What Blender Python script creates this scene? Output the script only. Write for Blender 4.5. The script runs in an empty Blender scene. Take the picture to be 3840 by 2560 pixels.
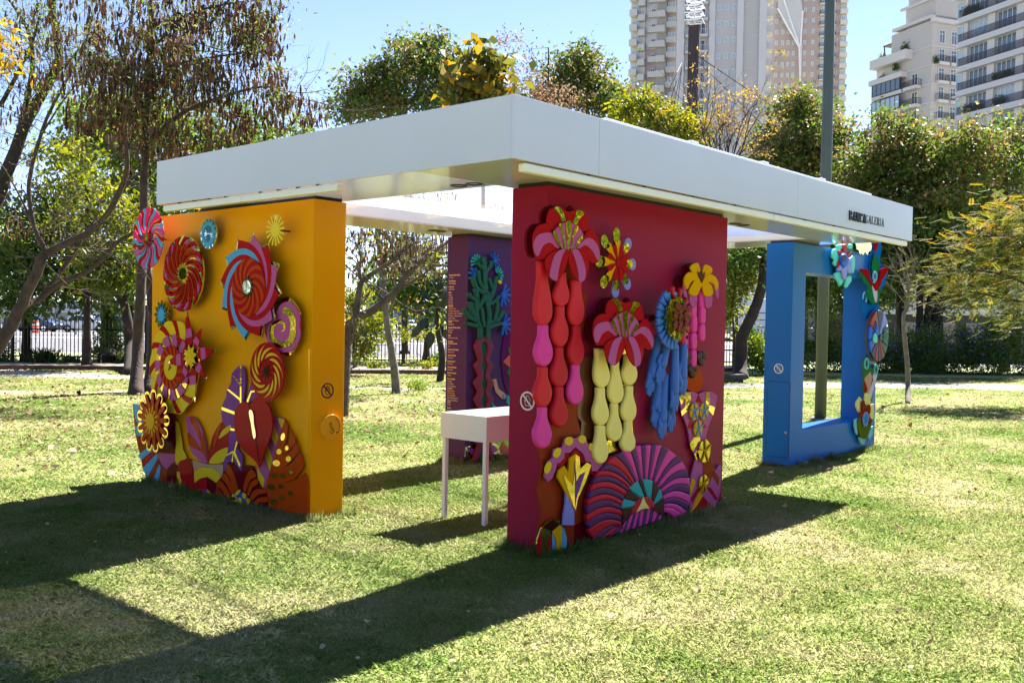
import bpy, math, random
import numpy as np
from mathutils import Matrix, Vector
R_ = math.radians
rng = np.random.default_rng(7)
random.seed(7)
SC = bpy.context.scene
COL = SC.collection

# ---------------------------------------------------------------- camera
CAM = np.array([-4.238, -3.752, 1.6])
YAW, PITCH, ROLL, FPX = 41.415, -1.241, 0.970, 3612.4      # focal length in pixels of a 3840 px wide picture
def _axes():
    a, b, c = R_(YAW), R_(PITCH), R_(ROLL)
    f = np.array([math.cos(a)*math.cos(b), math.sin(a)*math.cos(b), math.sin(b)])
    r = np.array([math.sin(a), -math.cos(a), 0.0]); u = np.cross(r, f)
    return r*math.cos(c)+u*math.sin(c), -r*math.sin(c)+u*math.cos(c), f
CR, CU, CF = _axes()
cd = bpy.data.cameras.new('camera'); cam = bpy.data.objects.new('camera', cd); COL.objects.link(cam)
cd.sensor_width = 36.0; cd.lens = 36.0*FPX/3840; cd.clip_start = .05; cd.clip_end = 3000
cam.matrix_world = Matrix(((CR[0], CU[0], -CF[0], CAM[0]), (CR[1], CU[1], -CF[1], CAM[1]), (CR[2], CU[2], -CF[2], CAM[2]), (0, 0, 0, 1)))
SC.camera = cam

# ---------------------------------------------------------------- sky, sun, exposure
SUN_DIR = Vector((.97, .143, 1.0)).normalized()
SUN_EL = math.asin(SUN_DIR.z); SUN_ROT = math.atan2(SUN_DIR.x, SUN_DIR.y)
W = bpy.data.worlds.new('World'); SC.world = W; W.use_nodes = True
nt = W.node_tree; nt.nodes.clear()
sky = nt.nodes.new('ShaderNodeTexSky'); sky.sky_type = 'NISHITA'; sky.sun_disc = False
sky.sun_elevation = SUN_EL; sky.sun_rotation = SUN_ROT; sky.altitude = 3000; sky.air_density = 1.0; sky.dust_density = .15; sky.ozone_density = .4
bg = nt.nodes.new('ShaderNodeBackground'); bg.inputs['Strength'].default_value = .063
wo = nt.nodes.new('ShaderNodeOutputWorld')
tintn = nt.nodes.new('ShaderNodeMix'); tintn.data_type = 'RGBA'; tintn.blend_type = 'MULTIPLY'; tintn.inputs[0].default_value = 1.0; tintn.inputs[7].default_value = (.94, .885, 1.0, 1)   # hue of the whole sky
nt.links.new(sky.outputs[0], tintn.inputs[6]); nt.links.new(tintn.outputs[2], bg.inputs[0]); nt.links.new(bg.outputs[0], wo.inputs[0])
sd = bpy.data.lights.new('sun', 'SUN'); sd.energy = 4.5; sd.angle = R_(.53); sd.color = (1, .94, .84)
sun = bpy.data.objects.new('sun', sd); COL.objects.link(sun)
sun.rotation_euler = SUN_DIR.to_track_quat('Z', 'Y').to_euler()
SC.view_settings.view_transform = 'Standard'; SC.view_settings.look = 'None'
SC.view_settings.exposure = 2.25; SC.view_settings.gamma = 1; SC.view_settings.use_curve_mapping = False
try:
    SC.cycles.max_bounces = 8; SC.cycles.transparent_max_bounces = 8; SC.cycles.use_denoising = True
    SC.cycles.sample_clamp_indirect = 6; SC.cycles.caustics_reflective = False; SC.cycles.caustics_refractive = False
except Exception: pass

# ---------------------------------------------------------------- placing helpers
K = 3840/2352
def ray(x, y):            # source pixel -> direction
    return CF + CR*(x-1920)/FPX - CU*(y-1280)/FPX
def G(x, y):              # point of the ground seen at (x, y) of the 2352 px wide photo
    d = ray(x*K, y*K); t = -CAM[2]/d[2]; return CAM + t*d
FH = np.array([math.cos(R_(YAW)), math.sin(R_(YAW)), 0.0]); RH = np.array([math.sin(R_(YAW)), -math.cos(R_(YAW)), 0.0])
def VP(x, y, depth):      # point seen at (x, y) at a given distance into the place
    d = ray(x*K, y*K); return CAM + d*(depth/float(d@FH))
def MPP(depth): return depth*K/FPX     # metres per 2352-wide pixel

# ---------------------------------------------------------------- objects
def link(o, parent=None, loc=None):
    COL.objects.link(o)
    if parent is not None:
        o.parent = parent
    return o
def tag(o, label=None, cat=None, group=None, kind=None):
    if label: o['label'] = label
    if cat: o['category'] = cat
    if group: o['group'] = group
    if kind: o['kind'] = kind
    return o
def thing(name, loc, label, cat, group=None):
    o = bpy.data.objects.new(name, None); o.empty_display_size = .1; o.location = [float(v) for v in loc]
    COL.objects.link(o); return tag(o, label, cat, group)
class MB:
    """collects shapes in world metres, one mesh out"""
    def __init__(s): s.v = []; s.f = []
    def add(s, vs, fs):
        n = len(s.v); s.v.extend([tuple(map(float, p)) for p in vs]); s.f.extend([tuple(n+i for i in f) for f in fs]); return s
    def box(s, lo, hi):
        (a, b, c), (d, e, f) = lo, hi
        return s.add([(a, b, c), (d, b, c), (d, e, c), (a, e, c), (a, b, f), (d, b, f), (d, e, f), (a, e, f)],
                     [(3, 2, 1, 0), (4, 5, 6, 7), (0, 1, 5, 4), (1, 2, 6, 5), (2, 3, 7, 6), (3, 0, 4, 7)])
    def obox(s, c, ax, hs):   # oriented box, centre, 3 axes, half sizes
        c = np.array(c, float); A = [np.array(a, float)*h for a, h in zip(ax, hs)]
        vs = [c+i*A[0]+j*A[1]+k*A[2] for k in (-1, 1) for i, j in ((-1, -1), (1, -1), (1, 1), (-1, 1))]
        return s.add(vs, [(3, 2, 1, 0), (4, 5, 6, 7), (0, 1, 5, 4), (1, 2, 6, 5), (2, 3, 7, 6), (3, 0, 4, 7)])
    def tube(s, pts, rad, n=8, caps=True):
        P = [np.array(p, float) for p in pts]; rad = rad if hasattr(rad, '__len__') else [rad]*len(P)
        m = len(P); vs = []; up = None
        for i in range(m):
            t = P[min(i+1, m-1)]-P[max(i-1, 0)]; t = t/(np.linalg.norm(t)+1e-9)
            if up is None: up = np.cross(t, [0, 0, 1.0] if abs(t[2]) < .9 else [1.0, 0, 0])
            up = up - t*(up@t); up = up/(np.linalg.norm(up)+1e-9); w = np.cross(t, up)
            for k in range(n):
                a = 2*math.pi*k/n; vs.append(P[i]+rad[i]*(math.cos(a)*up+math.sin(a)*w))
        fs = [(i*n+k, i*n+(k+1) % n, (i+1)*n+(k+1) % n, (i+1)*n+k) for i in range(m-1) for k in range(n)]
        if caps: fs += [tuple(range(n-1, -1, -1)), tuple((m-1)*n+k for k in range(n))]
        return s.add(vs, fs)
    def mesh(s, name, smooth=False, origin=(0, 0, 0)):
        me = bpy.data.meshes.new(name); o = origin
        me.from_pydata([(p[0]-o[0], p[1]-o[1], p[2]-o[2]) for p in s.v], [], s.f); me.update()
        if smooth: me.polygons.foreach_set('use_smooth', [True]*len(me.polygons))
        return me
    def build(s, name, mat, parent=None, smooth=False, bevel=0, origin=None):
        if origin is None: origin = wloc(parent) if parent is not None else (0, 0, 0)
        o = bpy.data.objects.new(name, s.mesh(name, smooth, origin)); o.data.materials.append(mat)
        COL.objects.link(o)
        if parent is not None:
            o.parent = parent; w = wloc(parent); o.location = [origin[i]-w[i] for i in range(3)]
        else: o.location = origin
        if bevel:
            b = o.modifiers.new('bevel', 'BEVEL'); b.width = bevel; b.segments = 2; b.limit_method = 'ANGLE'
        return o
def wloc(o):
    v = Vector((0, 0, 0))
    while o is not None: v = v+o.location; o = o.parent
    return (v.x, v.y, v.z)
def smooth_pts(pts, n=5, closed=True):   # Catmull-Rom
    P = [np.array(p, float) for p in pts]; m = len(P); out = []
    for i in range(m if closed else m-1):
        g = lambda k: P[k % m] if closed else P[min(max(k, 0), m-1)]
        a, b, c, d = g(i-1), g(i), g(i+1), g(i+2)
        for j in range(n):
            t = j/n
            out.append(.5*((2*b)+(-a+c)*t+(2*a-5*b+4*c-d)*t*t+(-a+3*b-3*c+d)*t**3))
    if not closed: out.append(P[-1])
    return out

# ---------------------------------------------------------------- materials
_M = {}
def srgb(r, g, b):
    f = lambda c: (c/255/12.92) if c/255 <= .04045 else ((c/255+.055)/1.055)**2.4
    return (f(r), f(g), f(b), 1)
def mat(name, col, rough=.5, metal=0, bump=0, bscale=40, noise=0, nscale=6, spec=.4, coat=0):
    if name in _M: return _M[name]
    m = bpy.data.materials.new(name); m.use_nodes = True; n = m.node_tree.nodes; l = m.node_tree.links
    b = n['Principled BSDF']; b.inputs['Base Color'].default_value = col if len(col) == 4 else (*col, 1)
    b.inputs['Roughness'].default_value = rough; b.inputs['Metallic'].default_value = metal
    b.inputs['Specular IOR Level'].default_value = spec; b.inputs['Coat Weight'].default_value = coat
    tc = n.new('ShaderNodeTexCoord')
    if noise:
        t = n.new('ShaderNodeTexNoise'); t.inputs['Scale'].default_value = nscale; t.inputs['Detail'].default_value = 5
        l.new(tc.outputs['Object'], t.inputs['Vector'])
        h = n.new('ShaderNodeHueSaturation'); h.inputs['Color'].default_value = col if len(col) == 4 else (*col, 1)
        mr = n.new('ShaderNodeMapRange'); mr.inputs['From Min'].default_value = .3; mr.inputs['From Max'].default_value = .7
        mr.inputs['To Min'].default_value = 1-noise; mr.inputs['To Max'].default_value = 1+noise
        l.new(t.outputs[0], mr.inputs[0]); l.new(mr.outputs[0], h.inputs['Value']); l.new(h.outputs[0], b.inputs['Base Color'])
    if bump:
        t2 = n.new('ShaderNodeTexNoise'); t2.inputs['Scale'].default_value = bscale; t2.inputs['Detail'].default_value = 3
        l.new(tc.outputs['Object'], t2.inputs['Vector'])
        bp = n.new('ShaderNodeBump'); bp.inputs['Strength'].default_value = bump; bp.inputs['Distance'].default_value = .02
        l.new(t2.outputs[0], bp.inputs['Height']); l.new(bp.outputs[0], b.inputs['Normal'])
    _M[name] = m; return m
def leaf_mat(name, cols, trans=.45, rough=.5):
    """leaf: colour picked per leaf from the ramp, lets light through"""
    if name in _M: return _M[name]
    m = bpy.data.materials.new(name); m.use_nodes = True; n = m.node_tree.nodes; l = m.node_tree.links
    b = n['Principled BSDF']; out = n['Material Output']
    at = n.new('ShaderNodeAttribute'); at.attribute_name = 'tint'
    r = n.new('ShaderNodeValToRGB'); e = r.color_ramp.elements
    while len(e) < len(cols): e.new(.5)
    for i, c in enumerate(cols):
        e[i].position = i/(len(cols)-1); e[i].color = (*c[:3], 1)
    l.new(at.outputs['Fac'], r.inputs[0]); l.new(r.outputs[0], b.inputs['Base Color'])
    b.inputs['Roughness'].default_value = rough+.14; b.inputs['Specular IOR Level'].default_value = .24
    tr = n.new('ShaderNodeBsdfTranslucent'); h = n.new('ShaderNodeHueSaturation'); h.inputs['Value'].default_value = 1.5; h.inputs['Saturation'].default_value = 1.1; h.inputs['Hue'].default_value = .485
    l.new(r.outputs[0], h.inputs['Color']); l.new(h.outputs[0], tr.inputs['Color'])
    mx = n.new('ShaderNodeMixShader'); mx.inputs[0].default_value = trans
    l.new(b.outputs[0], mx.inputs[1]); l.new(tr.outputs[0], mx.inputs[2]); l.new(mx.outputs[0], out.inputs[0])
    _M[name] = m; return m
# ================================================================ the pavilion
HB, HT, HW = 2.551, 2.925, 2.522
L1, L2 = 4.132, 6.661
IX0, IX1, IY0, IY1 = .80, 5.88, .86, 3.36
white = mat('skylit_white_lacquer', (.60, .64, .77), .25, noise=.02, nscale=1.5)  # blue tint in the colour stands in for skylight on white paint
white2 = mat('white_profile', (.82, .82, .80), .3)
black = mat('black_gap', (.012, .011, .01), .5)
def bx(name, lo, hi, m, parent, bevel=.003):
    o = MB().box(lo, hi).build(name, m, parent, bevel=bevel); return o

canopy = thing('canopy', (3.3, 2.06, 0), 'white flat roof canopy of the pavilion resting on four coloured walls', 'canopy')
T = .02
SEAM = .842
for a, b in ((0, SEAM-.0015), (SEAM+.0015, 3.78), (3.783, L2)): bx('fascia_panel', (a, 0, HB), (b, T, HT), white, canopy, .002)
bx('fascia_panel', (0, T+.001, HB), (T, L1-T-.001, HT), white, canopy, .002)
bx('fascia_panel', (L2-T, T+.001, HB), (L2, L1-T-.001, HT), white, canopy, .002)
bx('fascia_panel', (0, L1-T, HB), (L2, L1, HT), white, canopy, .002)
sof = mat('white_soffit', (.62, .61, .58), .10, bump=.02, bscale=1.2)
def see_through(nm, fac):
    see_thru = bpy.data.materials.new(nm); see_thru.use_nodes = True; _n = see_thru.node_tree.nodes; _l = see_thru.node_tree.links; _n['Principled BSDF'].inputs['Base Color'].default_value = (.62, .61, .58, 1); _n['Principled BSDF'].inputs['Roughness'].default_value = .1
    _t = _n.new('ShaderNodeBsdfTransparent'); _m = _n.new('ShaderNodeMixShader'); _m.inputs[0].default_value = fac; _l.new(_t.outputs[0], _m.inputs[1]); _l.new(_n['Principled BSDF'].outputs[0], _m.inputs[2]); _l.new(_m.outputs[0], _n['Material Output'].inputs[0]); return see_thru
see_thru = see_through('see_through_soffit', .74); see_thru_deck = see_through('see_through_deck', .05)  # near-end roof panels made partly see-through to lighten their cast shadow
for a, b, c, d in ((T, SEAM, T, IY0), (SEAM+.002, 3.78, T, IY0), (3.782, L2-T, T, IY0), (T, IX0, IY0+.002, IY1), (IX1, L2-T, IY0+.002, IY1), (T, 3.0, IY1+.002, L1-T), (3.002, L2-T, IY1+.002, L1-T)):
    bx('soffit_panel', (a+.001, c+.001, HB+.001), (b-.001, d-.001, HB+.012), see_thru if b == IX0 else sof, canopy, 0)
for a, b, c, d in ((T, L2-T, T, IY0), (T, L2-T, IY1, L1-T), (T, IX0, IY0, IY1), (IX1, L2-T, IY0, IY1)):
    bx('roof_deck', (a+.002, c+.002, HB+.03), (b-.002, d-.002, HB+.045), see_thru_deck if b == IX0 else white2, canopy, 0)
# upstand round the opening, sloping beams and the clear roofing sheets between them
bx('inner_trim', (IX0, IY1-.004, HB+.013), (IX1, IY1+.016, 2.664), white2, canopy, 0)
bx('inner_trim', (IX0, IY0-.016, HB+.013), (IX1, IY0+.004, 2.60), white2, canopy, 0)
bx('inner_trim', (IX0-.016, IY0+.005, HB+.013), (IX0+.004, IY1-.005, 2.62), white2, canopy, 0)
bx('inner_trim', (IX1-.004, IY0+.005, HB+.013), (IX1+.016, IY1-.005, 2.62), white2, canopy, 0)
opal = bpy.data.materials.new('opal_see_through'); opal.use_nodes = True  # opal beams, made mostly see-through so their shadows stay faint
_n = opal.node_tree.nodes; _l = opal.node_tree.links; _t = _n.new('ShaderNodeBsdfTransparent'); _tr = _n.new('ShaderNodeBsdfTranslucent'); _tr.inputs[0].default_value = (.95, .93, .88, 1); _n['Principled BSDF'].inputs['Base Color'].default_value = (.80, .66, .46, 1)
_m0 = _n.new('ShaderNodeMixShader'); _m0.inputs[0].default_value = .12; _l.new(_n['Principled BSDF'].outputs[0], _m0.inputs[1]); _l.new(_tr.outputs[0], _m0.inputs[2])
_m1 = _n.new('ShaderNodeMixShader'); _m1.inputs[0].default_value = .24; _l.new(_t.outputs[0], _m1.inputs[1]); _l.new(_m0.outputs[0], _m1.inputs[2]); _l.new(_m1.outputs[0], _n['Material Output'].inputs[0])
def slope_z(y): return 2.66 + (IY1-y)*.092
for i in range(5):
    x = 1.43+1.045*i
    if x > IX1-.1: break
    c = np.array([x+.03, (IY0+IY1)/2, slope_z((IY0+IY1)/2)-.045]); ay = np.array([0, 1, -.092]); ay /= np.linalg.norm(ay)
    MB().obox(c, [(1, 0, 0), ay, np.cross((1, 0, 0), ay)], (.035, (IY1-IY0)/2-.02, .010)).build('roof_beam', opal, canopy, bevel=.003)
gl = bpy.data.materials.new('clear_roof_sheet'); gl.use_nodes = True; _n = gl.node_tree.nodes; _l = gl.node_tree.links
_b = _n['Principled BSDF']; _b.inputs['Base Color'].default_value = (.9, .92, .95, 1); _b.inputs['Roughness'].default_value = .1
_t = _n.new('ShaderNodeBsdfTransparent'); _t.inputs[0].default_value = (.97, .98, .99, 1); _tr = _n.new('ShaderNodeBsdfTranslucent'); _tr.inputs[0].default_value = (.95, .95, .95, 1)
_m1 = _n.new('ShaderNodeMixShader'); _m1.inputs[0].default_value = .05; _l.new(_t.outputs[0], _m1.inputs[1]); _l.new(_tr.outputs[0], _m1.inputs[2])
_gs = _n.new('ShaderNodeBsdfGlossy'); _gs.inputs['Roughness'].default_value = .05
_m2 = _n.new('ShaderNodeMixShader'); _m2.inputs[0].default_value = .04; _l.new(_m1.outputs[0], _m2.inputs[1]); _l.new(_gs.outputs[0], _m2.inputs[2])
_l.new(_m2.outputs[0], _n['Material Output'].inputs[0])
xs = [IX0+.005, 1.46, 2.505, 3.55, 4.595, IX1-.005]
for a, b in zip(xs[:-1], xs[1:]):
    c = np.array([(a+b)/2, (IY0+IY1)/2, slope_z((IY0+IY1)/2)+.006]); ay = np.array([0, 1, -.092]); ay /= np.linalg.norm(ay)
    MB().obox(c, [(1, 0, 0), ay, np.cross((1, 0, 0), ay)], ((b-a)/2-.004, (IY1-IY0)/2-.004, .003)).build('roof_sheet', gl, canopy)
# flashing that shows just above the long fascia, with clips
for a, b in ((.98, 2.1), (2.13, 3.25), (3.28, 4.4), (4.43, 5.62)):
    bx('roof_flashing', (a, .05, HT-.02), (b-.02, .12, HT+.033), white2, canopy, .004)
for x in (2.115, 3.265, 4.415):
    bx('roof_clip', (x-.05, .045, HT+.0), (x+.05, .09, HT+.048), white2, canopy, .004)
# light battens under the edges
def batten(a, b, alongx):
    if alongx: m = MB().box((a, .012, HB-.062), (b, .07, HB-.008))
    else: m = MB().box((.012, a, HB-.062), (.07, b, HB-.008))
    o = m.build('light_batten', mat('batten_white', (.82, .83, .8), .35), canopy, bevel=.012)
    w = []
    for k in range(1, 5):
        t = a+(b-a)*k/5
        w.append(((t-.008, .02, HB-.012), (t+.008, .05, HB)) if alongx else ((.02, t-.008, HB-.012), (.05, t+.008, HB)))
    mm = MB()
    for lo, hi in w: mm.box(lo, hi)
    mm.build('clip', black, o)['kind'] = 'stuff'
batten(.12, 3.36, True); batten(3.365, 6.56, True); batten(1.66, 2.85, False); batten(2.855, 4.05, False)
for x, y in ((.64, 1.08), (.64, .93), (4.0, .722), (4.16, .722), (2.96, 3.75), (3.07, 3.75)):
    mm = MB(); n = 24
    for k in range(n):
        a0, a1 = 2*math.pi*k/n, 2*math.pi*(k+1)/n
        for ra, rb in ((.042, .062),):
            mm.add([(x+rr*math.cos(a), y+rr*math.sin(a), zz) for zz in (HB-.006,) for a in (a0, a1) for rr in (ra, rb)]+[(x+rr*math.cos(a), y+rr*math.sin(a), HB+.0) for a in (a0, a1) for rr in (ra, rb)],
                   [(0, 1, 3, 2), (4, 6, 7, 5), (0, 2, 6, 4), (1, 5, 7, 3)])
    mm.build('downlight', black, canopy)

# ---- lettering on the long fascia: condensed serif capitals, built from strokes
GLY = {  # boxes and bars on a 0..1 grid, (x0,y0,x1,y1,width)
 'B': [(.2, 0, .2, 1, .22), (.1, .98, .6, .98, .06), (.1, .02, .62, .02, .06), (.1, .53, .6, .53, .06), (.68, .6, .68, .92, .2), (.74, .1, .74, .46, .22)],
 'A': [(.12, 0, .5, 1, .07), (.88, 0, .5, 1, .2), (.24, .3, .74, .3, .06), (0, .02, .28, .02, .05), (.66, .02, 1.05, .02, .05)],
 'N': [(.14, 0, .14, 1, .07), (.14, 1, .84, 0, .2), (.86, 0, .86, 1, .07), (0, .98, .26, .98, .05), (.72, .98, 1, .98, .05), (0, .02, .3, .02, .05)],
 'C': [(.2, .2, .2, .8, .22), (.22, .85, .5, .97, .08), (.5, .97, .8, .88, .07), (.22, .15, .5, .03, .08), (.5, .03, .85, .16, .07), (.84, .72, .84, .98, .06)],
 'G': [(.2, .2, .2, .8, .22), (.22, .85, .5, .97, .08), (.5, .97, .8, .88, .07), (.22, .15, .5, .03, .08), (.5, .03, .8, .1, .07), (.84, .72, .84, .98, .06), (.8, .05, .8, .42, .18), (.62, .42, .95, .42, .05)],
 'L': [(.25, 0, .25, 1, .22), (.05, .98, .48, .98, .05), (.05, .02, .85, .02, .06), (.85, 0, .85, .26, .06)],
 'E': [(.25, 0, .25, 1, .22), (.05, .98, .85, .98, .06), (.05, .02, .88, .02, .06), (.25, .53, .65, .53, .06), (.85, .76, .85, 1, .06), (.88, 0, .88, .26, .06), (.65, .42, .65, .64, .05)],
 'R': [(.2, 0, .2, 1, .22), (.05, .98, .6, .98, .06), (.1, .5, .6, .5, .06), (.7, .57, .7, .92, .2), (.5, .5, .88, 0, .2), (.05, .02, .4, .02, .05), (.78, .02, 1, .02, .05)],
 'I': [(.5, 0, .5, 1, .3), (.1, .98, .9, .98, .05), (.1, .02, .9, .02, .05)]}
def word(txt, x0, x1, zb, h, depth, bold):
    wts = [.55 if c == 'I' else 1.0 for c in txt]; tot = sum(wts)+.14*(len(txt)-1); u = (x1-x0)/tot; x = x0; m = MB(); k = 0
    for c, wt in zip(txt, wts):
        cw = wt*u
        for (a, b, c2, d2, w) in GLY[c]:
            p = np.array([x+a*cw, zb+b*h]); q = np.array([x+c2*cw, zb+d2*h]); dd = q-p; L = np.linalg.norm(dd); dd /= L
            hw = w*cw*.5*(bold if w > .15 else 1.3); cx = (p+q)/2; dp = depth+.0004*(k % 5); k += 1
            m.obox((cx[0], -dp/2, cx[1]), [(dd[0], 0, dd[1]), (0, 1, 0), (-dd[1], 0, dd[0])], (L/2, dp/2, hw))
        x += cw+.14*u
    return m
ink = mat('black_letter', (.012, .012, .013), .35)
word('BANCA', 4.90, 5.315, 2.628, .088, .014, .95).build('lettering', ink, canopy)
word('GALERIA', 5.325, 5.82, 2.636, .08, .003, 1.1).build('lettering', ink, canopy)

# ---------------------------------------------------------------- the four walls
class Frame:
    """face of a wall: origin, direction to the right, outward normal"""
    def __init__(s, o, r, n): s.o = np.array(o, float); s.r = np.array(r, float); s.n = np.array(n, float); s.u = np.array([0, 0, 1.0])
    def px(s, X, Y, off=0.0):      # source pixel -> (s, t) on the plane lying off metres in front of the face
        d = ray(X, Y); t = (off-(CAM-s.o)@s.n)/(d@s.n); p = CAM+t*d-s.o; return (float(p@s.r), float(p[2]-s.o[2]))
    def p3(s, a, t, off=0.0): return s.o+s.r*a+s.u*t+s.n*off
FY = Frame((.368, 2.392, 0), (0, -1, 0), (-1, 0, 0))
FYN = Frame((.368, 2.392, 0), (1, 0, 0), (0, -1, 0))
FR = Frame((.821, .407, 0), (1, 0, 0), (0, -1, 0))
FRN = Frame((.821, .407, 0), (0, -1, 0), (-1, 0, 0))
FP = Frame((3.394, 3.647, 0), (1, 0, 0), (0, -1, 0))
FPN = Frame((3.394, 3.647, 0), (0, -1, 0), (-1, 0, 0))
FB = Frame((5.849, 1.004, 0), (1, 0, 0), (0, -1, 0))
FBN = Frame((5.849, 1.004, 0), (0, -1, 0), (-1, 0, 0))
Z1 = lambda x, y: (460+x*.446474, 700+y*.446474)
Z2 = lambda x, y: (460+x*.446474, 1300+y*.446474)
Z3 = lambda x, y: (1880+x*.459184, 680+y*.459184)
Z4 = lambda x, y: (1880+x*.459184, 1380+y*.459184)
Z5 = lambda x, y: (1640+x*.573477, 860+y*.573477)
Z6 = lambda x, y: (2700+x*.599520, 860+y*.599520)

def plate(name, F, pts, off, th, m, parent, bevel=0, holes=(), smooth=False, bres=2):
    """flat cut-out or cushion: outline in metres on the wall face, real thickness, rounded edge when bevel > 0"""
    c = np.mean(np.array(pts, float), axis=0)
    cu = bpy.data.curves.new('c', 'CURVE'); cu.dimensions = '2D'; cu.fill_mode = 'BOTH'
    for loop in [pts]+list(holes):
        sp = cu.splines.new('POLY'); sp.points.add(len(loop)-1)
        for i, p in enumerate(loop): sp.points[i].co = (p[0]-c[0], p[1]-c[1], 0, 1)
        sp.use_cyclic_u = True
    bevel = min(bevel, th*.49)
    cu.extrude = th/2-bevel
    if bevel: cu.bevel_depth = bevel; cu.bevel_resolution = bres; cu.offset = -bevel*.9
    t = bpy.data.objects.new('t', cu); me = bpy.data.meshes.new_from_object(t); bpy.data.objects.remove(t); bpy.data.curves.remove(cu)
    me.name = name; me.materials.clear(); me.materials.append(m)
    if smooth or bevel: me.polygons.foreach_set('use_smooth', [True]*len(me.polygons))
    o = bpy.data.objects.new(name, me); COL.objects.link(o)
    w = F.p3(c[0], c[1], off+th/2)
    M = Matrix(((F.r[0], F.u[0], F.n[0], w[0]), (F.r[1], F.u[1], F.n[1], w[1]), (F.r[2], F.u[2], F.n[2], w[2]), (0, 0, 0, 1)))
    if parent is not None:
        o.parent = parent; P = Matrix.Identity(4); p = parent
        while p is not None: P = p.matrix_basis @ P; p = p.parent
        M = P.inverted() @ M
    o.matrix_basis = M
    return o
def T_(F, Z, pts, off, sm=0):
    q = smooth_pts(pts, sm) if sm else pts
    return [F.px(*Z(*p), off) for p in q]
def pz(name, F, Z, pts, off, th, m, parent, sm=0, bevel=0, holes=()):
    return plate(name, F, T_(F, Z, pts, off+th, sm), off, th, m, parent, bevel, [T_(F, Z, h, off+th, sm) for h in holes])
def ell(cx, cy, rx, ry, n=28, rot=0):
    return [(cx+rx*math.cos(a)*math.cos(rot)-ry*math.sin(a)*math.sin(rot), cy+rx*math.cos(a)*math.sin(rot)+ry*math.sin(a)*math.cos(rot)) for a in [2*math.pi*k/n for k in range(n)]]
def art(name, F, Z, cx, cy, off, label, cat, group=None):
    a, t = F.px(*Z(cx, cy), off); return thing(name, F.p3(a, t, 0), label, cat, group)

def paint(name, col, rough=.33): return mat(name, col, rough, bump=.004, bscale=3, noise=.03, nscale=2, spec=.09)
yel = paint('yellow_wall_paint', (.82, .345, .002), .32)
redw = paint('crimson_wall_paint', (.30, .011, .050), .34)
purw = paint('purple_wall_paint', (.075, .030, .125), .3)
bluw = paint('blue_wall_paint', (.010, .145, .50), .30)

yw = thing('yellow_wall', (.53, 3.6, 0), 'wide mustard yellow wall with flower reliefs and a round turning knob', 'wall')
YA, YB = 2.392, 4.885
MB().box((.368, YA, .02), (.689, YB, HW)).build('wall_body', yel, yw, bevel=.004)
MB().box((.40, YA+.02, HW+.001), (.66, 4.1, HB-.001)).build('pivot_plate', black, yw)
MB().box((.41, YA+.05, -.02), (.65, YB-.05, .019)).build('base_plinth', black, yw)
rw = thing('red_wall', (2.05, .57, 0), 'wide crimson wall with flower and glove reliefs under the canopy corner', 'wall')
MB().box((.821, .407, .02), (3.285, .728, HW)).build('wall_body', redw, rw, bevel=.004)
MB().box((.85, .43, HW+.001), (3.24, .70, HB-.001)).build('pivot_plate', black, rw)
MB().box((.86, .44, -.02), (3.24, .69, .019)).build('base_plinth', black, rw)
pw = thing('purple_wall', (4.6, 3.8, 0), 'dark purple wall with printed credits on its narrow end', 'wall')
MB().box((3.394, 3.647, .02), (5.86, 3.967, HW)).build('wall_body', purw, pw, bevel=.004)
MB().box((3.43, 3.66, HW+.001), (5.82, 3.94, HB-.001)).build('pivot_plate', black, pw)
MB().box((3.44, 3.68, -.02), (5.82, 3.93, .019)).build('base_plinth', black, pw)
bw = thing('blue_wall', (7.1, 1.16, 0), 'blue wall with a big square opening and a locked hatch', 'wall')
BX0, BX1, BY0, BY1 = 5.849, 8.365, 1.004, 1.325
OX0, OX1, OZ0, OZ1 = 6.185, 8.02, .41, 2.205
m = MB()
X = [BX0, OX0, OX1, BX1]; Zz = [.035, OZ0, OZ1, HW]
def V(i, k, y): return (X[i], y, Zz[k])
idx = {}; vs = []
for y in (BY0, BY1):
    for i in range(4):
        for k in range(4): idx[(i, k, y)] = len(vs); vs.append(V(i, k, y))
fs = []
for i in range(3):
    for k in range(3):
        if (i, k) == (1, 1): continue
        fs.append((idx[(i, k, BY0)], idx[(i+1, k, BY0)], idx[(i+1, k+1, BY0)], idx[(i, k+1, BY0)]))
        fs.append((idx[(i, k, BY1)], idx[(i, k+1, BY1)], idx[(i+1, k+1, BY1)], idx[(i+1, k, BY1)]))
def side(i0, k0, i1, k1): fs.append((idx[(i0, k0, BY0)], idx[(i0, k0, BY1)], idx[(i1, k1, BY1)], idx[(i1, k1, BY0)]))
for i in range(3): side(i, 0, i+1, 0); side(i+1, 3, i, 3)
for k in range(3): side(0, k+1, 0, k); side(3, k, 3, k+1)
side(1, 1, 1, 2); side(1, 2, 2, 2); side(2, 2, 2, 1); side(2, 1, 1, 1)
m.add(vs, fs); fr = m.build('wall_body', bluw, bw, bevel=.004)
MB().box((BX0+.03, BY0+.03, HW+.001), (6.6, BY1-.03, HB-.001)).build('pivot_plate', black, bw)
MB().box((BX0+.12, BY0+.04, -.02), (BX1-.15, BY1-.04, .034)).build('base_plinth', black, bw)
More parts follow.
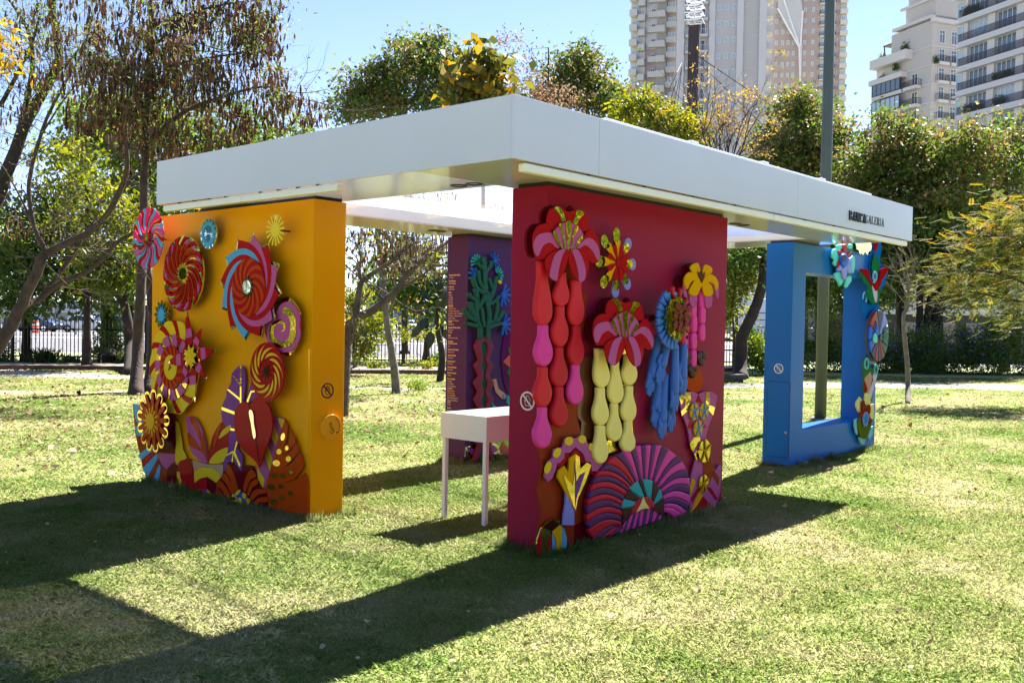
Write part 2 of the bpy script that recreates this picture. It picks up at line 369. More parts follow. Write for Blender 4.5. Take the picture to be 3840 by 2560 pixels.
# hatch on the narrow end
d0 = FBN.px(*Z6(302, 950)); d1 = FBN.px(*Z6(427, 1428))
hatch = plate('hatch_door', FBN, [(d0[0], d1[1]), (d1[0], d1[1]), (d1[0], d0[1]), (d0[0], d0[1])], .001, .004, bluw, bw, .001)
plate('door_gap', FBN, [(d0[0]-.006, d1[1]-.006), (d1[0]+.006, d1[1]-.006), (d1[0]+.006, d0[1]+.006), (d0[0]-.006, d0[1]+.006)], -.003, .0042, black, bw)
kh = FBN.px(*Z6(412, 1270)); plate('lock', FBN, [(kh[0]+.011*math.cos(a), kh[1]+.011*math.sin(a)) for a in np.linspace(0, 6.28, 13)[:-1]], .005, .004, mat('brass', (.75, .33, .12), .3, 1), bw)

# ---- hands-off signs
HAND = [[(-.30, -.10), (-.22, -.42), (.22, -.42), (.32, -.1), (.32, .22), (.25, .27), (.19, .22), (.19, -.02)], [(.19, .0), (.19, .40), (.12, .46), (.06, .40), (.06, .0)],
        [(.06, .0), (.06, .48), (-.01, .54), (-.07, .48), (-.07, .0)], [(-.07, .4), (-.13, .45), (-.19, .4), (-.19, -.08), (-.30, .06), (-.39, .04), (-.36, -.02), (-.30, -.10)]]
def sign(F, c, r, m, wall, off=.0012):
    ring = plate('warning_sign', F, [(c[0]+r*math.cos(a), c[1]+r*math.sin(a)) for a in np.linspace(0, 2*math.pi, 41)[:-1]], .0002, off, m, wall, holes=[[(c[0]+.82*r*math.cos(a), c[1]+.82*r*math.sin(a)) for a in np.linspace(0, 2*math.pi, 41)[:-1]]])
    a = R_(-45); q = [(.88, .085), (-.88, .085), (-.88, -.085), (.88, -.085)]
    plate('slash_bar', F, [(c[0]+r*(x*math.cos(a)-y*math.sin(a)), c[1]+r*(x*math.sin(a)+y*math.cos(a))) for x, y in q], .0006, off+.0006, m, ring)
    for line in HAND:
        for (p, q2) in zip(line[:-1], line[1:]):
            p, q2 = np.array(p)*1.15, np.array(q2)*1.15; d = q2-p; L = np.linalg.norm(d); d /= L; nn = np.array([-d[1], d[0]])*.028; d = d*.028
            quad = [p-nn-d, q2-nn+d, q2+nn+d, p+nn-d]
            plate('hand_line', F, [(c[0]+r*v[0], c[1]+r*v[1]) for v in quad], .0002, off, m, ring)
sign(FYN, FYN.px(*Z2(1720, 368)), .062, ink, yw)
sw = mat('sign_white', (.75, .76, .76), .4)
sign(FRN, FRN.px(*Z4(213, 268)), .066, sw, rw)
sign(FBN, FBN.px(*Z6(367, 870)), .056, sw, bw)
# ---- turning knob on the yellow wall's end
kc = FYN.px(*Z2(1757, 672), .035); kr = .098
knob = plate('turning_knob', FYN, [(kc[0]+kr*math.cos(a), kc[1]+kr*math.sin(a)) for a in np.linspace(0, 2*math.pi, 49)[:-1]], .004, .031, mat('yellow_knob', (.80, .36, .006), .25), yw, .003)
plate('knob_collar', FYN, [(kc[0]+.115*math.cos(a), kc[1]+.115*math.sin(a)) for a in np.linspace(0, 2*math.pi, 49)[:-1]], .001, .0028, mat('yellow_knob', (0, 0, 0)), yw, .002)
brown_ink = mat('brown_ink', (.05, .02, .004), .5)
def arc(c, r, a0, a1, w, n=18):
    A = np.linspace(a0, a1, n); return [(c[0]+(r+w)*math.cos(a), c[1]+(r+w)*math.sin(a)) for a in A]+[(c[0]+(r-w)*math.cos(a), c[1]+(r-w)*math.sin(a)) for a in A[::-1]]
plate('arrow_line', FYN, arc(kc, .076, R_(62), R_(-42), .002), .0352, .001, brown_ink, knob)
tp = (kc[0]+.076*math.cos(R_(-42)), kc[1]+.076*math.sin(R_(-42)))
plate('arrow_head', FYN, [(tp[0]-.006, tp[1]-.008), (tp[0]+.012, tp[1]+.006), (tp[0]-.012, tp[1]+.010)], .0352, .001, brown_ink, knob)
def text(s, F, pos, size, m, parent, off=.0015, rot=0, xs=1.0, name='lettering', spacing=1.0, bold=0):
    cu = bpy.data.curves.new('t', 'FONT'); cu.body = s; cu.size = size; cu.align_x = 'LEFT'; cu.space_line = spacing; cu.offset = bold
    t = bpy.data.objects.new('t', cu); me = bpy.data.meshes.new_from_object(t); bpy.data.objects.remove(t); bpy.data.curves.remove(cu)
    me.name = name; me.materials.clear(); me.materials.append(m)
    o = bpy.data.objects.new(name, me); COL.objects.link(o); w = F.p3(pos[0], pos[1], off); c, s_ = math.cos(rot), math.sin(rot)
    r = F.r*c+F.u*s_; u = -F.r*s_+F.u*c
    M = Matrix(((r[0]*xs, u[0], F.n[0], w[0]), (r[1]*xs, u[1], F.n[1], w[1]), (r[2]*xs, u[2], F.n[2], w[2]), (0, 0, 0, 1)))
    o.parent = parent; P = Matrix.Identity(4); p = parent
    while p is not None: P = p.matrix_basis @ P; p = p.parent
    o.matrix_basis = P.inverted() @ M
    return o
text('Gire', FYN, (kc[0]+.030, kc[1]-.045), .060, brown_ink, knob, off=.0364, rot=R_(112), xs=.85)
# side door panel of the yellow wall
pz('side_panel', FY, Z2, [(1512, -150), (1530, -163), (1562, -165), (1563, 1405), (1512, 1390)], -.002, .006, yel, yw, bevel=.002)
# ---- credits on the purple wall's end
gold_ink = mat('pale_gold_ink', (.88, .56, .32), .45)
CRED = [(300, 'Curadoria e Direção Artística', ['Vivi Villanova']), (338, 'Direção Executiva', ['Stefania Dzwigalska']), (376, 'Artista Visual', ['Naiana Almeida']),
        (413, 'Poetas', ['Alina Bei', 'Luna Ferraz', 'Luz Ribeiro', 'Ryane Leão', 'Yvonna Sant']), (502, 'Peça Sonora', ['Alba Falcão - violão', 'Lua Bernardo - baixo acústico', 'Ivan Gomes - mixagem e masterização', 'Marina Bastos - composição, arranjo,', 'produção e flautas', 'Valentina Facury - Percussão']),
        (604, 'Arquiteta', ['Camila Schmidt']), (641, 'Assistentes de Direção Artística', ['Julia Lara Lima', 'Titi Rigado']), (692, 'Design', ['Bilro Déda (ornitho bulbo)']), (731, 'Coordenação\nAdministrativo-financeira', ['Prola']),
        (784, 'Consultora de Comunicação', ['Luísa Constantino']), (822, 'Direção de Produção', ['Marcela Lucato']), (861, 'Produtor Executivo', ['Ariel Berazaga']), (899, 'Assistente de Produção', ['Caryona Abdo']), (936, 'Assessoria de Imprensa', ['Saile Buzz']),
        (975, 'Empresa Cenografia', ['Marta Brasil', 'Leonardo Oliveira', 'Sabrina Fraid Berlacqua']), (1036, 'Construtores', ['Alessandro da Silva', 'Alex Sandro da Silva', 'Antônio da Silva Brasil', 'Pedro Henrique Brasil da Silva', 'Washinton Assunção Sartorio']), (1125, 'Tapeceiro', ['Zé Moisés']), (1164, 'Costureira', ['Mariene Paula'])]
for y, h, ls in CRED:
    p = FPN.px(*Z5(77 - (y-300)*.016, y-3)); hn = h.count('\n')
    text(h, FPN, (p[0], p[1]-.012), .0235, gold_ink, pw, xs=.62, name='credit_heading', bold=.0006)
    text('\n'.join(ls), FPN, (p[0], p[1]-.040-.027*hn), .0235, gold_ink, pw, xs=.6, name='credit_names', spacing=1.12)
# ================================================================ reliefs: glossy cut-outs, mirrors and cushions
def acr(n, c): return mat('acrylic_'+n, c, .10, bump=.012, bscale=2.2, spec=.035)
def pad(n, c): return mat('cushion_'+n, c, .5, bump=.03, bscale=220, spec=.22)
A_RED = acr('red', (.40, .009, .014)); A_WINE = acr('wine', (.13, .004, .010)); A_OR = acr('orange', (.46, .055, .006)); A_RUST = acr('rust', (.30, .036, .010))
A_MAU = acr('mauve', (.48, .10, .28)); A_PNK = acr('pink', (.78, .035, .17)); A_BLU = acr('sky_blue', (.09, .36, .62)); A_YEL = acr('yellow', (.74, .52, .02)); A_GOLDY = acr('ochre', (.72, .36, .005))
A_LIL = acr('lilac', (.26, .25, .62)); A_PUR = acr('purple', (.22, .05, .26)); A_GRN = acr('green', (.012, .16, .05)); A_BROWN = acr('brown', (.05, .008, .006)); A_TEAL = acr('teal', (.02, .42, .38)); A_CORAL = acr('coral', (.55, .12, .09)); A_SAND = acr('sand', (.52, .30, .20))
A_NAVY = acr('navy', (.03, .05, .13)); A_ROYAL = acr('royal_blue', (.01, .10, .50)); A_MINT = acr('mint', (.10, .60, .52)); A_CREAM = acr('cream', (.72, .66, .22)); A_OLIVE = acr('olive', (.10, .14, .015))
MIR = mat('silver_mirror', (.82, .83, .80), .035, 1, bump=.05, bscale=4); GOLD = mat('gold_mirror', (.86, .66, .16), .05, 1, bump=.10, bscale=7)
C_RED = pad('red', (.66, .016, .028)); C_CRIM = pad('crimson', (.55, .006, .022)); C_PNK = pad('pink', (.78, .045, .32)); C_YEL = pad('yellow', (.92, .75, .20)); C_PUR = pad('purple', (.095, .02, .10)); C_BROWN = pad('brown', (.05, .012, .008)); C_TEAL = pad('teal', (.02, .36, .38))
C_GREEN = pad('green', (.004, .085, .055)); C_MAG = pad('maroon', (.17, .018, .06)); C_BLUE = pad('blue', (.012, .10, .50)); C_GLOVE = mat('blue_glove', (.05, .16, .56), .55, bump=.03, bscale=60)
DARK = mat('edge_dark', (.03, .02, .025), .5); STEEL = mat('bronze_pin', (.25, .12, .04), .35, 1)

class Disc:
    def __init__(s, F, Z, cx, cy, rv, off):
        s.F, s.off = F, off; s.c = F.px(*Z(cx, cy), off); a, b = F.px(*Z(cx, cy-rv), off), F.px(*Z(cx, cy+rv), off); s.R = abs(a[1]-b[1])/2
    def p(s, r, a): return (s.c[0]+s.R*r*math.cos(a), s.c[1]+s.R*r*math.sin(a))
    def circle(s, r, n=48): return [s.p(r, 2*math.pi*k/n) for k in range(n)]
    def wedge(s, r0, r1, a0, a1, tw=0, n=8, curve=1.0):
        U = [i/n for i in range(n+1)]; R = lambda u: r0+(r1-r0)*u
        L = [s.p(R(u), a0+tw*u**curve) for u in U]; M_ = [s.p(r1, a0+tw+(a1-a0)*k/6) for k in range(1, 6)]; Q = [s.p(R(u), a1+tw*u**curve) for u in U[::-1]]
        if r0 < 1e-4: Q = Q[:-1]
        return L+M_+Q
    def star(s, n, r0, r1, a0=0.0, w=.5):
        out = []
        for k in range(n):
            a = a0+2*math.pi*k/n; out += [s.p(r1, a), s.p(r0, a+2*math.pi*w/n)]
        return out
    def plate(s, name, pts, th, m, parent, dz=0.0, bevel=0, holes=()): return plate(name, s.F, pts, s.off+dz, th, m, parent, bevel, holes)
def pin(F, c, off, parent, r=.007):
    a, b = F.p3(c[0], c[1], .0), F.p3(c[0], c[1], off); MB().tube([a, b], [r, r], 8).build('mounting_pin', STEEL, parent)
def petal(D, a, r0, r1, w, n=7, tipw=.0):     # leaf-shaped petal along angle a
    P = []
    for i in range(n+1):
        u = i/n; r = r0+(r1-r0)*u; h = w*math.sin(math.pi*(u**.8))*(1-.0*u)+tipw*u
        P.append((r, h))
    c, s_ = math.cos(a), math.sin(a)
    f = lambda x, y: (D.c[0]+D.R*(x*c-y*s_), D.c[1]+D.R*(x*s_+y*c))
    up = [f(x, y) for x, y in P]; dn = [f(x, -y) for x, y in P[1:-1]][::-1]
    return up+dn
def round_petal(D, a, r0, r1, w0, w1, n=10):    # club-shaped petal with a round end
    c, s_ = math.cos(a), math.sin(a); f = lambda x, y: (D.c[0]+D.R*(x*c-y*s_), D.c[1]+D.R*(x*s_+y*c))
    pts = [(r0, w0)]+[(r1-w1+w1*math.sin(t), w1*math.cos(t)) for t in np.linspace(0, math.pi, n)]+[(r0, -w0)]
    return [f(*p) for p in pts]

# ---------------------------------------------------------------- YELLOW WALL
# overhanging wavy disc at the wall's top left
def wavy():
    D = Disc(FY, Z1, 230, 432, 258, .16)
    t = art('flower_disc', FY, Z1, 230, 432, .16, 'round wavy disc of pink, blue and red petals overhanging the yellow wall\'s upper left edge', 'wall flower', 'flower discs on the yellow wall')
    pin(FY, D.c, .16, t)
    D.plate('backing', D.circle(.30), .01, MIR, t)
    for k in range(9):
        a = 2*math.pi*k/9+.25
        for (da, wd, m, nm) in ((0, .30, A_PNK if k in (1, 2, 3, 4) else A_MAU, 'petal'), (.30, .16, A_BLU, 'petal'), (.50, .14, A_RED, 'petal')):
            L, Rr = [], []
            for i in range(11):
                u = i/10; r = .12+.88*u; wv = .22*math.sin(u*5.2); sc = .25+.75*u
                L.append(D.p(r, a+da*1.0+wv)); Rr.append(D.p(r, a+da+wd*1.05*sc+wv))
            D.plate(nm, L+Rr[::-1], .008, m, t, .011+.0005*k)
    D.plate('star', D.star(14, .10, .34, .1), .006, A_RED, t, .022); D.plate('star', D.star(12, .05, .24, .0), .004, GOLD, t, .029)
wavy()
# swirled red disc with a mirror eye
def swirl_a():
    D = Disc(FY, Z1, 517, 732, 320, .10)
    t = art('flower_disc', FY, Z1, 517, 732, .10, 'large red and orange swirl disc with hollow dark mirror centre', 'wall flower', 'flower discs on the yellow wall')
    pin(FY, D.c, .1, t); D.plate('mirror_plate', D.circle(1), .012, MIR, t)
    n = 14
    for k in range(n):
        a = 2*math.pi*k/n; st = 2*math.pi/n
        D.plate('stripe', D.wedge(.26, .985, a, a+st*.52, -1.0), .006, A_RED, t, .0125)
        D.plate('stripe', D.wedge(.34, .80, a+st*.50, a+st*.99, -.64), .006, A_OR, t, .0125)
        if k % 4 != 1: D.plate('stripe', D.wedge(.79, .93, a+st*.54-.66, a+st*.98-.66, -.2), .006, A_MAU, t, .0125)
    for k in range(18):
        a = 2*math.pi*k/18; D.plate('gold_ray', D.wedge(.10, .30, a, a+.2, -.3), .004, GOLD, t, .0128)
    D.plate('eye', D.circle(.15), .01, mat('dark_mirror', (.10, .09, .05), .06, 1), t, .013)
swirl_a()
def cog():
    D = Disc(FY, Z1, 730, 397, 126, .08)
    t = art('flower_disc', FY, Z1, 730, 397, .08, 'small pale blue toothed disc with mirror rays near the top of the yellow wall', 'wall flower', 'flower discs on the yellow wall')
    pin(FY, D.c, .08, t); D.plate('mirror_plate', D.circle(1), .01, MIR, t)
    D.plate('ring', D.circle(.80), .005, A_BLU, t, .0105, holes=[D.circle(.56)])
    for k in range(14):
        a = 2*math.pi*k/14; D.plate('tooth', D.wedge(.81, .99, a, a+.22), .005, A_BLU, t, .0105)
    for k in range(16):
        a = 2*math.pi*k/16; D.plate('ray', D.wedge(.08, .56, a, a+.10), .005, A_BLU, t, .0105)
cog()
def sunburst():
    D = Disc(FY, Z1, 1290, 365, 132, .13)
    t = art('sunburst', FY, Z1, 1290, 365, .13, 'plain bright yellow sixteen-ray burst standing off the wall on a pin', 'wall flower')
    MB().tube([FY.p3(D.c[0], D.c[1], 0), FY.p3(D.c[0], D.c[1], .13)], [.008, .008], 8).build('mounting_pin', STEEL, t)
    P = []
    for k in range(16):
        a = 2*math.pi*k/16+.1; da = .075
        P += [D.p(.42, a-da*2.2), D.p(1, a-da), D.p(1, a+da), D.p(.42, a+da*2.2)]
    D.plate('burst', P, .012, mat('acrylic_lemon', (.82, .60, .015), .3), t)
sunburst()
def pinwheel():
    D = Disc(FY, Z1, 1075, 845, 458, .11)
    t = art('pinwheel_star', FY, Z1, 1075, 845, .11, 'biggest twelve-point pinwheel of red, mauve and blue blades with mirrored tips', 'wall flower')
    pin(FY, D.c, .11, t); D.plate('mirror_plate', D.star(12, .74, 1.0, R_(82)+.03, .55), .01, MIR, t)
    cols = [A_MAU, A_RED, A_BLU, A_RED, A_BLU, A_RED, A_BLU, A_RED, A_MAU, A_RED, A_MAU, A_RED]
    for k in range(12):
        a = R_(82)+2*math.pi*k/12; st = 2*math.pi/12; tw = -.50
        U = [i/10 for i in range(11)]
        Lf = [D.p(.95-.40*u**.75, a-1.55*u) for u in U]; Rt = [D.p(.80-.26*u**.8, a+.14-1.25*u) for u in U[::-1]]
        D.plate('blade', Lf+Rt, .006, cols[k], t, .0105+.0005*k)
    D.plate('inner_disc', D.circle(.535), .006, A_RED, t, .018)
    for k in range(11):
        a = 2*math.pi*k/11; D.plate('stripe', D.wedge(.12, .532, a, a+.27, -1.15, 10), .004, A_OR, t, .0245)
    D.plate('centre', D.star(13, .15, .20), .006, mat('dark_mirror', (0, 0, 0)), t, .029); D.plate('centre', D.circle(.13), .004, MIR, t, .0352)
pinwheel()
def curl():
    t = art('swirl_ornament', FY, Z1, 1350, 1180, .07, 'mauve spiral curl on gold mirror under the big pinwheel\'s right side', 'wall flower')
    c = FY.px(*Z1(1350, 1170), .07); pin(FY, c, .07, t)
    pz('mirror_plate', FY, Z1, [(1240, 1010), (1330, 935), (1400, 930), (1440, 970), (1485, 1050), (1490, 1150), (1485, 1250), (1455, 1340), (1400, 1420), (1320, 1390), (1235, 1320), (1195, 1240), (1205, 1140), (1225, 1080)], .06, .01, GOLD, t, 4)
    pz('scallop', FY, Z1, [(1285, 1060), (1330, 985), (1390, 965), (1430, 985), (1470, 1040), (1488, 1100), (1480, 1170), (1492, 1240), (1462, 1330), (1400, 1385), (1320, 1385), (1250, 1340), (1205, 1270), (1200, 1180), (1235, 1130)], .0705, .006, A_MAU, t, 4)
    pts = [(1345, 1035), (1395, 1050), (1425, 1110), (1432, 1200), (1410, 1290), (1360, 1325), (1300, 1315), (1255, 1265), (1250, 1200), (1275, 1150), (1315, 1130), (1350, 1150), (1358, 1190), (1335, 1215)]
    wd = [30, 26, 24, 25, 27, 26, 25, 22, 19, 16, 14, 12, 9, 6]; P = smooth_pts([np.array([*p, w]) for p, w in zip(pts, wd)], 4, False); L, Rr = [], []
    for k in range(len(P)):
        d = P[min(k+1, len(P)-1)][:2]-P[max(k-1, 0)][:2]; d = d/np.linalg.norm(d); n_ = np.array([-d[1], d[0]]); L.append(tuple(P[k][:2]+n_*P[k][2])); Rr.append(tuple(P[k][:2]-n_*P[k][2]))
    pz('curl', FY, Z1, L+Rr[::-1], .0768, .004, GOLD, t)
curl()
def swirl_b():
    D = Disc(FY, Z1, 1220, 1553, 246, .10)
    t = art('flower_disc', FY, Z1, 1220, 1553, .10, 'dark red disc with thin yellow swirl stripes and a black star centre', 'wall flower', 'flower discs on the yellow wall')
    pin(FY, D.c, .1, t); D.plate('disc', D.circle(1), .012, A_RED, t)
    for k in range(11):
        a = 2*math.pi*k/11; U = [i/10 for i in range(11)]
        f = lambda u, s_: D.p(.44+.53*u, a-1.3*u+s_*.16*math.sin(math.pi*min(1, u*1.15)**.8)*(.9 if u < .99 else .4))
        D.plate('stripe', [f(u, -1) for u in U]+[f(u, 1) for u in U[::-1]], .005, A_YEL, t, .0125)
    D.plate('ring', D.circle(.42), .003, A_WINE, t, .0125, holes=[D.circle(.405)])
    D.plate('star', D.star(9, .12, .33, .3), .005, mat('dark_mirror', (0, 0, 0)), t, .0125)
swirl_b()
def little_star():
    D = Disc(FY, Z1, 336, 1076, 126, .05)
    t = art('star_flower', FY, Z1, 336, 1076, .05, 'small sky blue star on a gold scalloped burst at the wall\'s left edge', 'wall flower')
    pin(FY, D.c, .05, t)
    P = []
    for k in range(96):
        a = 2*math.pi*k/96; P.append(D.p(.86+.13*math.cos(12*a), a))
    D.plate('scalloped_plate', P, .01, GOLD, t); D.plate('star', D.star(12, .34, .70, .2), .006, A_BLU, t, .0105)
little_star()
def wheel():
    D = Disc(FY, Z2, 437, 172, 392, .07)
    t = art('ring_flower', FY, Z2, 437, 172, .07, 'big yellow wheel with maroon stripes and a red fringed yellow eye', 'wall flower')
    pin(FY, D.c, .07, t)
    P = [D.p(1.0+.025*math.cos(10*a), a) for a in np.linspace(0, 2*math.pi, 97)[:-1]]
    D.plate('outer_ring', P, .012, A_YEL, t)
    for k in range(11):
        a = 2*math.pi*k/11+.05; U = [i/6 for i in range(7)]
        D.plate('stripe', D.wedge(.66, 1.0, a, a+.17, .28, 6), .005, A_RED, t, .0125)
    D.plate('middle_ring', D.circle(.69), .006, GOLD, t, .018)
    for k in range(11):
        a = 2*math.pi*k/11; D.plate('segment', D.wedge(.46, .70, a, a+.36, .1, 5), .006, A_MAU, t, .0245)
    D.plate('inner_disc', D.circle(.47), .006, A_RED, t, .0312)
    for k in range(14):
        a = 2*math.pi*k/14; D.plate('stripe', D.wedge(.26, .465, a, a+.20, .30, 5), .004, A_OR, t, .0376)
    D.plate('eye', D.circle(.265), .006, A_YEL, t, .0378); D.plate('triangle', [D.p(.06, 0), D.p(.08, 2.0), D.p(.09, 4.0)], .005, mat('dark_mirror', (0, 0, 0)), t, .044)
wheel()
def star8():
    D = Disc(FY, Z2, 588, 82, 385, .15)
    t = art('star_flower', FY, Z2, 588, 82, .15, 'red and mauve eight-point star with a lemon daisy heart in front of the yellow wheel', 'wall flower')
    pin(FY, D.c, .15, t); D.plate('mirror_plate', D.circle(.32, 24), .008, GOLD, t)
    for k in range(8):
        a = R_(100)+2*math.pi*k/8; long_ = (1.0 if k % 2 == 0 else .80)
        D.plate('point', [D.p(.20, a), D.p(.42, a+.36), D.p(.62*long_, a+.20), D.p(.62*long_, a-.20), D.p(.42, a-.36)], .006, A_RED, t, .0085+.0003*k)
        D.plate('band', [D.p(.44*long_, a+.31), D.p(.70*long_, a+.145), D.p(.70*long_, a-.145), D.p(.44*long_, a-.31)], .003, A_MAU, t, .0172)
        D.plate('point', [D.p(.63*long_, a+.185), D.p(.88*long_, a+.055), D.p(.88*long_, a-.055), D.p(.63*long_, a-.185)], .006, A_RED if k != 4 else A_YEL, t, .0172)
        D.plate('tip', [D.p(.89*long_, a+.05), D.p(1.0*long_, a), D.p(.89*long_, a-.05)], .006, MIR, t, .0085)
    for k in range(8):
        D.plate('petal', petal(D, 2*math.pi*k/8+.25, .03, .27, .055), .006, A_YEL, t, .021+.0002*k)
    D.plate('petal_heart', D.circle(.075, 16), .006, A_YEL, t, .0235)
star8()
def loops():
    D = Disc(FY, Z2, 268, 622, 262, .14)
    t = art('loop_flower', FY, Z2, 268, 622, .14, 'orange flower ringed with gold loops at the yellow wall\'s lower left corner', 'wall flower')
    MB().tube([FY.p3(D.c[0], D.c[1], .02), FY.p3(D.c[0], D.c[1], .14)], [.008, .008], 8).build('mounting_pin', STEEL, t)
    D.plate('disc', D.circle(.72), .01, A_RED, t)
    for k in range(13):
        a = 2*math.pi*k/13+.1; c = D.p(.84, a); r1, r2 = .175*D.R, .085*D.R
        lp = lambda r: [(c[0]+r*math.cos(b), c[1]+r*math.sin(b)) for b in np.linspace(0, 2*math.pi, 21)[:-1]]
        D.plate('loop', lp(r1), .006, GOLD, t, .0105+.0003*k)
        D.plate('stamen', round_petal(D, a, .40, .93, .10, .068), .006, A_OR, t, .0215)
    D.plate('flower_head', D.star(13, .40, .62, .1+math.pi/13), .006, A_OR, t, .028)
    for k in range(14):
        D.plate('ray', round_petal(D, 2*math.pi*k/14, .1, .50 if k % 2 else .43, .03, .035), .005, A_GOLDY, t, .0345+.0002*(k % 3))
    D.plate('heart', D.circle(.26), .005, A_GOLDY, t, .0405)
loops()
# low mural along the foot of the yellow wall
def foot():
    t = art('foot_mural', FY, Z2, 700, 1000, .02, 'long glossy mural board of red arches and blue rays along the yellow wall\'s foot', 'mural board')
    B = [(85, 478), (240, 500), (420, 560), (455, 620), (450, 760), (470, 930), (560, 940), (600, 980), (720, 985), (850, 1060), (880, 970), (930, 960), (990, 1040), (1030, 990), (1090, 1000), (1130, 1120), (1200, 1200), (1218, 1240), (1212, 1345), (600, 1200), (390, 1150), (300, 1135), (232, 1115), (180, 1050), (155, 930), (130, 850), (105, 720), (92, 580)]
    pz('board', FY, Z2, B, .012, .014, A_RUST, t)
    S = .0262
    def q(n, pts, m, sm=0, o=0): pz(n, FY, Z2, pts, S+o, .004, m, t, sm)
    q('ray', [(88, 482), (130, 484), (200, 640), (150, 680), (105, 600)], A_BLU); q('ray', [(135, 484), (205, 484), (300, 700), (205, 645)], A_RED)
    q('ray', [(100, 660), (200, 690), (240, 730), (120, 750)], A_BLU); q('ray', [(128, 760), (240, 735), (200, 790), (132, 830)], A_RED)
    q('ray', [(130, 905), (230, 830), (265, 860), (150, 950)], A_BLU); q('ray', [(165, 1020), (290, 890), (297, 930), (205, 1100), (180, 1050)], A_BLU)
    q('ray', [(252, 1125), (305, 985), (318, 1010), (300, 1135)], A_BLU)
    q('ray', [(155, 950), (262, 865), (285, 885), (165, 1010)], A_RED); q('ray', [(205, 1105), (300, 930), (303, 985), (250, 1125)], A_RUST, 0, .0005)
    q('panel', [(300, 890), (440, 900), (440, 960), (400, 990), (370, 1030), (330, 990), (300, 930)], A_MAU)
    q('panel', [(320, 760), (440, 640), (450, 780), (440, 895), (300, 885)], A_WINE)
    q('panel', [(445, 620), (470, 640), (492, 760), (505, 860), (540, 930), (500, 960), (470, 1010), (440, 960)], A_YEL)
    q('dome', [(380, 1130), (372, 1050), (395, 1000), (430, 985), (462, 1020), (480, 1160)], A_WINE, 4); q('dome', [(482, 1160), (462, 1010), (480, 960), (520, 950), (570, 990), (596, 1090), (596, 1195)], A_RED, 4, .0005)
    q('stem', [(455, 1045), (478, 1050), (482, 1090), (494, 1120), (490, 1170), (470, 1170), (470, 1120), (455, 1090)], A_YEL, 0, .001)
    q('panel', [(585, 950), (710, 985), (845, 985), (840, 1090), (760, 1020), (660, 1005), (600, 1040)], A_SAND)
    q('arch', [(600, 1045), (650, 1012), (710, 1005), (780, 1030), (840, 1100), (785, 1140), (710, 1090), (650, 1105), (600, 1145)], A_YEL)
    q('arch', [(600, 1150), (640, 1112), (706, 1095), (706, 1195), (665, 1218), (600, 1200)], A_RED); q('arch', [(708, 1095), (785, 1145), (770, 1230), (740, 1228), (708, 1195)], A_WINE)
    q('triangle', [(660, 1220), (706, 1192), (706, 1225)], A_PUR, 0, .0005); q('triangle', [(708, 1192), (745, 1235), (712, 1228)], A_YEL, 0, .0005)
foot()
def floor_flower():
    t = art('striped_flower', FY, Z2, 990, 1200, .035, 'fan of red and maroon striped petals with a blue heart at ground level', 'wall flower')
    pz('board', FY, Z2, [(780, 1150), (850, 1060), (880, 975), (920, 965), (985, 1050), (1030, 992), (1080, 1000), (1115, 1060), (1135, 1170), (1195, 1200), (1216, 1260), (1212, 1345), (1100, 1325), (930, 1300), (860, 1265)], .032, .01, A_WINE, t, 0)
    for i, pts in enumerate([[(865, 1040), (885, 985), (930, 1060), (965, 1190), (935, 1200), (900, 1100)], [(830, 1100), (858, 1060), (905, 1130), (940, 1215), (915, 1235), (870, 1150)], [(785, 1160), (820, 1125), (880, 1200), (905, 1260), (870, 1262), (825, 1190)],
                             [(1010, 1190), (1040, 1080), (1080, 1030), (1120, 1085), (1070, 1120), (1035, 1210)], [(1045, 1225), (1075, 1140), (1125, 1110), (1132, 1150), (1090, 1180), (1060, 1250)], [(1070, 1260), (1110, 1200), (1180, 1195), (1205, 1225), (1140, 1240), (1085, 1290)], [(1100, 1310), (1140, 1270), (1212, 1260), (1214, 1300), (1160, 1300), (1130, 1325)]]):
        pz('petal_stripe', FY, Z2, pts, .0425, .005, A_OR, t, 4)
    pz('heart', FY, Z2, [(930, 1240), (970, 1215), (1020, 1235), (1050, 1280), (1030, 1318), (960, 1300), (925, 1270)], .0425, .006, A_ROYAL, t, 3)
    for c in ((965, 1222, .6), (1018, 1250, -.3), (985, 1290, -.4), (932, 1262, -.5), (1050, 1298, -.2), (940, 1282, -.6)): pz('stamen', FY, Z2, ell(c[0], c[1], 14, 27, 16, c[2]), .049, .01, A_YEL, t)
floor_flower()
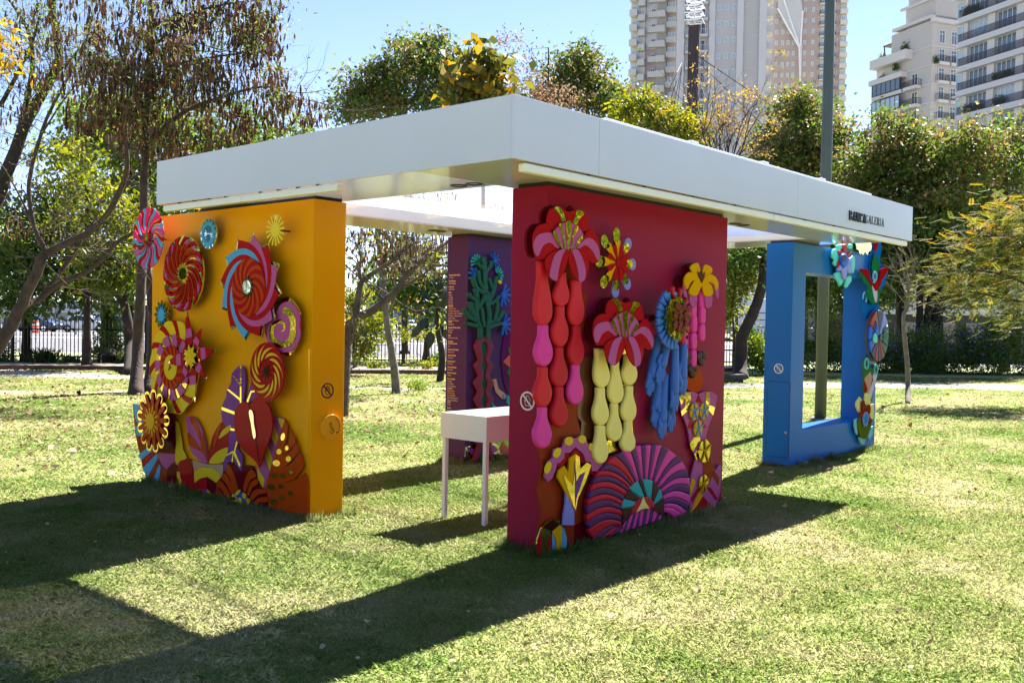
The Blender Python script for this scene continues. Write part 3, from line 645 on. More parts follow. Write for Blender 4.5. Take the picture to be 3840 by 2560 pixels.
def leaves():
    t = art('leaf_relief', FY, Z2, 620, 800, .03, 'purple and rust leaf curving left above the foot mural', 'leaf relief', 'leaf reliefs on the yellow wall')
    pz('leaf', FY, Z2, [(530, 595), (575, 585), (620, 615), (660, 690), (690, 800), (712, 972), (650, 950), (590, 900), (555, 820), (545, 700)], .02, .012, A_MAU, t, 3)
    for p in ([(560, 600), (600, 600), (640, 680), (655, 800), (620, 720)], [(545, 720), (600, 780), (655, 870), (600, 850), (555, 815)], [(665, 720), (690, 820), (706, 955), (680, 900), (655, 860)]): pz('leaf_stripe', FY, Z2, p, .0322, .004, A_OR, t, 3)
    t = art('leaf_relief', FY, Z2, 820, 800, .03, 'red, orange and yellow leaf beside the anthurium', 'leaf relief', 'leaf reliefs on the yellow wall')
    pz('leaf', FY, Z2, [(720, 975), (735, 830), (770, 720), (820, 640), (870, 622), (908, 645), (905, 720), (890, 850), (850, 960), (820, 980)], .02, .012, A_RED, t, 3)
    pz('leaf_stripe', FY, Z2, [(805, 770), (840, 700), (905, 655), (900, 700), (850, 745)], .0322, .004, A_YEL, t, 3); pz('leaf_stripe', FY, Z2, [(725, 975), (770, 900), (830, 860), (885, 850), (850, 955), (815, 977)], .0322, .004, A_YEL, t, 3)
    pz('leaf_stripe', FY, Z2, [(790, 700), (815, 650), (835, 640), (805, 730), (770, 850), (765, 800)], .0322, .004, A_OR, t, 3)
    t = art('leaf_relief', FY, Z2, 930, 600, .05, 'tall purple leaf with gold veins behind the red heart', 'leaf relief', 'leaf reliefs on the yellow wall')
    pz('leaf', FY, Z2, [(990, 158), (1020, 190), (1030, 300), (1015, 450), (985, 700), (960, 850), (1000, 900), (1005, 1000), (985, 1045), (930, 965), (880, 975), (860, 1060), (840, 960), (885, 860), (890, 700), (835, 620), (832, 500), (870, 420), (870, 370), (910, 300), (915, 230), (960, 175)], .02, .014, A_PUR, t, 2)
    for p in ([(986, 160), (997, 160), (997, 470), (984, 470)], [(875, 360), (890, 355), (985, 430), (982, 450)], [(830, 505), (838, 505), (940, 545), (938, 568), (832, 530)], [(905, 680), (945, 690), (940, 705), (905, 702)], [(955, 790), (965, 800), (945, 880), (990, 990), (982, 1010), (930, 900), (925, 965), (915, 965), (925, 890), (860, 920), (868, 905), (935, 870)], [(928, 230), (990, 305), (985, 320), (920, 240)]):
        pz('vein', FY, Z2, p, .0342, .004, GOLD, t)
    pz('leaf', FY, Z2, [(1085, 270), (1115, 380), (1150, 440), (1090, 450), (1060, 480), (1035, 460)], .02, .014, A_PUR, t); pz('vein', FY, Z2, [(1040, 455), (1075, 370), (1112, 365), (1112, 378), (1082, 384), (1052, 470)], .0342, .004, GOLD, t)
    t = art('leaf_relief', FY, Z2, 1260, 820, .03, 'long mauve and yellow striped ribbon leaf left of the monstera leaf', 'leaf relief', 'leaf reliefs on the yellow wall')
    pz('leaf', FY, Z2, [(1262, 595), (1310, 590), (1350, 605), (1368, 640), (1340, 720), (1290, 900), (1240, 1100), (1195, 1200), (1140, 1130), (1120, 1050), (1180, 900), (1240, 760)], .014, .01, A_MAU, t, 2)
    for p in ([(1300, 595), (1355, 610), (1360, 640), (1335, 690)], [(1262, 640), (1305, 760), (1280, 830), (1250, 760)], [(1215, 820), (1255, 940), (1235, 1040), (1190, 900)], [(1130, 1010), (1190, 1110), (1180, 1185), (1135, 1110)]): pz('leaf_stripe', FY, Z2, p, .0242, .004, A_YEL, t)
    t = art('leaf_relief', FY, Z2, 1380, 1000, .05, 'orange monstera leaf with slits and round gold holes at the wall\'s right foot', 'leaf relief', 'leaf reliefs on the yellow wall')
    OUT = [(1362, 612), (1385, 670), (1375, 760), (1350, 860), (1400, 790), (1412, 690), (1440, 760), (1450, 800), (1400, 870), (1330, 925), (1420, 870), (1458, 800), (1478, 880), (1400, 970), (1350, 1015), (1430, 970), (1488, 885), (1505, 940), (1518, 1010), (1440, 1110), (1355, 1138), (1440, 1128), (1530, 1055), (1550, 1180), (1556, 1415), (1480, 1400), (1400, 1385), (1300, 1365), (1225, 1350), (1215, 1260), (1190, 1190), (1240, 1030), (1290, 860), (1325, 720)]
    pz('leaf', FY, Z2, OUT, .026, .012, A_OR, t)
    for x, y, a, b in ((1345, 755, 17, 32), (1312, 880, 22, 24), (1377, 850, 15, 22), (1290, 975, 32, 26), (1392, 940, 22, 24), (1270, 1078, 33, 20), (1343, 1080, 22, 20), (1412, 1054, 21, 20), (1248, 1178, 33, 23), (1326, 1170, 21, 19), (1408, 1229, 26, 18), (1334, 1265, 22, 20), (1266, 1300, 29, 25)): pz('gold_hole', FY, Z2, ell(x, y, a, b, 20, .2), .0382, .005, GOLD, t)
leaves()
def heart():
    t = art('anthurium', FY, Z2, 1100, 700, .09, 'glossy dark red heart-shaped anthurium with a silver spadix', 'wall flower')
    pin(FY, FY.px(*Z2(1095, 700), .08), .08, t)
    pz('spathe', FY, Z2, [(1068, 520), (1050, 475), (1010, 462), (968, 490), (940, 560), (935, 660), (955, 760), (1005, 860), (1080, 930), (1120, 970), (1145, 1010), (1165, 970), (1190, 880), (1230, 780), (1255, 670), (1245, 560), (1210, 470), (1150, 420), (1105, 430), (1085, 470)], .08, .012, A_RED, t, 4)
    pz('spadix', FY, Z2, [(1065, 530), (1085, 535), (1098, 580), (1100, 640), (1112, 700), (1116, 755), (1100, 770), (1085, 700), (1078, 650), (1068, 600), (1060, 560)], .0925, .012, MIR, t, 2)
    pz('crease', FY, Z2, [(1092, 640), (1098, 640), (1150, 960), (1140, 960)], .0922, .002, A_WINE, t)
heart()

# ---------------------------------------------------------------- RED WALL
def hib(t, Z, ox, oy, k, off):
    """layered hibiscus; local drawing grid of the upper flower"""
    f = lambda pts: [(ox+(x-540)*k, oy+(y-520)*k) for x, y in pts]
    def q(n, pts, o, th, m, sm=4): return pz(n, FR, Z, f(pts), off+o, th, m, t, sm)
    back = [(545, 250), (500, 215), (450, 205), (400, 235), (378, 300), (380, 350), (320, 355), (275, 410), (262, 500), (275, 580), (300, 628), (360, 620), (370, 690), (400, 780), (455, 812), (510, 750), (545, 650), (575, 720), (630, 815), (680, 800), (710, 720), (715, 650), (760, 668), (800, 645), (808, 560), (790, 470), (750, 400), (710, 400), (708, 330), (690, 260), (650, 232), (600, 235)]
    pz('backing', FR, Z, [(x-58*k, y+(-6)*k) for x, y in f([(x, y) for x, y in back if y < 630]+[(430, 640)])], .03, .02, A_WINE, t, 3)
    q('petal', [(545, 250), (500, 215), (450, 205), (400, 235), (378, 300), (382, 360), (440, 400), (540, 330), (640, 400), (712, 400), (708, 330), (690, 260), (650, 232), (600, 235)], 0, .012, A_RED)
    q('petal', [(420, 420), (380, 350), (320, 355), (275, 410), (262, 500), (275, 580), (300, 628), (400, 620), (470, 550)], .004, .012, A_RED)
    q('petal', [(680, 440), (720, 395), (750, 400), (790, 470), (808, 560), (800, 645), (760, 668), (690, 630), (620, 550)], .004, .012, A_RED)
    q('petal_band', [(268, 500), (300, 440), (360, 420), (420, 430), (475, 530), (455, 545), (400, 500), (340, 530), (300, 610), (272, 570)], .0165, .005, A_MAU)
    q('petal_band', [(680, 475), (720, 462), (765, 490), (800, 560), (800, 640), (785, 640), (740, 560), (685, 522), (640, 548), (620, 535)], .0165, .005, A_MAU)
    q('petal', [(545, 565), (480, 555), (390, 600), (366, 650), (378, 730), (410, 790), (455, 812), (500, 760), (535, 670)], .018, .012, A_RED)
    q('petal', [(550, 560), (610, 550), (690, 600), (716, 670), (705, 750), (680, 800), (640, 820), (590, 760), (555, 660)], .018, .012, A_RED)
    q('petal_band', [(440, 600), (490, 555), (520, 560), (495, 620), (470, 720), (455, 808), (420, 800), (398, 770), (410, 690)], .0305, .005, A_MAU)
    q('petal_band', [(580, 562), (620, 555), (660, 620), (690, 720), (682, 800), (640, 820), (630, 740), (610, 650)], .0305, .005, A_MAU)
    q('fan', [(545, 556), (495, 545), (430, 440), (465, 370), (540, 332), (620, 368), (672, 450), (600, 550)], .020, .010, A_MAU)
    for p in ([(425, 430), (440, 400), (470, 470), (497, 540), (485, 535)], [(470, 360), (492, 345), (515, 440), (527, 550), (515, 548), (495, 430)], [(530, 333), (570, 333), (566, 440), (553, 555), (545, 555), (535, 440)], [(605, 365), (630, 380), (590, 460), (578, 553), (570, 552), (580, 450)], [(655, 440), (672, 460), (625, 520), (605, 553), (600, 545), (620, 490)]):
        q('stamen', p, .0305, .005, GOLD, 3)
    q('stamen', [(430, 222), (470, 208), (505, 250), (528, 330), (495, 330), (480, 280)], .0125, .005, GOLD, 3); q('stamen', [(615, 240), (655, 240), (678, 262), (640, 310), (612, 355), (585, 330), (605, 285)], .0125, .005, GOLD, 3)
    c = FR.px(*Z(ox, oy-70*k), off); pin(FR, c, off, t, .02)
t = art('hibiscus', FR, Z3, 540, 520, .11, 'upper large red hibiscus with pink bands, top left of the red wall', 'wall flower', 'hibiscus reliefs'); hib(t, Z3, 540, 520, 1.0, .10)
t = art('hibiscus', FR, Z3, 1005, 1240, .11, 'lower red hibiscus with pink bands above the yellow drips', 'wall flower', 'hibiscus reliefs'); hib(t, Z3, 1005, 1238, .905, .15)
def drop(F, Z, x, top, cy, rx, nw, ry, lean=0):
    P = []
    for i in range(12):
        u = i/11; y = top+(cy-top)*u; w = nw+(rx-nw)*(.5-.5*math.cos(math.pi*max(0, (u-.25)/.75)))
        P.append((x+lean*(1-u)+w, y))
    arc_ = [(x+rx*math.cos(a), cy+ry*math.sin(a)) for a in np.linspace(0, math.pi, 14)[1:-1]]
    return P+arc_+[(2*(x+lean*(1-i/11))-px_, y) for i, (px_, y) in list(enumerate(P))[::-1]]
Z3to4 = 700/.459184
def column(label, items, off, cat='cushion string'):
    t = art('cushion_drips', FR, Z3, items[0][0], items[0][2], off, label, cat, 'cushion drips')
    for i, (x, top, cy, rx, nw, ry, m, ln) in enumerate(items):
        pts = T_(FR, Z3, drop(FR, Z3, x, top, cy, rx, nw, ry, ln), off+.03)
        plate('drop', FR, pts, off, .042, m, t, .018, bres=3)
S4 = lambda y: y+1524.4
column('left string of red and pink cushion drops, longest of the three', [(345, 650, 1060, 70, 36, 115, C_RED, -8), (347, 1172, 1392, 71, 33, 118, C_PNK, 0), (341, S4(-10), S4(200), 70, 32, 118, C_RED, 4), (337, S4(318), S4(540), 71, 30, 115, C_PNK, 4)], .045)
column('middle string of crimson cushion drops under the upper hibiscus', [(490, 740, 930, 62, 30, 92, C_RED, 8), (481, 1020, 1230, 66, 30, 122, C_RED, 2), (474, S4(-172), S4(50), 67, 30, 105, C_CRIM, 0), (474, S4(150), S4(380), 66, 30, 102, C_CRIM, 0)], .045)
column('right string of red cushion drops ending in one pink drop', [(612, 800, 1070, 63, 36, 110, C_RED, 0), (610, 1180, 1385, 64, 30, 118, C_CRIM, 6), (603, S4(-30), S4(190), 63, 28, 108, C_PNK, 6)], .045)
def yboard():
    t = art('drip_board', FR, Z4, 930, 400, .03, 'wavy gold mirror board behind the yellow drips', 'mirror board')
    pz('board', FR, Z4, [(775, -110), (960, -180), (1090, -80), (1105, 60), (1075, 160), (1095, 320), (1070, 440), (1085, 600), (1095, 680), (960, 690), (860, 780), (790, 770), (760, 690), (800, 470), (755, 330), (800, 160), (765, 40)], .02, .014, GOLD, t, 4)
yboard()
column('left string of lemon yellow cushion drops reaching the lowest', [(822, S4(-160), S4(60), 62, 36, 100, C_YEL, -16), (813, S4(160), S4(370), 62, 32, 98, C_YEL, -2), (810, S4(468), S4(680), 60, 34, 98, C_YEL, 2)], .045)
column('middle string of yellow cushion drops, shortest', [(936, S4(-80), S4(200), 60, 26, 92, C_YEL, -4), (924, S4(292), S4(505), 60, 26, 93, C_YEL, 2)], .045)
column('right string of yellow cushion drops beside the gloves', [(1048, S4(-110), S4(45), 60, 34, 92, C_YEL, 0), (1040, S4(145), S4(345), 60, 26, 95, C_YEL, 8), (1034, S4(435), S4(610), 58, 26, 75, C_YEL, 6)], .045)
def backboard():
    t = art('relief_board', FR, Z4, 480, 700, .02, 'tall glossy rust-red board with zigzag edge at the red wall\'s left', 'mural board')
    pz('board', FR, Z4, [(300, -880), (420, -900), (560, -880), (640, -640), (700, -600), (690, -400), (640, -200), (660, 200), (640, 340), (615, 400), (650, 520), (645, 600), (760, 700), (840, 790), (760, 900), (720, 1000), (690, 1200), (700, 1330), (720, 1400), (596, 1475), (300, 1500), (283, 1380), (335, 1170), (293, 1000), (340, 800), (300, 650), (262, 560), (300, 330), (262, 170), (310, 20), (270, -140), (320, -380), (265, -560), (290, -700)], .004, .014, A_RUST, t, 0)
    pz('panel', FR, Z4, [(598, 1280), (690, 1240), (705, 1335), (735, 1395), (598, 1470)], .0182, .003, A_WINE, t)
    pz('panel', FR, Z4, [(610, -60), (790, -100), (760, 60), (790, 180), (750, 330), (790, 460), (752, 620), (690, 560), (640, 590), (655, 440), (620, 380), (640, 100)], .0182, .003, mat('acrylic_umber', (.10, .028, .012), .12), t, 3)
backboard()
def fan():
    t = art('fan_cushion', FR, Z4, 1110, 1000, .07, 'big half-round quilted fan of pink, red and purple padded ribs', 'cushion fan')
    cx, cy = 1150, 1130
    pz('board', FR, Z4, [(740, 1400), (700, 1310), (690, 1200), (700, 1060), (740, 900), (830, 780), (960, 690), (1110, 628), (1280, 628), (1400, 690), (1500, 800), (1535, 930), (1530, 1100), (1500, 1190), (1380, 1220), (1000, 1345)], .02, .02, DARK, t, 3)
    # outer ribs given as inner and outer end of each seam, then filled between neighbours
    seams = [((990, 1290), (952, 1346)), ((984, 1290), (885, 1368)), ((978, 1288), (815, 1382)), ((975, 1280), (738, 1392)), ((970, 1250), (708, 1310)), ((975, 1205), (692, 1250)), ((985, 1165), (694, 1190)), ((978, 1120), (698, 1120)), ((990, 1085), (706, 1065)), ((1005, 1045), (722, 1000)), ((1020, 1005), (740, 945)), ((1040, 985), (765, 885)), ((1056, 965), (800, 835)), ((1068, 950), (852, 775)), ((1085, 935), (920, 715)), ((1098, 925), (985, 685)), ((1115, 915), (1040, 660)), ((1138, 908), (1085, 640)), ((1150, 904), (1130, 630)), ((1168, 902), (1172, 628)), ((1186, 902), (1215, 628)), ((1205, 905), (1255, 628)), ((1222, 912), (1300, 632)), ((1240, 922), (1360, 660)), ((1258, 935), (1425, 715)), ((1272, 950), (1470, 760)), ((1286, 968), (1505, 825)), ((1296, 990), (1527, 895)), ((1304, 1010), (1535, 960)), ((1310, 1040), (1532, 1035)), ((1313, 1075), (1525, 1105)), ((1315, 1110), (1505, 1165)), ((1316, 1140), (1470, 1195)), ((1314, 1175), (1395, 1215))]
    cols = ['p', 'r', 'p', 'r', 'p', 'r', 'p', 'r', 'p', 'r', 'p', 'r', 'p', 'r', 'p', 'k', 'p', 'k', 'p', 'k', 'p', 'k', 'p', 'k', 'p', 'k', 'p', 'k', 'p', 'k', 'p', 'k', 'k']
    cm = {'r': C_CRIM, 'p': C_PUR, 'k': C_PNK}
    def bow(a, b):       # seams bulge upwards
        a, b = np.array(a, float), np.array(b, float); L = np.linalg.norm(b-a); side_ = abs(b[0]-a[0])/L
        return [a+(b-a)*u+np.array([0, -1])*math.sin(math.pi*u)*L*.17*side_ for u in np.linspace(0, 1, 9)]
    for (s0, s1, c) in zip(seams[:-1], seams[1:], cols):
        pts = [tuple(p) for p in bow(*s0)]+[tuple(p) for p in bow(*s1)[::-1]]
        plate('rib', FR, T_(FR, Z4, pts, .07), .035, .05, cm[c], t, .015, bres=3)
    base = [(955, 1348), (1000, 1285), (1090, 1175), (1170, 1142), (1250, 1150), (1320, 1222)]
    n = 14
    top = smooth_pts([(985, 1288), (1060, 1195), (1110, 1165), (1160, 1148), (1230, 1142), (1290, 1172), (1316, 1205)], 4, False); bot = [(957+(1325-957)*i/n, 1346-(1346-1222)*i/n) for i in range(n+1)]
    tp_ = [top[int(round(i*(len(top)-1)/n))] for i in range(n+1)]
    for i in range(n):
        plate('rib', FR, T_(FR, Z4, [tuple(tp_[i]), tuple(tp_[i+1]), bot[i+1], bot[i]], .07), .035, .045, C_PNK if i % 2 == 0 else C_PUR, t, .010, bres=3)
    # centre arch
    Ls = smooth_pts([(1052, 1190), (1075, 1125), (1110, 1075), (1165, 1045), (1220, 1065), (1245, 1105), (1247, 1145)], 3, False); Us = smooth_pts([(985, 1285), (980, 1180), (985, 1110), (1015, 1020), (1075, 945), (1150, 905), (1230, 918), (1290, 980), (1312, 1060), (1316, 1190)], 2, False)
    cc = [C_BROWN, C_BROWN, C_TEAL, C_BROWN, C_TEAL, C_BROWN, C_TEAL, C_BROWN, C_TEAL, C_BROWN]
    m = len(cc)
    for i in range(m):
        g = lambda S, u: S[min(int(u*(len(S)-1)), len(S)-1)]
        u0, u1 = i/m, (i+1)/m; pts = [tuple(g(Us, u0+(u1-u0)*k/3)) for k in range(4)]+[tuple(g(Ls, u1-(u1-u0)*k/3)) for k in range(4)]
        plate('arch_block', FR, T_(FR, Z4, pts, .08), .045, .045, cc[i], t, .011, bres=3)
    plate('arch_core', FR, T_(FR, Z4, [(1056, 1198)]+[tuple(p) for p in Ls]+[(1200, 1145), (1110, 1168)], .08), .045, .045, C_CRIM, t, .012, bres=3)
    plate('triangle', FR, T_(FR, Z4, [(1155, 1050), (1175, 1100), (1205, 1142), (1150, 1148), (1100, 1170), (1135, 1110)], .09), .085, .016, C_YEL, t, .006)
fan()
def star_r():
    D = Disc(FR, Z3, 930, 665, 285, .09)
    t = art('star_flower', FR, Z3, 930, 665, .09, 'eight-petal flower of gold, lilac and orange right of the upper hibiscus', 'wall flower')
    pin(FR, D.c, .09, t, .015)
    for k in range(8):
        a = R_(90)+2*math.pi*k/8
        back = A_LIL if k in (4, 5, 6, 7) else GOLD
        D.plate('petal', round_petal(D, a, .30, 1.0, .08, .17), .008, back, t, .0003*k)
        if back is A_LIL: D.plate('petal_band', round_petal(D, a, .20, .80, .06, .13), .005, GOLD, t, .0085+.0003*k)
        D.plate('tongue', [D.p(.0, a), D.p(.52, a+.22), D.p(.66, a+.20), D.p(.58, a), D.p(.66, a-.20), D.p(.52, a-.22)] if k in (0, 1, 2, 3) else [D.p(0, a), D.p(.42, a+.25), D.p(.50, a), D.p(.42, a-.25)], .005, A_GOLDY if k in (0, 1, 2, 3) else A_RED, t, .0165+.0002*k)
        b = a+math.pi/8
        D.plate('tongue', [D.p(0, b), D.p(.42, b+.22), D.p(.56, b+.12), D.p(.50, b), D.p(.56, b-.12), D.p(.42, b-.22)], .005, A_RED, t, .0235)
    D.plate('heart', D.circle(.13, 16), .005, A_RED, t, .029)
star_r()
def pansy():
    t = art('pansy', FR, Z3, 1640, 800, .10, 'yellow pansy with mauve tongues and pink beaded tassels at the red wall\'s right edge', 'wall flower')
    pin(FR, FR.px(*Z3(1640, 800), .1), .1, t, .02)
    pz('backing', FR, Z3, [(1500, 690), (1560, 665), (1590, 700), (1560, 760), (1500, 800), (1480, 850), (1460, 900), (1435, 850), (1450, 780), (1490, 750)], .03, .02, A_WINE, t, 3)
    for p in ([(1490, 830), (1500, 860), (1520, 930), (1505, 960), (1488, 900)], [(1560, 900), (1600, 940), (1590, 1010), (1570, 1030), (1545, 1000), (1538, 940)], [(1665, 930), (1720, 920), (1720, 1010), (1700, 1030), (1680, 1035), (1668, 1000)], [(1750, 860), (1775, 850), (1775, 940), (1765, 955), (1752, 920)]): pz('tongue', FR, Z3, p, .096, .01, A_MAU, t, 3)
    pz('petal', FR, Z3, [(1545, 700), (1575, 672), (1610, 672), (1630, 740), (1640, 800), (1600, 770), (1560, 740)], .10, .01, A_GOLDY, t, 3); pz('petal', FR, Z3, [(1645, 740), (1660, 685), (1690, 685), (1722, 710), (1715, 750), (1660, 780), (1640, 820)], .10, .01, A_GOLDY, t, 3)
    pz('petal', FR, Z3, [(1638, 830), (1600, 770), (1540, 740), (1500, 780), (1497, 840), (1520, 880), (1545, 830), (1580, 805), (1545, 870), (1540, 920), (1600, 930), (1640, 850), (1662, 930), (1725, 925), (1722, 860), (1690, 820), (1740, 840), (1755, 890), (1775, 840), (1750, 780), (1700, 760), (1660, 790)], .104, .012, A_GOLDY, t, 3)
    pz('throat', FR, Z3, [(1605, 735), (1625, 760), (1635, 725), (1650, 760), (1668, 740), (1655, 790), (1638, 830), (1618, 780)], .1165, .006, mat('acrylic_umber', (0, 0, 0)), t)
    for xs_, ys, sg in (((1575, 1580, 1577, 1576), (1040, 1160, 1300, 1440), 1), ((1645, 1648, 1645), (960, 1090, 1230), 1), ((1512, 1512, 1510), (1230, 1310, 1380), .8)):
        for x, y in zip(xs_, ys):
            plate('bead', FR, T_(FR, Z3, smooth_pts([(x-17*sg, y-60), (x+17*sg, y-60), (x+21*sg, y), (x+16*sg, y+66), (x-16*sg, y+66), (x-21*sg, y)], 3), .09), .05, .045, C_PNK, t, .016, bres=3)
    for x, y in ((1640, 1440), (1570, 1540), (1520, 1440)):
        for dx, dy, r in ((-18, -18, 24), (20, -18, 24), (0, 30, 25)):
            plate('heart_bead', FR, T_(FR, Z3, ell(x+dx, y+dy, r, r*1.5, 16, .25*(1 if dx < 0 else -1)), .09), .05, .04, C_BROWN, t, .017, bres=3)
    pz('tassel_board', FR, Z3, [(1545, 1060), (1600, 1040), (1620, 1200), (1600, 1480), (1640, 1560), (1640, 1680), (1590, 1720), (1510, 1680), (1500, 1500), (1530, 1300)], .004, .012, A_OR, t, 4)
pansy()
def capsule(mb, p, q, r0, r1, n=10, m=5):
    p, q = np.array(p, float), np.array(q, float); d = q-p; L = np.linalg.norm(d); d /= L; pts, rad = [], []
    for i in range(m):
        a = math.pi/2*i/m; pts.append(p-d*r0*math.cos(a)*.98); rad.append(max(r0*math.sin(a), 1e-4))
    for u in np.linspace(0, 1, 5): pts.append(p+d*L*u); rad.append(r0+(r1-r0)*u)
    for i in range(1, m+1):
        a = math.pi/2*i/m; pts.append(q+d*r1*math.sin(a)*.98); rad.append(max(r1*math.cos(a), 1e-4))
    mb.tube(pts, rad, n)
def gloves():
    r = random.Random(5)
    D = Disc(FR, Z3, 1410, 1115, 250, .21)
    t = art('sunflower_head', FR, Z3, 1410, 1115, .20, 'gold mirror sunflower head with red and blue padded petals above the gloves', 'wall flower')
    pin(FR, D.c, .21, t, .025)
    D.plate('ring', D.circle(.86), .02, acr('cyan', (.05, .42, .62)), t, -.03)
    for k in range(24):
        a = 2*math.pi*(k+.5)/24; red = -1.2 < math.atan2(math.sin(a), math.cos(a)) < 2.1
        c = (math.cos(a), math.sin(a)); f = lambda x, y: (D.c[0]+D.R*(x*c[0]-y*c[1]), D.c[1]+D.R*(x*c[1]+y*c[0]))
        pts = [f(x, y) for x, y in ((.62, .045), (.82, .07), (1.0, .11), (1.05, .06), (.99, 0), (1.05, -.06), (1.0, -.11), (.82, -.07), (.62, -.045))]
        if k % 2 == 0 or not red: plate('petal', FR, pts, .19, .03, C_CRIM if red else C_GLOVE, t, .010)
    P = [D.p(.70+.05*math.cos(14*a), a) for a in np.linspace(0, 2*math.pi, 99)[:-1]]
    D.plate('mirror_heart', P, .012, GOLD, t, .025)
    for x, y in ((.05, .30), (.30, .38), (-.20, .10), (.10, .02), (.38, .08), (.52, .28), (-.22, -.22), (.04, -.34), (.28, -.38), (.44, -.18), (-.12, .42), (.10, -.12)):
        c = (D.c[0]+D.R*x, D.c[1]+D.R*y); D.plate('seed', [(c[0]+.105*D.R*math.cos(a), c[1]+.13*D.R*math.sin(a)) for a in np.linspace(0, 6.283, 19)[:-1]], .018, mat('acrylic_seed', (.22, .03, .018), .15), t, .037, .006)
    # stuffed gloves hanging fingers down: wrist point, palm and five fingers each
    ZC = lambda x, y: (2325+x*1.048, 1012+y*1.048)
    spots = [(135, 245, 112, 372, .085, 0), (168, 262, 150, 335, .125, 0), (196, 275, 194, 432, .140, 0), (226, 272, 223, 375, .120, 0), (138, 380, 127, 488, .060, 0), (160, 380, 150, 530, .085, 0), (182, 400, 180, 505, .070, 0)]
    for i, (x0, y0, x1, y1, off, lean) in enumerate(spots):
        low = ['leftmost blue glove of the hanging bunch, beside the lower hibiscus', 'short blue glove high in the bunch, second from the left', 'long blue glove nearest the viewer in the middle of the bunch', 'rightmost blue glove of the bunch, beside the pink tassels', 'blue glove low at the bunch\'s left side, under the leftmost one', 'lowest blue glove of the bunch, fingers pointing at the fan cushion', 'blue glove low at the bunch\'s right side, above the vase'][i]
        g = art('stuffed_glove', FR, ZC, x0, y0, off, low, 'glove', 'stuffed gloves of the hanging bunch')
        P0 = FR.p3(*FR.px(*ZC(x0, y0), off), off); P1 = FR.p3(*FR.px(*ZC(x1, y1), off), off)
        d = P1-P0; L = np.linalg.norm(d); d /= L; s_ = np.cross(d, FR.n); s_ /= np.linalg.norm(s_)
        mb = MB(); capsule(mb, P0, P1, .032, .040, 14)
        W_ = .036
        for j, (fx, fl) in enumerate(((-1.12, .125), (-.36, .160), (.40, .155), (1.12, .12))):
            b = P1+s_*fx*W_*.86; e = b+d*fl*r.uniform(.95, 1.05)+s_*fx*.007+FR.n*r.uniform(0, .008); mdl = (b+e)/2+FR.n*.008
            mb.tube([b-d*.01, b+d*.02, mdl, b*.25+e*.75, e-d*.004, e+d*.004, e+d*.0085], [.0150, .0165, .0163, .0158, .0145, .0105, .001], 10)
        sg = 1 if i % 2 else -1; b = P0+(P1-P0)*.55+s_*sg*.03; e = b+d*.10+s_*sg*.040+FR.n*.012
        mb.tube([b, b*.6+e*.4+s_*sg*.012, b*.25+e*.75+s_*sg*.008, e-d*.004, e+d*.008], [.017, .0172, .016, .0135, .001], 10)
        mb.build('glove', C_GLOVE, g, smooth=True)
gloves()
def mushroom():
    t = art('tulip_relief', FR, Z4, 610, 900, .06, 'yellow tulip with lilac stem under an arch of pink and yellow scallops', 'wall flower')
    A = [(355, 880), (385, 760), (420, 735), (430, 660), (500, 645), (520, 575), (570, 558), (604, 575), (650, 548), (692, 580), (710, 618), (750, 615), (752, 745), (830, 785), (800, 845), (770, 840), (740, 840), (735, 770), (690, 760), (672, 700), (640, 670), (605, 645), (560, 690), (520, 690), (515, 730), (480, 770), (455, 780), (445, 830), (415, 900), (380, 928)]
    pz('arch', FR, Z4, A, .045, .014, A_MAU, t, 0)
    for x, y, a, b, r_ in ((382, 812, 24, 52, .3), (457, 690, 28, 44, .45), (553, 595, 34, 36, .5), (662, 580, 32, 34, -.2), (738, 645, 22, 34, -.2)): pz('dot', FR, Z4, ell(x, y, a, b, 20, r_), .0595, .005, A_YEL, t)
    pz('inner_arch', FR, Z4, [(460, 790), (500, 740), (530, 700), (565, 705), (605, 655), (640, 680), (670, 710), (690, 775), (735, 790), (745, 850), (790, 860), (740, 870), (690, 800), (620, 720), (560, 740), (500, 790), (470, 850)], .03, .012, A_RED, t)  # red cut-out along the inside of the arch
    pz('cup', FR, Z4, [(458, 885), (470, 835), (515, 795), (548, 850), (560, 735), (604, 700), (604, 1165), (560, 1080), (525, 1010), (500, 960)], .05, .014, A_GOLDY, t)
    pz('cup', FR, Z4, [(606, 700), (640, 725), (645, 820), (700, 770), (735, 790), (715, 850), (690, 920), (655, 1000), (625, 1060), (606, 1165)], .05, .014, GOLD, t)
    pz('cup_vein', FR, Z4, [(510, 870), (560, 930), (585, 960), (600, 860), (600, 1150), (570, 1060), (540, 980)], .0645, .004, GOLD, t); pz('cup_vein', FR, Z4, [(600, 760), (612, 860), (615, 940), (650, 870), (685, 850), (650, 960), (620, 1040), (602, 1150)], .0645, .004, A_PUR, t)
    pz('stem', FR, Z4, [(525, 1012), (560, 1085), (596, 1165), (596, 1280), (500, 1278), (510, 1190), (525, 1100)], .05, .012, A_LIL, t)
mushroom()
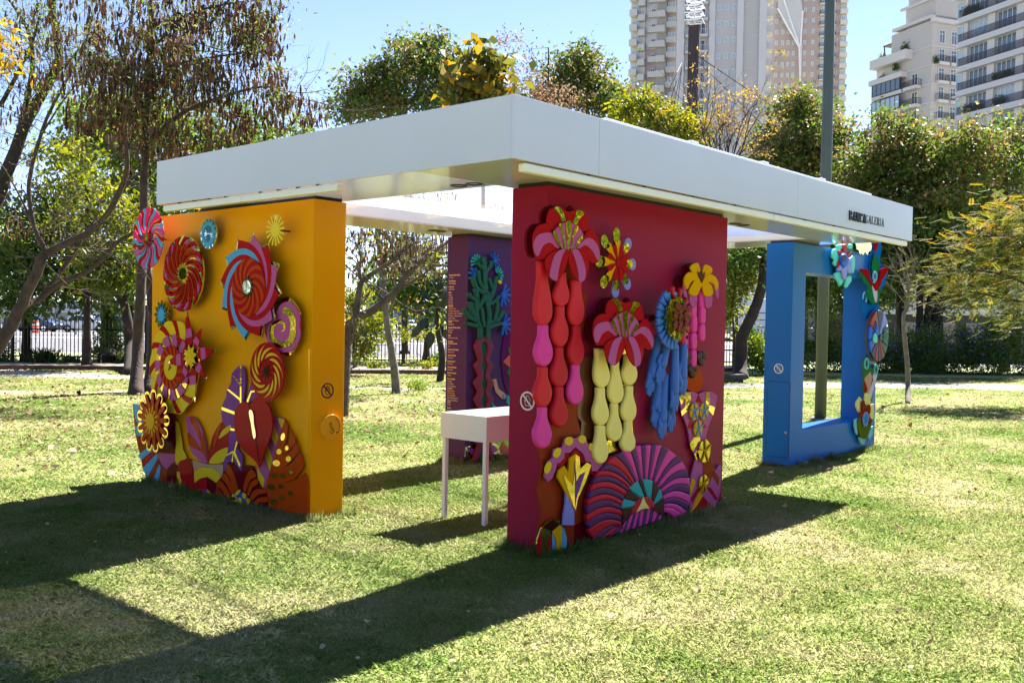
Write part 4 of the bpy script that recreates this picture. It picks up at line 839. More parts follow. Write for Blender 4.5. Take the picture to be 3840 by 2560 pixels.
def egg():
    t = art('seed_relief', FR, Z4, 415, 1380, .05, 'small striped seed shape at the bottom left corner of the red wall', 'wall flower')
    pz('shell', FR, Z4, [(287, 1520), (295, 1400), (325, 1310), (380, 1245), (425, 1228), (470, 1240), (510, 1290), (534, 1380), (530, 1490)], .03, .012, GOLD, t, 0)
    for p, m in (([(288, 1520), (298, 1395), (326, 1315), (332, 1400), (322, 1522)], A_RED), ([(368, 1520), (380, 1440), (415, 1335), (415, 1518)], A_RED), ([(415, 1335), (440, 1410), (456, 1512), (413, 1518)], A_BLU), ([(418, 1330), (478, 1275), (497, 1300), (497, 1400), (488, 1508), (458, 1512), (445, 1400)], A_GOLDY), ([(500, 1290), (520, 1330), (535, 1390), (530, 1490), (490, 1508), (500, 1400)], A_BLU), ([(420, 1232), (480, 1275), (415, 1332), (352, 1300)], A_BROWN)):
        pz('stripe', FR, Z4, p, .0425, .004, m, t)
egg()
def vase():
    t = art('vase_relief', FR, Z4, 1640, 700, .05, 'hourglass vase relief of mauve and gold at the red wall\'s right edge', 'mural board')
    pz('board', FR, Z4, [(1452, 235), (1490, 195), (1560, 190), (1612, 210), (1660, 190), (1720, 190), (1762, 222), (1750, 330), (1690, 480), (1670, 560), (1700, 680), (1730, 780), (1745, 840), (1780, 790), (1795, 790), (1790, 1000), (1740, 1145), (1540, 1215), (1535, 1000), (1550, 880), (1590, 730), (1545, 620), (1520, 480), (1475, 360)], .015, .014, A_MAU, t, 0)
    S = .0292
    def q(pts, m, sm=0, o=0): pz('panel', FR, Z4, pts, S+o, .004, m, t, sm)
    q([(1452, 238), (1490, 197), (1548, 195), (1548, 260), (1540, 330), (1475, 390), (1468, 350), (1500, 320), (1505, 240), (1470, 300)], GOLD); q([(1672, 195), (1700, 195), (1705, 300), (1745, 320), (1730, 385), (1690, 340), (1672, 280)], GOLD); q([(1612, 212), (1640, 280), (1590, 280)], A_RED); q([(1525, 490), (1545, 425), (1590, 460), (1560, 490)], A_RED); q([(1650, 440), (1675, 485), (1630, 488)], A_RED)
    q([(1540, 620), (1575, 565), (1615, 560), (1640, 590), (1650, 650), (1608, 600), (1568, 680), (1550, 660)], GOLD); q([(1575, 700), (1605, 660), (1620, 700), (1600, 760)], GOLD)
    q([(1650, 690), (1700, 690), (1728, 780), (1740, 840), (1690, 960), (1650, 860)], A_RUST); q([(1540, 980), (1560, 890), (1588, 930), (1540, 1050)], A_GOLDY); q([(1535, 1185), (1580, 1090), (1620, 1000), (1645, 1040), (1600, 1120), (1545, 1185)], A_GOLDY, 0, .001)
    q([(1552, 1060), (1600, 985), (1618, 995), (1560, 1100)], A_RED); q([(1648, 1045), (1740, 1140), (1600, 1195), (1545, 1205)], A_RED); q([(1680, 975), (1710, 970), (1765, 1060), (1755, 1080)], A_RED); q([(1740, 830), (1780, 900), (1775, 960), (1725, 870)], A_RUST)
    labs = ['upper left blue and ochre butterfly-shaped clip on the vase relief', 'upper right blue and ochre butterfly-shaped clip on the vase relief', 'blue and ochre butterfly-shaped clip below the upper pair', 'gold leaf-shaped clip halfway down the vase relief', 'lowest gold leaf-shaped clip on the vase relief']
    for (x, y, rv, m0, m1), lb in zip(((1572, 352, 74, A_GOLDY, A_BLU), (1651, 350, 72, A_GOLDY, A_BLU), (1603, 493, 70, A_GOLDY, A_BLU), (1655, 675, 95, GOLD, A_GOLDY), (1647, 940, 74, GOLD, A_GOLDY)), labs):
        D = Disc(FR, Z4, x, y, rv, .04); c = art('clip_ornament', FR, Z4, x, y, .04, lb, 'wall flower', 'clips on the vase relief')
        D.plate('leaf_plate', [D.p(.92+.08*(k % 2), 2*math.pi*k/44) for k in range(44)], .012, m0, c, -.004)
        for a in (95, 165, 25, 235, 300): D.plate('vein', round_petal(D, R_(a), .0, 1.02, .06, .07), .008, m1, c, .010)
vase()

# ---------------------------------------------------------------- PURPLE WALL
def coral():
    t = art('coral_relief', FP, Z5, 310, 500, .06, 'padded green branching coral growing from a zigzag maroon stem', 'wall flower')
    def br(pts, w):
        P = smooth_pts([np.array(p, float) for p in pts], 4, False); L, Rr = [], []
        for i in range(len(P)):
            d = P[min(i+1, len(P)-1)]-P[max(i-1, 0)]; d = d/np.linalg.norm(d); n_ = np.array([-d[1], d[0]]); L.append(P[i]+n_*w); Rr.append(P[i]-n_*w)
        d = P[-1]-P[-2]; d /= np.linalg.norm(d); a0 = math.atan2(d[1], d[0]); cap = [P[-1]+w*np.array([math.cos(a0+b), math.sin(a0+b)]) for b in np.linspace(math.pi/2, -math.pi/2, 7)[1:-1]]
        plate('coral_branch', FP, T_(FP, Z5, [tuple(p) for p in L+cap+Rr[::-1]], .09), .05, .045, C_GREEN, t, .014, bres=3)
    for p, w in (([(285, 715), (285, 650), (265, 590), (260, 520), (265, 450)], 13), ([(335, 715), (335, 640), (345, 560), (330, 480), (335, 420)], 13), ([(285, 640), (240, 625), (198, 615)], 12), ([(270, 600), (215, 575), (185, 530)], 12), ([(255, 590), (235, 540), (222, 482)], 11), ([(310, 640), (300, 570), (293, 515)], 10), ([(265, 460), (262, 420), (255, 395)], 12), ([(265, 470), (230, 445), (212, 425)], 10), ([(335, 640), (385, 625), (418, 615)], 12), ([(350, 610), (400, 590), (432, 540)], 12), ([(375, 610), (392, 540), (398, 480)], 10), ([(340, 490), (380, 470), (405, 440)], 11), ([(340, 480), (370, 400), (390, 315)], 11), ([(370, 400), (350, 350), (342, 325)], 9), ([(320, 430), (315, 320), (308, 190)], 13), ([(315, 420), (262, 380), (240, 315)], 11), ([(310, 400), (280, 340), (272, 275)], 10), ([(315, 280), (350, 240), (356, 215)], 11), ([(310, 260), (280, 235), (268, 225)], 10), ([(265, 520), (300, 470), (320, 420)], 12)): br(p, w)
    L = [(275, 740), (262, 765), (262, 800), (290, 850), (258, 895), (290, 950), (255, 1000), (285, 1060), (255, 1110), (290, 1160), (255, 1230), (275, 1290), (262, 1350), (280, 1400), (250, 1470), (260, 1500)]
    def zz(xo, w): return [(x+xo, y) for x, y in L]
    left = [(300, 690), (265, 720), (248, 765), (275, 850), (245, 885), (275, 955), (242, 1000), (272, 1060), (245, 1110), (272, 1165), (243, 1240), (268, 1300), (245, 1370), (268, 1410), (240, 1500), (245, 1522), (268, 1500), (300, 1420), (290, 1370), (300, 1300), (282, 1240), (302, 1165), (285, 1110), (305, 1060), (285, 1000), (305, 955), (285, 885), (305, 850), (285, 790), (290, 745), (312, 725)]
    plate('zigzag_stem', FP, T_(FP, Z5, left, .07), .03, .05, C_MAG, t, .014, bres=3)
    plate('zigzag_stem', FP, T_(FP, Z5, [(622-x-8, y) for x, y in left][::-1], .07), .03, .05, C_MAG, t, .014, bres=3)
    plate('stem_core', FP, T_(FP, Z5, [(307, 722), (335, 745), (325, 800), (312, 840), (338, 880), (312, 950), (335, 1000), (312, 1060), (332, 1110), (312, 1165), (330, 1230), (310, 1300), (330, 1380), (300, 1420), (320, 1500), (270, 1525), (300, 1420), (285, 1360), (305, 1300), (285, 1230), (305, 1165), (285, 1110), (305, 1060), (282, 1000), (305, 950), (282, 880), (305, 840), (285, 790), (290, 745)], .06), .02, .035, C_GREEN, t, .006)
coral()
labs = ['royal blue stuffed anemone at the coral\'s upper right tip', 'royal blue stuffed anemone overlapping the wall edge left of the coral', 'royal blue stuffed anemone right of the coral\'s middle', 'royal blue stuffed anemone right of the coral\'s base branches', 'teal anemone with mirror fingers at the coral\'s upper left', 'teal anemone with mirror fingers and a yellow leaf at the coral\'s right shoulder']
for (x, y, rv, a0, a1, m), lb in zip(((365, 205, 55, -70, 130, C_BLUE), (235, 300, 55, 30, 250, C_BLUE), (420, 430, 78, -100, 70, C_BLUE), (425, 620, 76, -100, 70, C_BLUE), (262, 218, 56, 60, 200, A_TEAL), (395, 300, 58, -30, 110, A_TEAL)), labs):
    D = Disc(FP, Z5, x, y, rv, .035); t = art('anemone', FP, Z5, x, y, .035, lb, 'wall flower', 'anemones round the coral')
    for k in range(6):
        a = R_(a0+(a1-a0)*k/5)
        if m is C_BLUE: plate('finger', FP, round_petal(D, a, .1, 1.0, .09, .12, 8), .03, .035, m, t, .012)
        else:
            plate('finger', FP, [D.p(.2, a-.2), D.p(1.0, a-.13), D.p(1.0, a+.13), D.p(.2, a+.2)], .02, .01, m, t); plate('mirror_edge', FP, [D.p(.2, a+.2), D.p(1.02, a+.13), D.p(1.02, a+.2), D.p(.2, a+.28)], .02, .009, MIR, t)
    plate('heart', FP, D.circle(.28, 20), .035, .035, m if m is C_BLUE else C_GREEN, t, .010)
    if lb.endswith('shoulder'): plate('yellow_leaf', FP, T_(FP, Z5, smooth_pts([(402, 330), (420, 338), (422, 352), (410, 356), (400, 345)], 3), .03), .022, .008, A_YEL, t)
def purple_foot():
    t = art('mirror_mural', FP, Z5, 400, 1300, .02, 'dark mirror mural with coral-pink diamonds low on the purple wall', 'mural board')
    pz('board', FP, Z5, [(186, 1420), (230, 1410), (300, 1385), (470, 1360), (560, 1350), (560, 1500), (470, 1500), (180, 1545)], .004, .01, mat('dark_mirror_green', (.35, .38, .30), .06, 1), t)
    pz('plinth_band', FP, Z5, [(178, 1530), (470, 1497), (560, 1488), (560, 1502), (470, 1512), (178, 1546)], .0145, .006, A_ROYAL, t)
    pz('diamond', FP, Z5, [(432, 1395), (470, 1440), (470, 1475), (455, 1490), (420, 1460), (408, 1430)], .0145, .006, A_CORAL, t)
    pz('panel', FP, Z5, [(330, 1400), (370, 1410), (400, 1440), (345, 1470)], .0145, .004, A_MAU, t); pz('panel', FP, Z5, [(190, 1420), (240, 1500), (260, 1440)], .0145, .004, A_PUR, t)
    t = art('diamond_flower', FP, Z5, 500, 870, .03, 'coral diamond flower with green tips half hidden by the red wall', 'wall flower')
    pz('backing', FP, Z5, [(480, 560), (450, 640), (425, 760), (420, 880), (440, 1010), (480, 1070), (620, 1000), (640, 700), (560, 560)], .004, .012, acr('plum', (.10, .012, .10)), t, 3)
    for p, m in (([(432, 865), (472, 820), (490, 870), (475, 902)], A_CORAL), ([(462, 780), (490, 760), (500, 830), (472, 815)], A_GRN), ([(470, 905), (490, 905), (490, 985), (455, 935)], A_GRN)): pz('petal', FP, Z5, p, .0165, .01, m, t)
    for p, m in (([(362, 980), (385, 975), (400, 1040), (440, 1070), (425, 1110), (380, 1060)], A_SAND), ([(422, 1095), (440, 1070), (455, 1090), (440, 1110)], A_LIL), ([(452, 1130), (460, 1085), (475, 1090), (475, 1150)], A_TEAL), ([(360, 1130), (375, 1150), (385, 1160), (360, 1165)], A_TEAL)): pz('shard', FP, Z5, p, .004, .01, m, t)
purple_foot()

# ---------------------------------------------------------------- BLUE WALL
def blue_top():
    t = art('padded_flower', FB, Z6, 780, 205, .06, 'padded mint, maroon and lilac flower over the blue wall\'s opening', 'wall flower')
    def q(n, pts, o, th, m, b=.012): plate(n, FB, T_(FB, Z6, smooth_pts(pts, 3), o+th), o, th, m, t, b)
    c_mint = pad('mint', (.10, .62, .55)); c_lil = pad('lilac', (.22, .26, .68)); c_mar = pad('maroon_red', (.28, .02, .02)); c_roy = pad('royal', (.012, .10, .52)); c_nav = pad('navy', (.02, .03, .09))
    q('backing', [(740, 100), (820, 100), (840, 180), (830, 260), (815, 300), (775, 345), (745, 300), (735, 260), (725, 180)], .01, .02, pad('pine', (.01, .10, .07)), .004)
    for p in ([(705, 150), (715, 125), (745, 118), (770, 150), (755, 190), (735, 232), (712, 215), (718, 190), (704, 175)], [(735, 98), (775, 96), (770, 120), (745, 122)], [(808, 95), (830, 95), (828, 120), (810, 122)], [(822, 190), (828, 170), (845, 170), (845, 230), (836, 272), (825, 262)], [(722, 275), (745, 262), (765, 290), (775, 320), (755, 355), (745, 330), (722, 300)], [(785, 350), (795, 300), (820, 290), (825, 320), (810, 345), (795, 365)]): q('petal', p, .03, .03, c_mint)
    for p in ([(770, 100), (795, 98), (795, 150), (780, 155)], [(740, 140), (760, 130), (780, 160), (770, 185), (755, 170)], [(800, 150), (825, 140), (815, 165), (800, 175)], [(735, 230), (745, 195), (765, 185), (765, 215)]): q('petal', p, .045, .03, c_mar)
    for p in ([(735, 255), (765, 215), (780, 235), (760, 260)], [(765, 235), (795, 230), (795, 290), (785, 315), (770, 300)], [(795, 225), (815, 205), (825, 250), (818, 275), (800, 262)], [(808, 190), (825, 175), (820, 205), (805, 215)]): q('petal', p, .05, .035, c_lil)
    q('heart', [(762, 165), (780, 150), (798, 165), (798, 210), (782, 238), (764, 215)], .07, .035, c_roy); q('eye', [(766, 165), (780, 155), (792, 165), (790, 190), (778, 200), (766, 190)], .10, .012, c_nav, .005)
blue_top()
def blue_side():
    acr = lambda n, c: mat('painted_'+n, c, .5, spec=0.0)
    A_RED = acr('red', (.30, .008, .012)); A_GRN = acr('green', (.012, .16, .05)); A_RUST = acr('rust', (.24, .03, .010)); A_CREAM = acr('cream', (.72, .66, .22)); A_OLIVE = acr('olive', (.10, .14, .015)); A_SAND = acr('sand', (.52, .30, .20)); A_LIL = acr('lilac', (.26, .25, .62)); A_BLU = acr('sky_blue', (.09, .36, .62))
    t = art('fringed_mirror', FB, Z6, 905, 120, .05, 'fringed gold mirror cut-out hanging below the canopy at the blue wall\'s top right', 'mirror board')
    pz('mirror_plate', FB, Z6, [(850, 60), (960, 55), (945, 130), (930, 140), (922, 160), (908, 140), (895, 160), (885, 150), (875, 155), (868, 130), (855, 125)], .03, .01, GOLD, t)
    t = art('tulip_relief', FB, Z6, 965, 300, .07, 'tall red and green tulip with a curling blue sheet at the blue wall\'s outer edge', 'wall flower')
    def q(n, pts, o, th, m, sm=3): pz(n, FB, Z6, pts, o, th, m, t, sm)
    q('sheet', [(965, 60), (1005, 60), (1008, 150), (1000, 200), (1040, 260), (1058, 240), (1040, 300), (1030, 350), (1000, 385), (990, 470), (1000, 540), (930, 540), (905, 570), (885, 480), (882, 410), (898, 388), (915, 405), (918, 440), (905, 465), (895, 440), (930, 470), (950, 400), (935, 250)], .012, .012, A_BLU if False else acr('cobalt', (.006, .13, .42)), 2)
    q('leaf', [(968, 150), (985, 180), (1000, 230), (990, 275), (965, 300), (952, 240)], .045, .012, A_GRN); q('bud', [(962, 60), (996, 60), (985, 110), (972, 140), (965, 100)], .045, .012, A_RED)
    q('leaf', [(872, 250), (895, 270), (930, 330), (950, 370), (965, 420), (968, 470), (940, 450), (920, 400), (925, 350), (900, 330)], .05, .012, A_GRN); q('petal', [(880, 255), (905, 248), (935, 262), (940, 310), (965, 340), (945, 345), (920, 300)], .064, .012, A_RED)
    q('petal', [(960, 345), (985, 330), (1000, 290), (1010, 250), (1058, 238), (1040, 280), (1018, 310), (1005, 350), (980, 385), (972, 370)], .064, .02, A_RED, 2); q('petal', [(955, 330), (975, 335), (985, 400), (978, 460), (960, 400)], .058, .012, acr('pale_lilac', (.55, .48, .70)))
    q('leaf', [(985, 390), (1000, 360), (1000, 430), (985, 470)], .05, .012, A_GRN)
    c = FB.px(*Z6(965, 293), .08); D = Disc(FB, Z6, 965, 293, 32, .077); D.plate('ring', D.circle(1, 32), .016, acr('pale_blue', (.18, .50, .72)), t, holes=[D.circle(.68, 32)])
    D = Disc(FB, Z6, 903, 425, 38, .03); D.plate('curl', arc((0, 0), 1, R_(-160), R_(150), .14) and [(D.c[0]+D.R*x, D.c[1]+D.R*y) for x, y in arc((0, 0), .8, R_(-60), R_(200), .17)], .01, acr('pale_blue', (.18, .50, .72)), t)
    t = art('pinwheel_disc', FB, Z6, 975, 660, .09, 'round padded disc of blue and maroon wedges at the blue wall\'s outer edge', 'wall flower')
    D = Disc(FB, Z6, 975, 665, 165, .06); D.plate('disc', D.circle(1, 56), .03, pad('slate', (.05, .08, .13)), t, -.02, .01)
    cols = [pad('lilac', (0, 0, 0)), pad('navy', (0, 0, 0)), pad('rust', (.30, .05, .02)), pad('royal', (0, 0, 0)), C_BLUE, pad('navy', (0, 0, 0)), pad('maroon_red', (0, 0, 0)), pad('navy', (0, 0, 0)), pad('maroon_red', (0, 0, 0)), pad('pine', (0, 0, 0))]
    angs = [20, 62, 100, 150, 185, 215, 240, 262, 285, 305, 380]
    for c_, a0, a1 in zip(cols, angs[:-1], angs[1:]): plate('wedge', FB, D.wedge(.12, .97, R_(a0)+.02, R_(a1)-.02, .1), .07, .035, c_, t, .010)
    for a in (130, 143, 156, 168): D.plate('flame', petal(D, R_(a), .15, .72, .05), .02, pad('royal', (0, 0, 0)), t, .04, .006)
    for a in (-25, -5, 12, 30): D.plate('flame', petal(D, R_(a), .3, .85, .05), .016, C_GREEN, t, .04, .006)
    plate('heart', FB, T_(FB, Z6, smooth_pts([(970, 645), (985, 668), (985, 705), (970, 708), (960, 690)], 3), .12), .10, .02, pad('mint', (0, 0, 0)), t, .008)
    t = art('column_relief', FB, Z6, 935, 930, .05, 'painted column relief with two ring curls above the lowest blue wall flower', 'mural board')
    pz('board', FB, Z6, [(895, 815), (910, 797), (930, 815), (935, 850), (955, 870), (962, 845), (978, 838), (990, 860), (985, 920), (975, 960), (960, 1010), (945, 1080), (900, 1050), (897, 940)], .02, .014, acr('moss', (.05, .14, .05)), t, 2)
    pz('panel', FB, Z6, [(905, 930), (940, 890), (960, 940), (930, 1020), (900, 1010)], .0342, .004, A_SAND, t); pz('panel', FB, Z6, [(960, 900), (985, 905), (970, 970), (945, 1060), (925, 1045)], .0342, .004, acr('pale_lilac', (0, 0, 0)), t); pz('panel', FB, Z6, [(905, 940), (925, 1000), (905, 1040), (899, 1000)], .0345, .004, A_RUST, t)
    for x, y, r in ((913, 838, 38), (972, 875, 34)):
        D = Disc(FB, Z6, x, y, r, .036); D.plate('ring', D.circle(1, 28), .012, acr('pale_teal', (.12, .48, .50)), t, holes=[D.circle(.62, 28)])
    t = art('leaf_flower', FB, Z6, 905, 1190, .06, 'yellow, brown and olive ragged flower at the blue wall\'s lower outer corner', 'wall flower')
    def r(n, pts, o, th, m): pz(n, FB, Z6, pts, o, th, m, t, 0)
    for p in ([(855, 1075), (875, 1045), (895, 1075), (895, 1120), (885, 1155), (865, 1140), (850, 1100)], [(905, 1080), (905, 1025), (920, 1020), (940, 1030), (942, 1090), (920, 1110)], [(935, 1140), (945, 1095), (962, 1090), (962, 1180), (948, 1190)]): r('petal', p, .03, .014, A_CREAM)
    for p in ([(842, 1190), (858, 1180), (868, 1230), (860, 1285), (848, 1270), (840, 1225)], [(868, 1300), (885, 1290), (908, 1300), (905, 1345), (880, 1340)], [(925, 1290), (940, 1240), (958, 1230), (955, 1280), (935, 1320)]): r('petal', p, .03, .014, acr('pale_aqua', (.22, .55, .68)))
    r('petal', [(862, 1190), (890, 1160), (915, 1180), (950, 1200), (945, 1240), (925, 1290), (905, 1310), (880, 1300), (865, 1250)], .045, .014, A_OLIVE)
    for p in ([(890, 1080), (905, 1075), (912, 1130), (905, 1155), (892, 1140)], [(925, 1100), (940, 1100), (942, 1140), (925, 1160), (918, 1130)], [(868, 1150), (890, 1142), (905, 1165), (890, 1180)], [(930, 1180), (950, 1185), (948, 1215), (935, 1210)]): pz('petal', FB, Z6, p, .06, .012, A_RUST, t, 3)
    D = Disc(FB, Z6, 907, 1185, 46, .073); D.plate('ring', D.circle(1, 32), .012, A_LIL, t, holes=[D.circle(.72, 32)]); D.plate('heart', D.circle(.7, 28), .01, acr('azure', (.03, .24, .45)), t)
blue_side()
# ---------------------------------------------------------------- display table
wt = mat('table_white', (.80, .80, .79), .35)
TX, TY0, TY1, TZ0, TZ1, TX1 = 1.178, 1.272, 1.774, .657, .857, 2.35
tb = thing('display_table', (1.75, 1.52, 0), 'white open-topped box table on four square legs between the walls', 'table')
th_ = .012
m = MB(); m.box((TX, TY0, TZ0), (TX1, TY1, TZ0+th_)); m.box((TX, TY0, TZ0+th_), (TX+th_, TY1, TZ1)); m.box((TX1-th_, TY0, TZ0+th_), (TX1, TY1, TZ1)); m.box((TX+th_, TY0, TZ0+th_), (TX1-th_, TY0+th_, TZ1)); m.box((TX+th_, TY1-th_, TZ0+th_), (TX1-th_, TY1, TZ1)); m.build('tray', wt, tb)
for x in (TX+.012, TX1-.047):
    for y in (TY0+.012, TY1-.047): MB().box((x, y, -.02), (x+.035, y+.035, TZ0-.0005)).build('leg', wt, tb, bevel=.002)
# ================================================================ ground, paths, road
def nodes(m): return m.node_tree.nodes, m.node_tree.links
def ramp(n, cols):
    r = n.new('ShaderNodeValToRGB'); e = r.color_ramp.elements
    while len(e) < len(cols): e.new(.5)
    for i, (p, c) in enumerate(cols): e[i].position = p; e[i].color = (*c, 1)
    return r
def ground_mat(name, cols, s1, s2, rough=.95, bump=.5):
    m = bpy.data.materials.new(name); m.use_nodes = True; n, l = nodes(m); b = n['Principled BSDF']; b.inputs['Roughness'].default_value = rough; b.inputs['Specular IOR Level'].default_value = .15
    g = n.new('ShaderNodeNewGeometry'); a = n.new('ShaderNodeTexNoise'); a.inputs['Scale'].default_value = s1; a.inputs['Detail'].default_value = 6; a.inputs['Roughness'].default_value = .65
    c = n.new('ShaderNodeTexNoise'); c.inputs['Scale'].default_value = s2; c.inputs['Detail'].default_value = 4
    l.new(g.outputs['Position'], a.inputs['Vector']); l.new(g.outputs['Position'], c.inputs['Vector'])
    ad = n.new('ShaderNodeMath'); ad.operation = 'ADD'; mu = n.new('ShaderNodeMath'); mu.operation = 'MULTIPLY'; mu.inputs[1].default_value = .5
    l.new(a.outputs[0], ad.inputs[0]); l.new(c.outputs[0], ad.inputs[1]); l.new(ad.outputs[0], mu.inputs[0])
    r = ramp(n, cols); l.new(mu.outputs[0], r.inputs[0]); l.new(r.outputs[0], b.inputs['Base Color'])
    bp = n.new('ShaderNodeBump'); bp.inputs['Strength'].default_value = bump; bp.inputs['Distance'].default_value = .02; l.new(c.outputs[0], bp.inputs['Height']); l.new(bp.outputs[0], b.inputs['Normal'])
    return m
def sheet(name, pts, z, m, kind='structure'):
    me = bpy.data.meshes.new(name); me.from_pydata([(p[0], p[1], z) for p in pts], [], [tuple(range(len(pts)))]); me.update()
    o = bpy.data.objects.new(name, me); me.materials.append(m); COL.objects.link(o); o['kind'] = kind
    if me.polygons[0].normal.z < 0: me.flip_normals()
    return o
def strip(name, near, far, z, m):     # quads between two polylines
    vs = [(p[0], p[1], z) for p in near]+[(p[0], p[1], z) for p in far]; k = len(near)
    me = bpy.data.meshes.new(name); me.from_pydata(vs, [], [(i, i+1, k+i+1, k+i) for i in range(k-1)]); me.update()
    o = bpy.data.objects.new(name, me); me.materials.append(m); COL.objects.link(o); o['kind'] = 'structure'; return o
def FV(lat, depth, z=0.0): return CAM*np.array([1, 1, 0])+RH*lat+FH*depth+np.array([0, 0, z])
def GV(x, depth, z=0.0):
    p = VP(x, 740, depth); return np.array([p[0], p[1], z])
turf = ground_mat('turf', [(.30, (.16, .17, .06)), (.5, (.30, .29, .12)), (.70, (.42, .38, .20))], .55, 24)
sheet('ground', [FV(-900, -60), FV(900, -60), FV(900, 1500), FV(-900, 1500)], -.02, turf)
lawn_o = sheet('lawn', [FV(-30, -6), FV(26, -6), FV(26, 36.0), FV(-30, 30.2)], 0.0, turf)
conc = ground_mat('concrete_path', [(.3, (.30, .27, .23)), (.6, (.40, .37, .32)), (.75, (.47, .44, .40))], .8, 14, .9, .15)
PN = [(-60, 868), (100, 868), (300, 874), (600, 886), (850, 897), (1030, 898), (1350, 897), (1740, 894), (2000, 893), (2200, 896), (2420, 900)]
PF = [(-60, 846), (100, 850), (300, 861), (600, 876), (850, 889), (1030, 890.5), (1350, 886), (1740, 879), (2000, 878), (2200, 880), (2420, 885)]
pathn, pathf = [G(*p)[:2] for p in PN], [G(*p)[:2] for p in PF]
strip('path', pathn, pathf, .006, conc)
soil = ground_mat('bare_soil', [(.3, (.20, .16, .10)), (.6, (.33, .28, .19)), (.75, (.42, .37, .26))], 1.2, 20)
DN = [(-80, 912), (60, 911), (180, 909), (300, 907), (380, 903)]; DF = [(-80, 896), (60, 897), (180, 897), (300, 897), (380, 899)]
dirtn, dirtf = [G(*p)[:2] for p in DN], [G(*p)[:2] for p in DF]
strip('dirt_strip', dirtn, dirtf, .006, soil)
SN = [(-60, 848), (200, 850), (470, 853), (800, 859), (1040, 860), (1400, 856), (1700, 853)]; SF = [(-60, 841), (200, 842), (470, 844), (800, 849), (1040, 850), (1400, 847), (1700, 845)]
sn, sf = [G(*p)[:2] for p in SN], [G(*p)[:2] for p in SF]
# raised walk along the fence with a wooden kerb
m = MB(); k = len(sn)
for i in range(k-1): m.add([(*sn[i], .0), (*sn[i+1], .0), (*sf[i+1], .0), (*sf[i], .0), (*sn[i], .10), (*sn[i+1], .10), (*sf[i+1], .10), (*sf[i], .10)], [(4, 5, 6, 7), (0, 1, 5, 4), (2, 3, 7, 6)])
o = m.build('pavement', conc); o['kind'] = 'structure'
m = MB()
for i in range(k-1):
    d = (sn[i+1]-sn[i])/np.linalg.norm(sn[i+1]-sn[i]); nn = np.array([d[1], -d[0]])*.06
    if (nn@FH[:2]) > 0: nn = -nn
    a, b = sn[i], sn[i+1]; m.add([(*(a+nn), -.01), (*(b+nn), -.01), (*b, -.01), (*a, -.01), (*(a+nn), .13), (*(b+nn), .13), (*b, .13), (*a, .13)], [(4, 5, 6, 7), (0, 1, 5, 4), (2, 3, 7, 6)])
o = m.build('kerb', mat('kerb_wood', (.12, .055, .03), .8, noise=.3)); o['kind'] = 'structure'
# road beyond the fence
sheet('verge', [FV(-120, 33.4), FV(120, 34.8), FV(120, 40.6), FV(-120, 39.6)], -.012, ground_mat('dry_verge', [(.3, (.22, .27, .12)), (.7, (.42, .46, .28))], .4, 12))
sheet('road', [FV(-260, 39.9), FV(260, 40.9), FV(260, 160), FV(-260, 160)], -.008, ground_mat('asphalt', [(.3, (.13, .13, .14)), (.7, (.20, .20, .215))], .1, 8, .85, .1))
lw = mat('road_paint', (.75, .76, .75), .6, noise=.1)
for d0, d1, nm in ((62, 63.0, 'lane_line'), (76.5, 78.2, 'lane_line')): sheet(nm, [FV(-200, d0), FV(200, d0+1.5), FV(200, d1+1.5), FV(-200, d1)], -.004, lw)

# ================================================================ plants
def attr_mesh(name, V, Q, tint, m, nv=4):
    me = bpy.data.meshes.new(name); nf = len(Q)
    me.vertices.add(len(V)); me.vertices.foreach_set('co', np.ascontiguousarray(V, np.float32).ravel())
    me.loops.add(nf*nv); me.loops.foreach_set('vertex_index', np.ascontiguousarray(Q, np.int32).ravel())
    me.polygons.add(nf); me.polygons.foreach_set('loop_start', np.arange(0, nf*nv, nv, dtype=np.int32))
    try: me.polygons.foreach_set('loop_total', np.full(nf, nv, dtype=np.int32))
    except Exception: pass
    a = me.attributes.new('tint', 'FLOAT', 'FACE'); a.data.foreach_set('value', np.ascontiguousarray(tint, np.float32))
    me.update(); me.validate(); me.materials.append(m); return me
def unit(a): return a/(np.linalg.norm(a, axis=1, keepdims=True)+1e-9)
def leaf_arrays(C, L, Wd, droop=.3, rnd=None, dirs=None):
    """folded rhombus leaves at points C"""
    g = rnd or rng; n = len(C)
    D = unit(g.normal(size=(n, 3))) if dirs is None else unit(dirs+.35*g.normal(size=(n, 3))); D[:, 2] -= droop; D = unit(D)
    S = unit(np.cross(D, unit(g.normal(size=(n, 3)))))
    ln = L*g.uniform(.65, 1.25, (n, 1)); wd = Wd*g.uniform(.7, 1.25, (n, 1)); N = np.cross(D, S)
    V = np.stack([C, C+D*ln*.45+S*wd*.5+N*wd*.12, C+D*ln-N*ln*.1, C+D*ln*.45-S*wd*.5+N*wd*.12], 1).reshape(-1, 3)
    return V, np.arange(n*4).reshape(-1, 4)
def part(name, me, parent, kind=None):
    o = bpy.data.objects.new(name, me); COL.objects.link(o); w = wloc(parent); o.parent = parent; o.location = (-w[0], -w[1], -w[2])
    if kind: o['kind'] = kind
    return o
bark = mat('bark_brown', (.062, .042, .032), .9, bump=.8, bscale=18, noise=.35, nscale=5); bark_d = mat('bark_dark', (.030, .022, .017), .9, bump=.8, bscale=16, noise=.35, nscale=5)
bark_g = mat('bark_grey', (.17, .145, .115), .9, bump=.6, bscale=22, noise=.35, nscale=7); twig_m = mat('twig', (.14, .105, .08), .85)
g_dark = leaf_mat('leaf_dark', [(0.026, 0.058, 0.017), (0.051, 0.109, 0.023), (0.087, 0.145, 0.029), (0.189, 0.217, 0.029)], .38, .38)
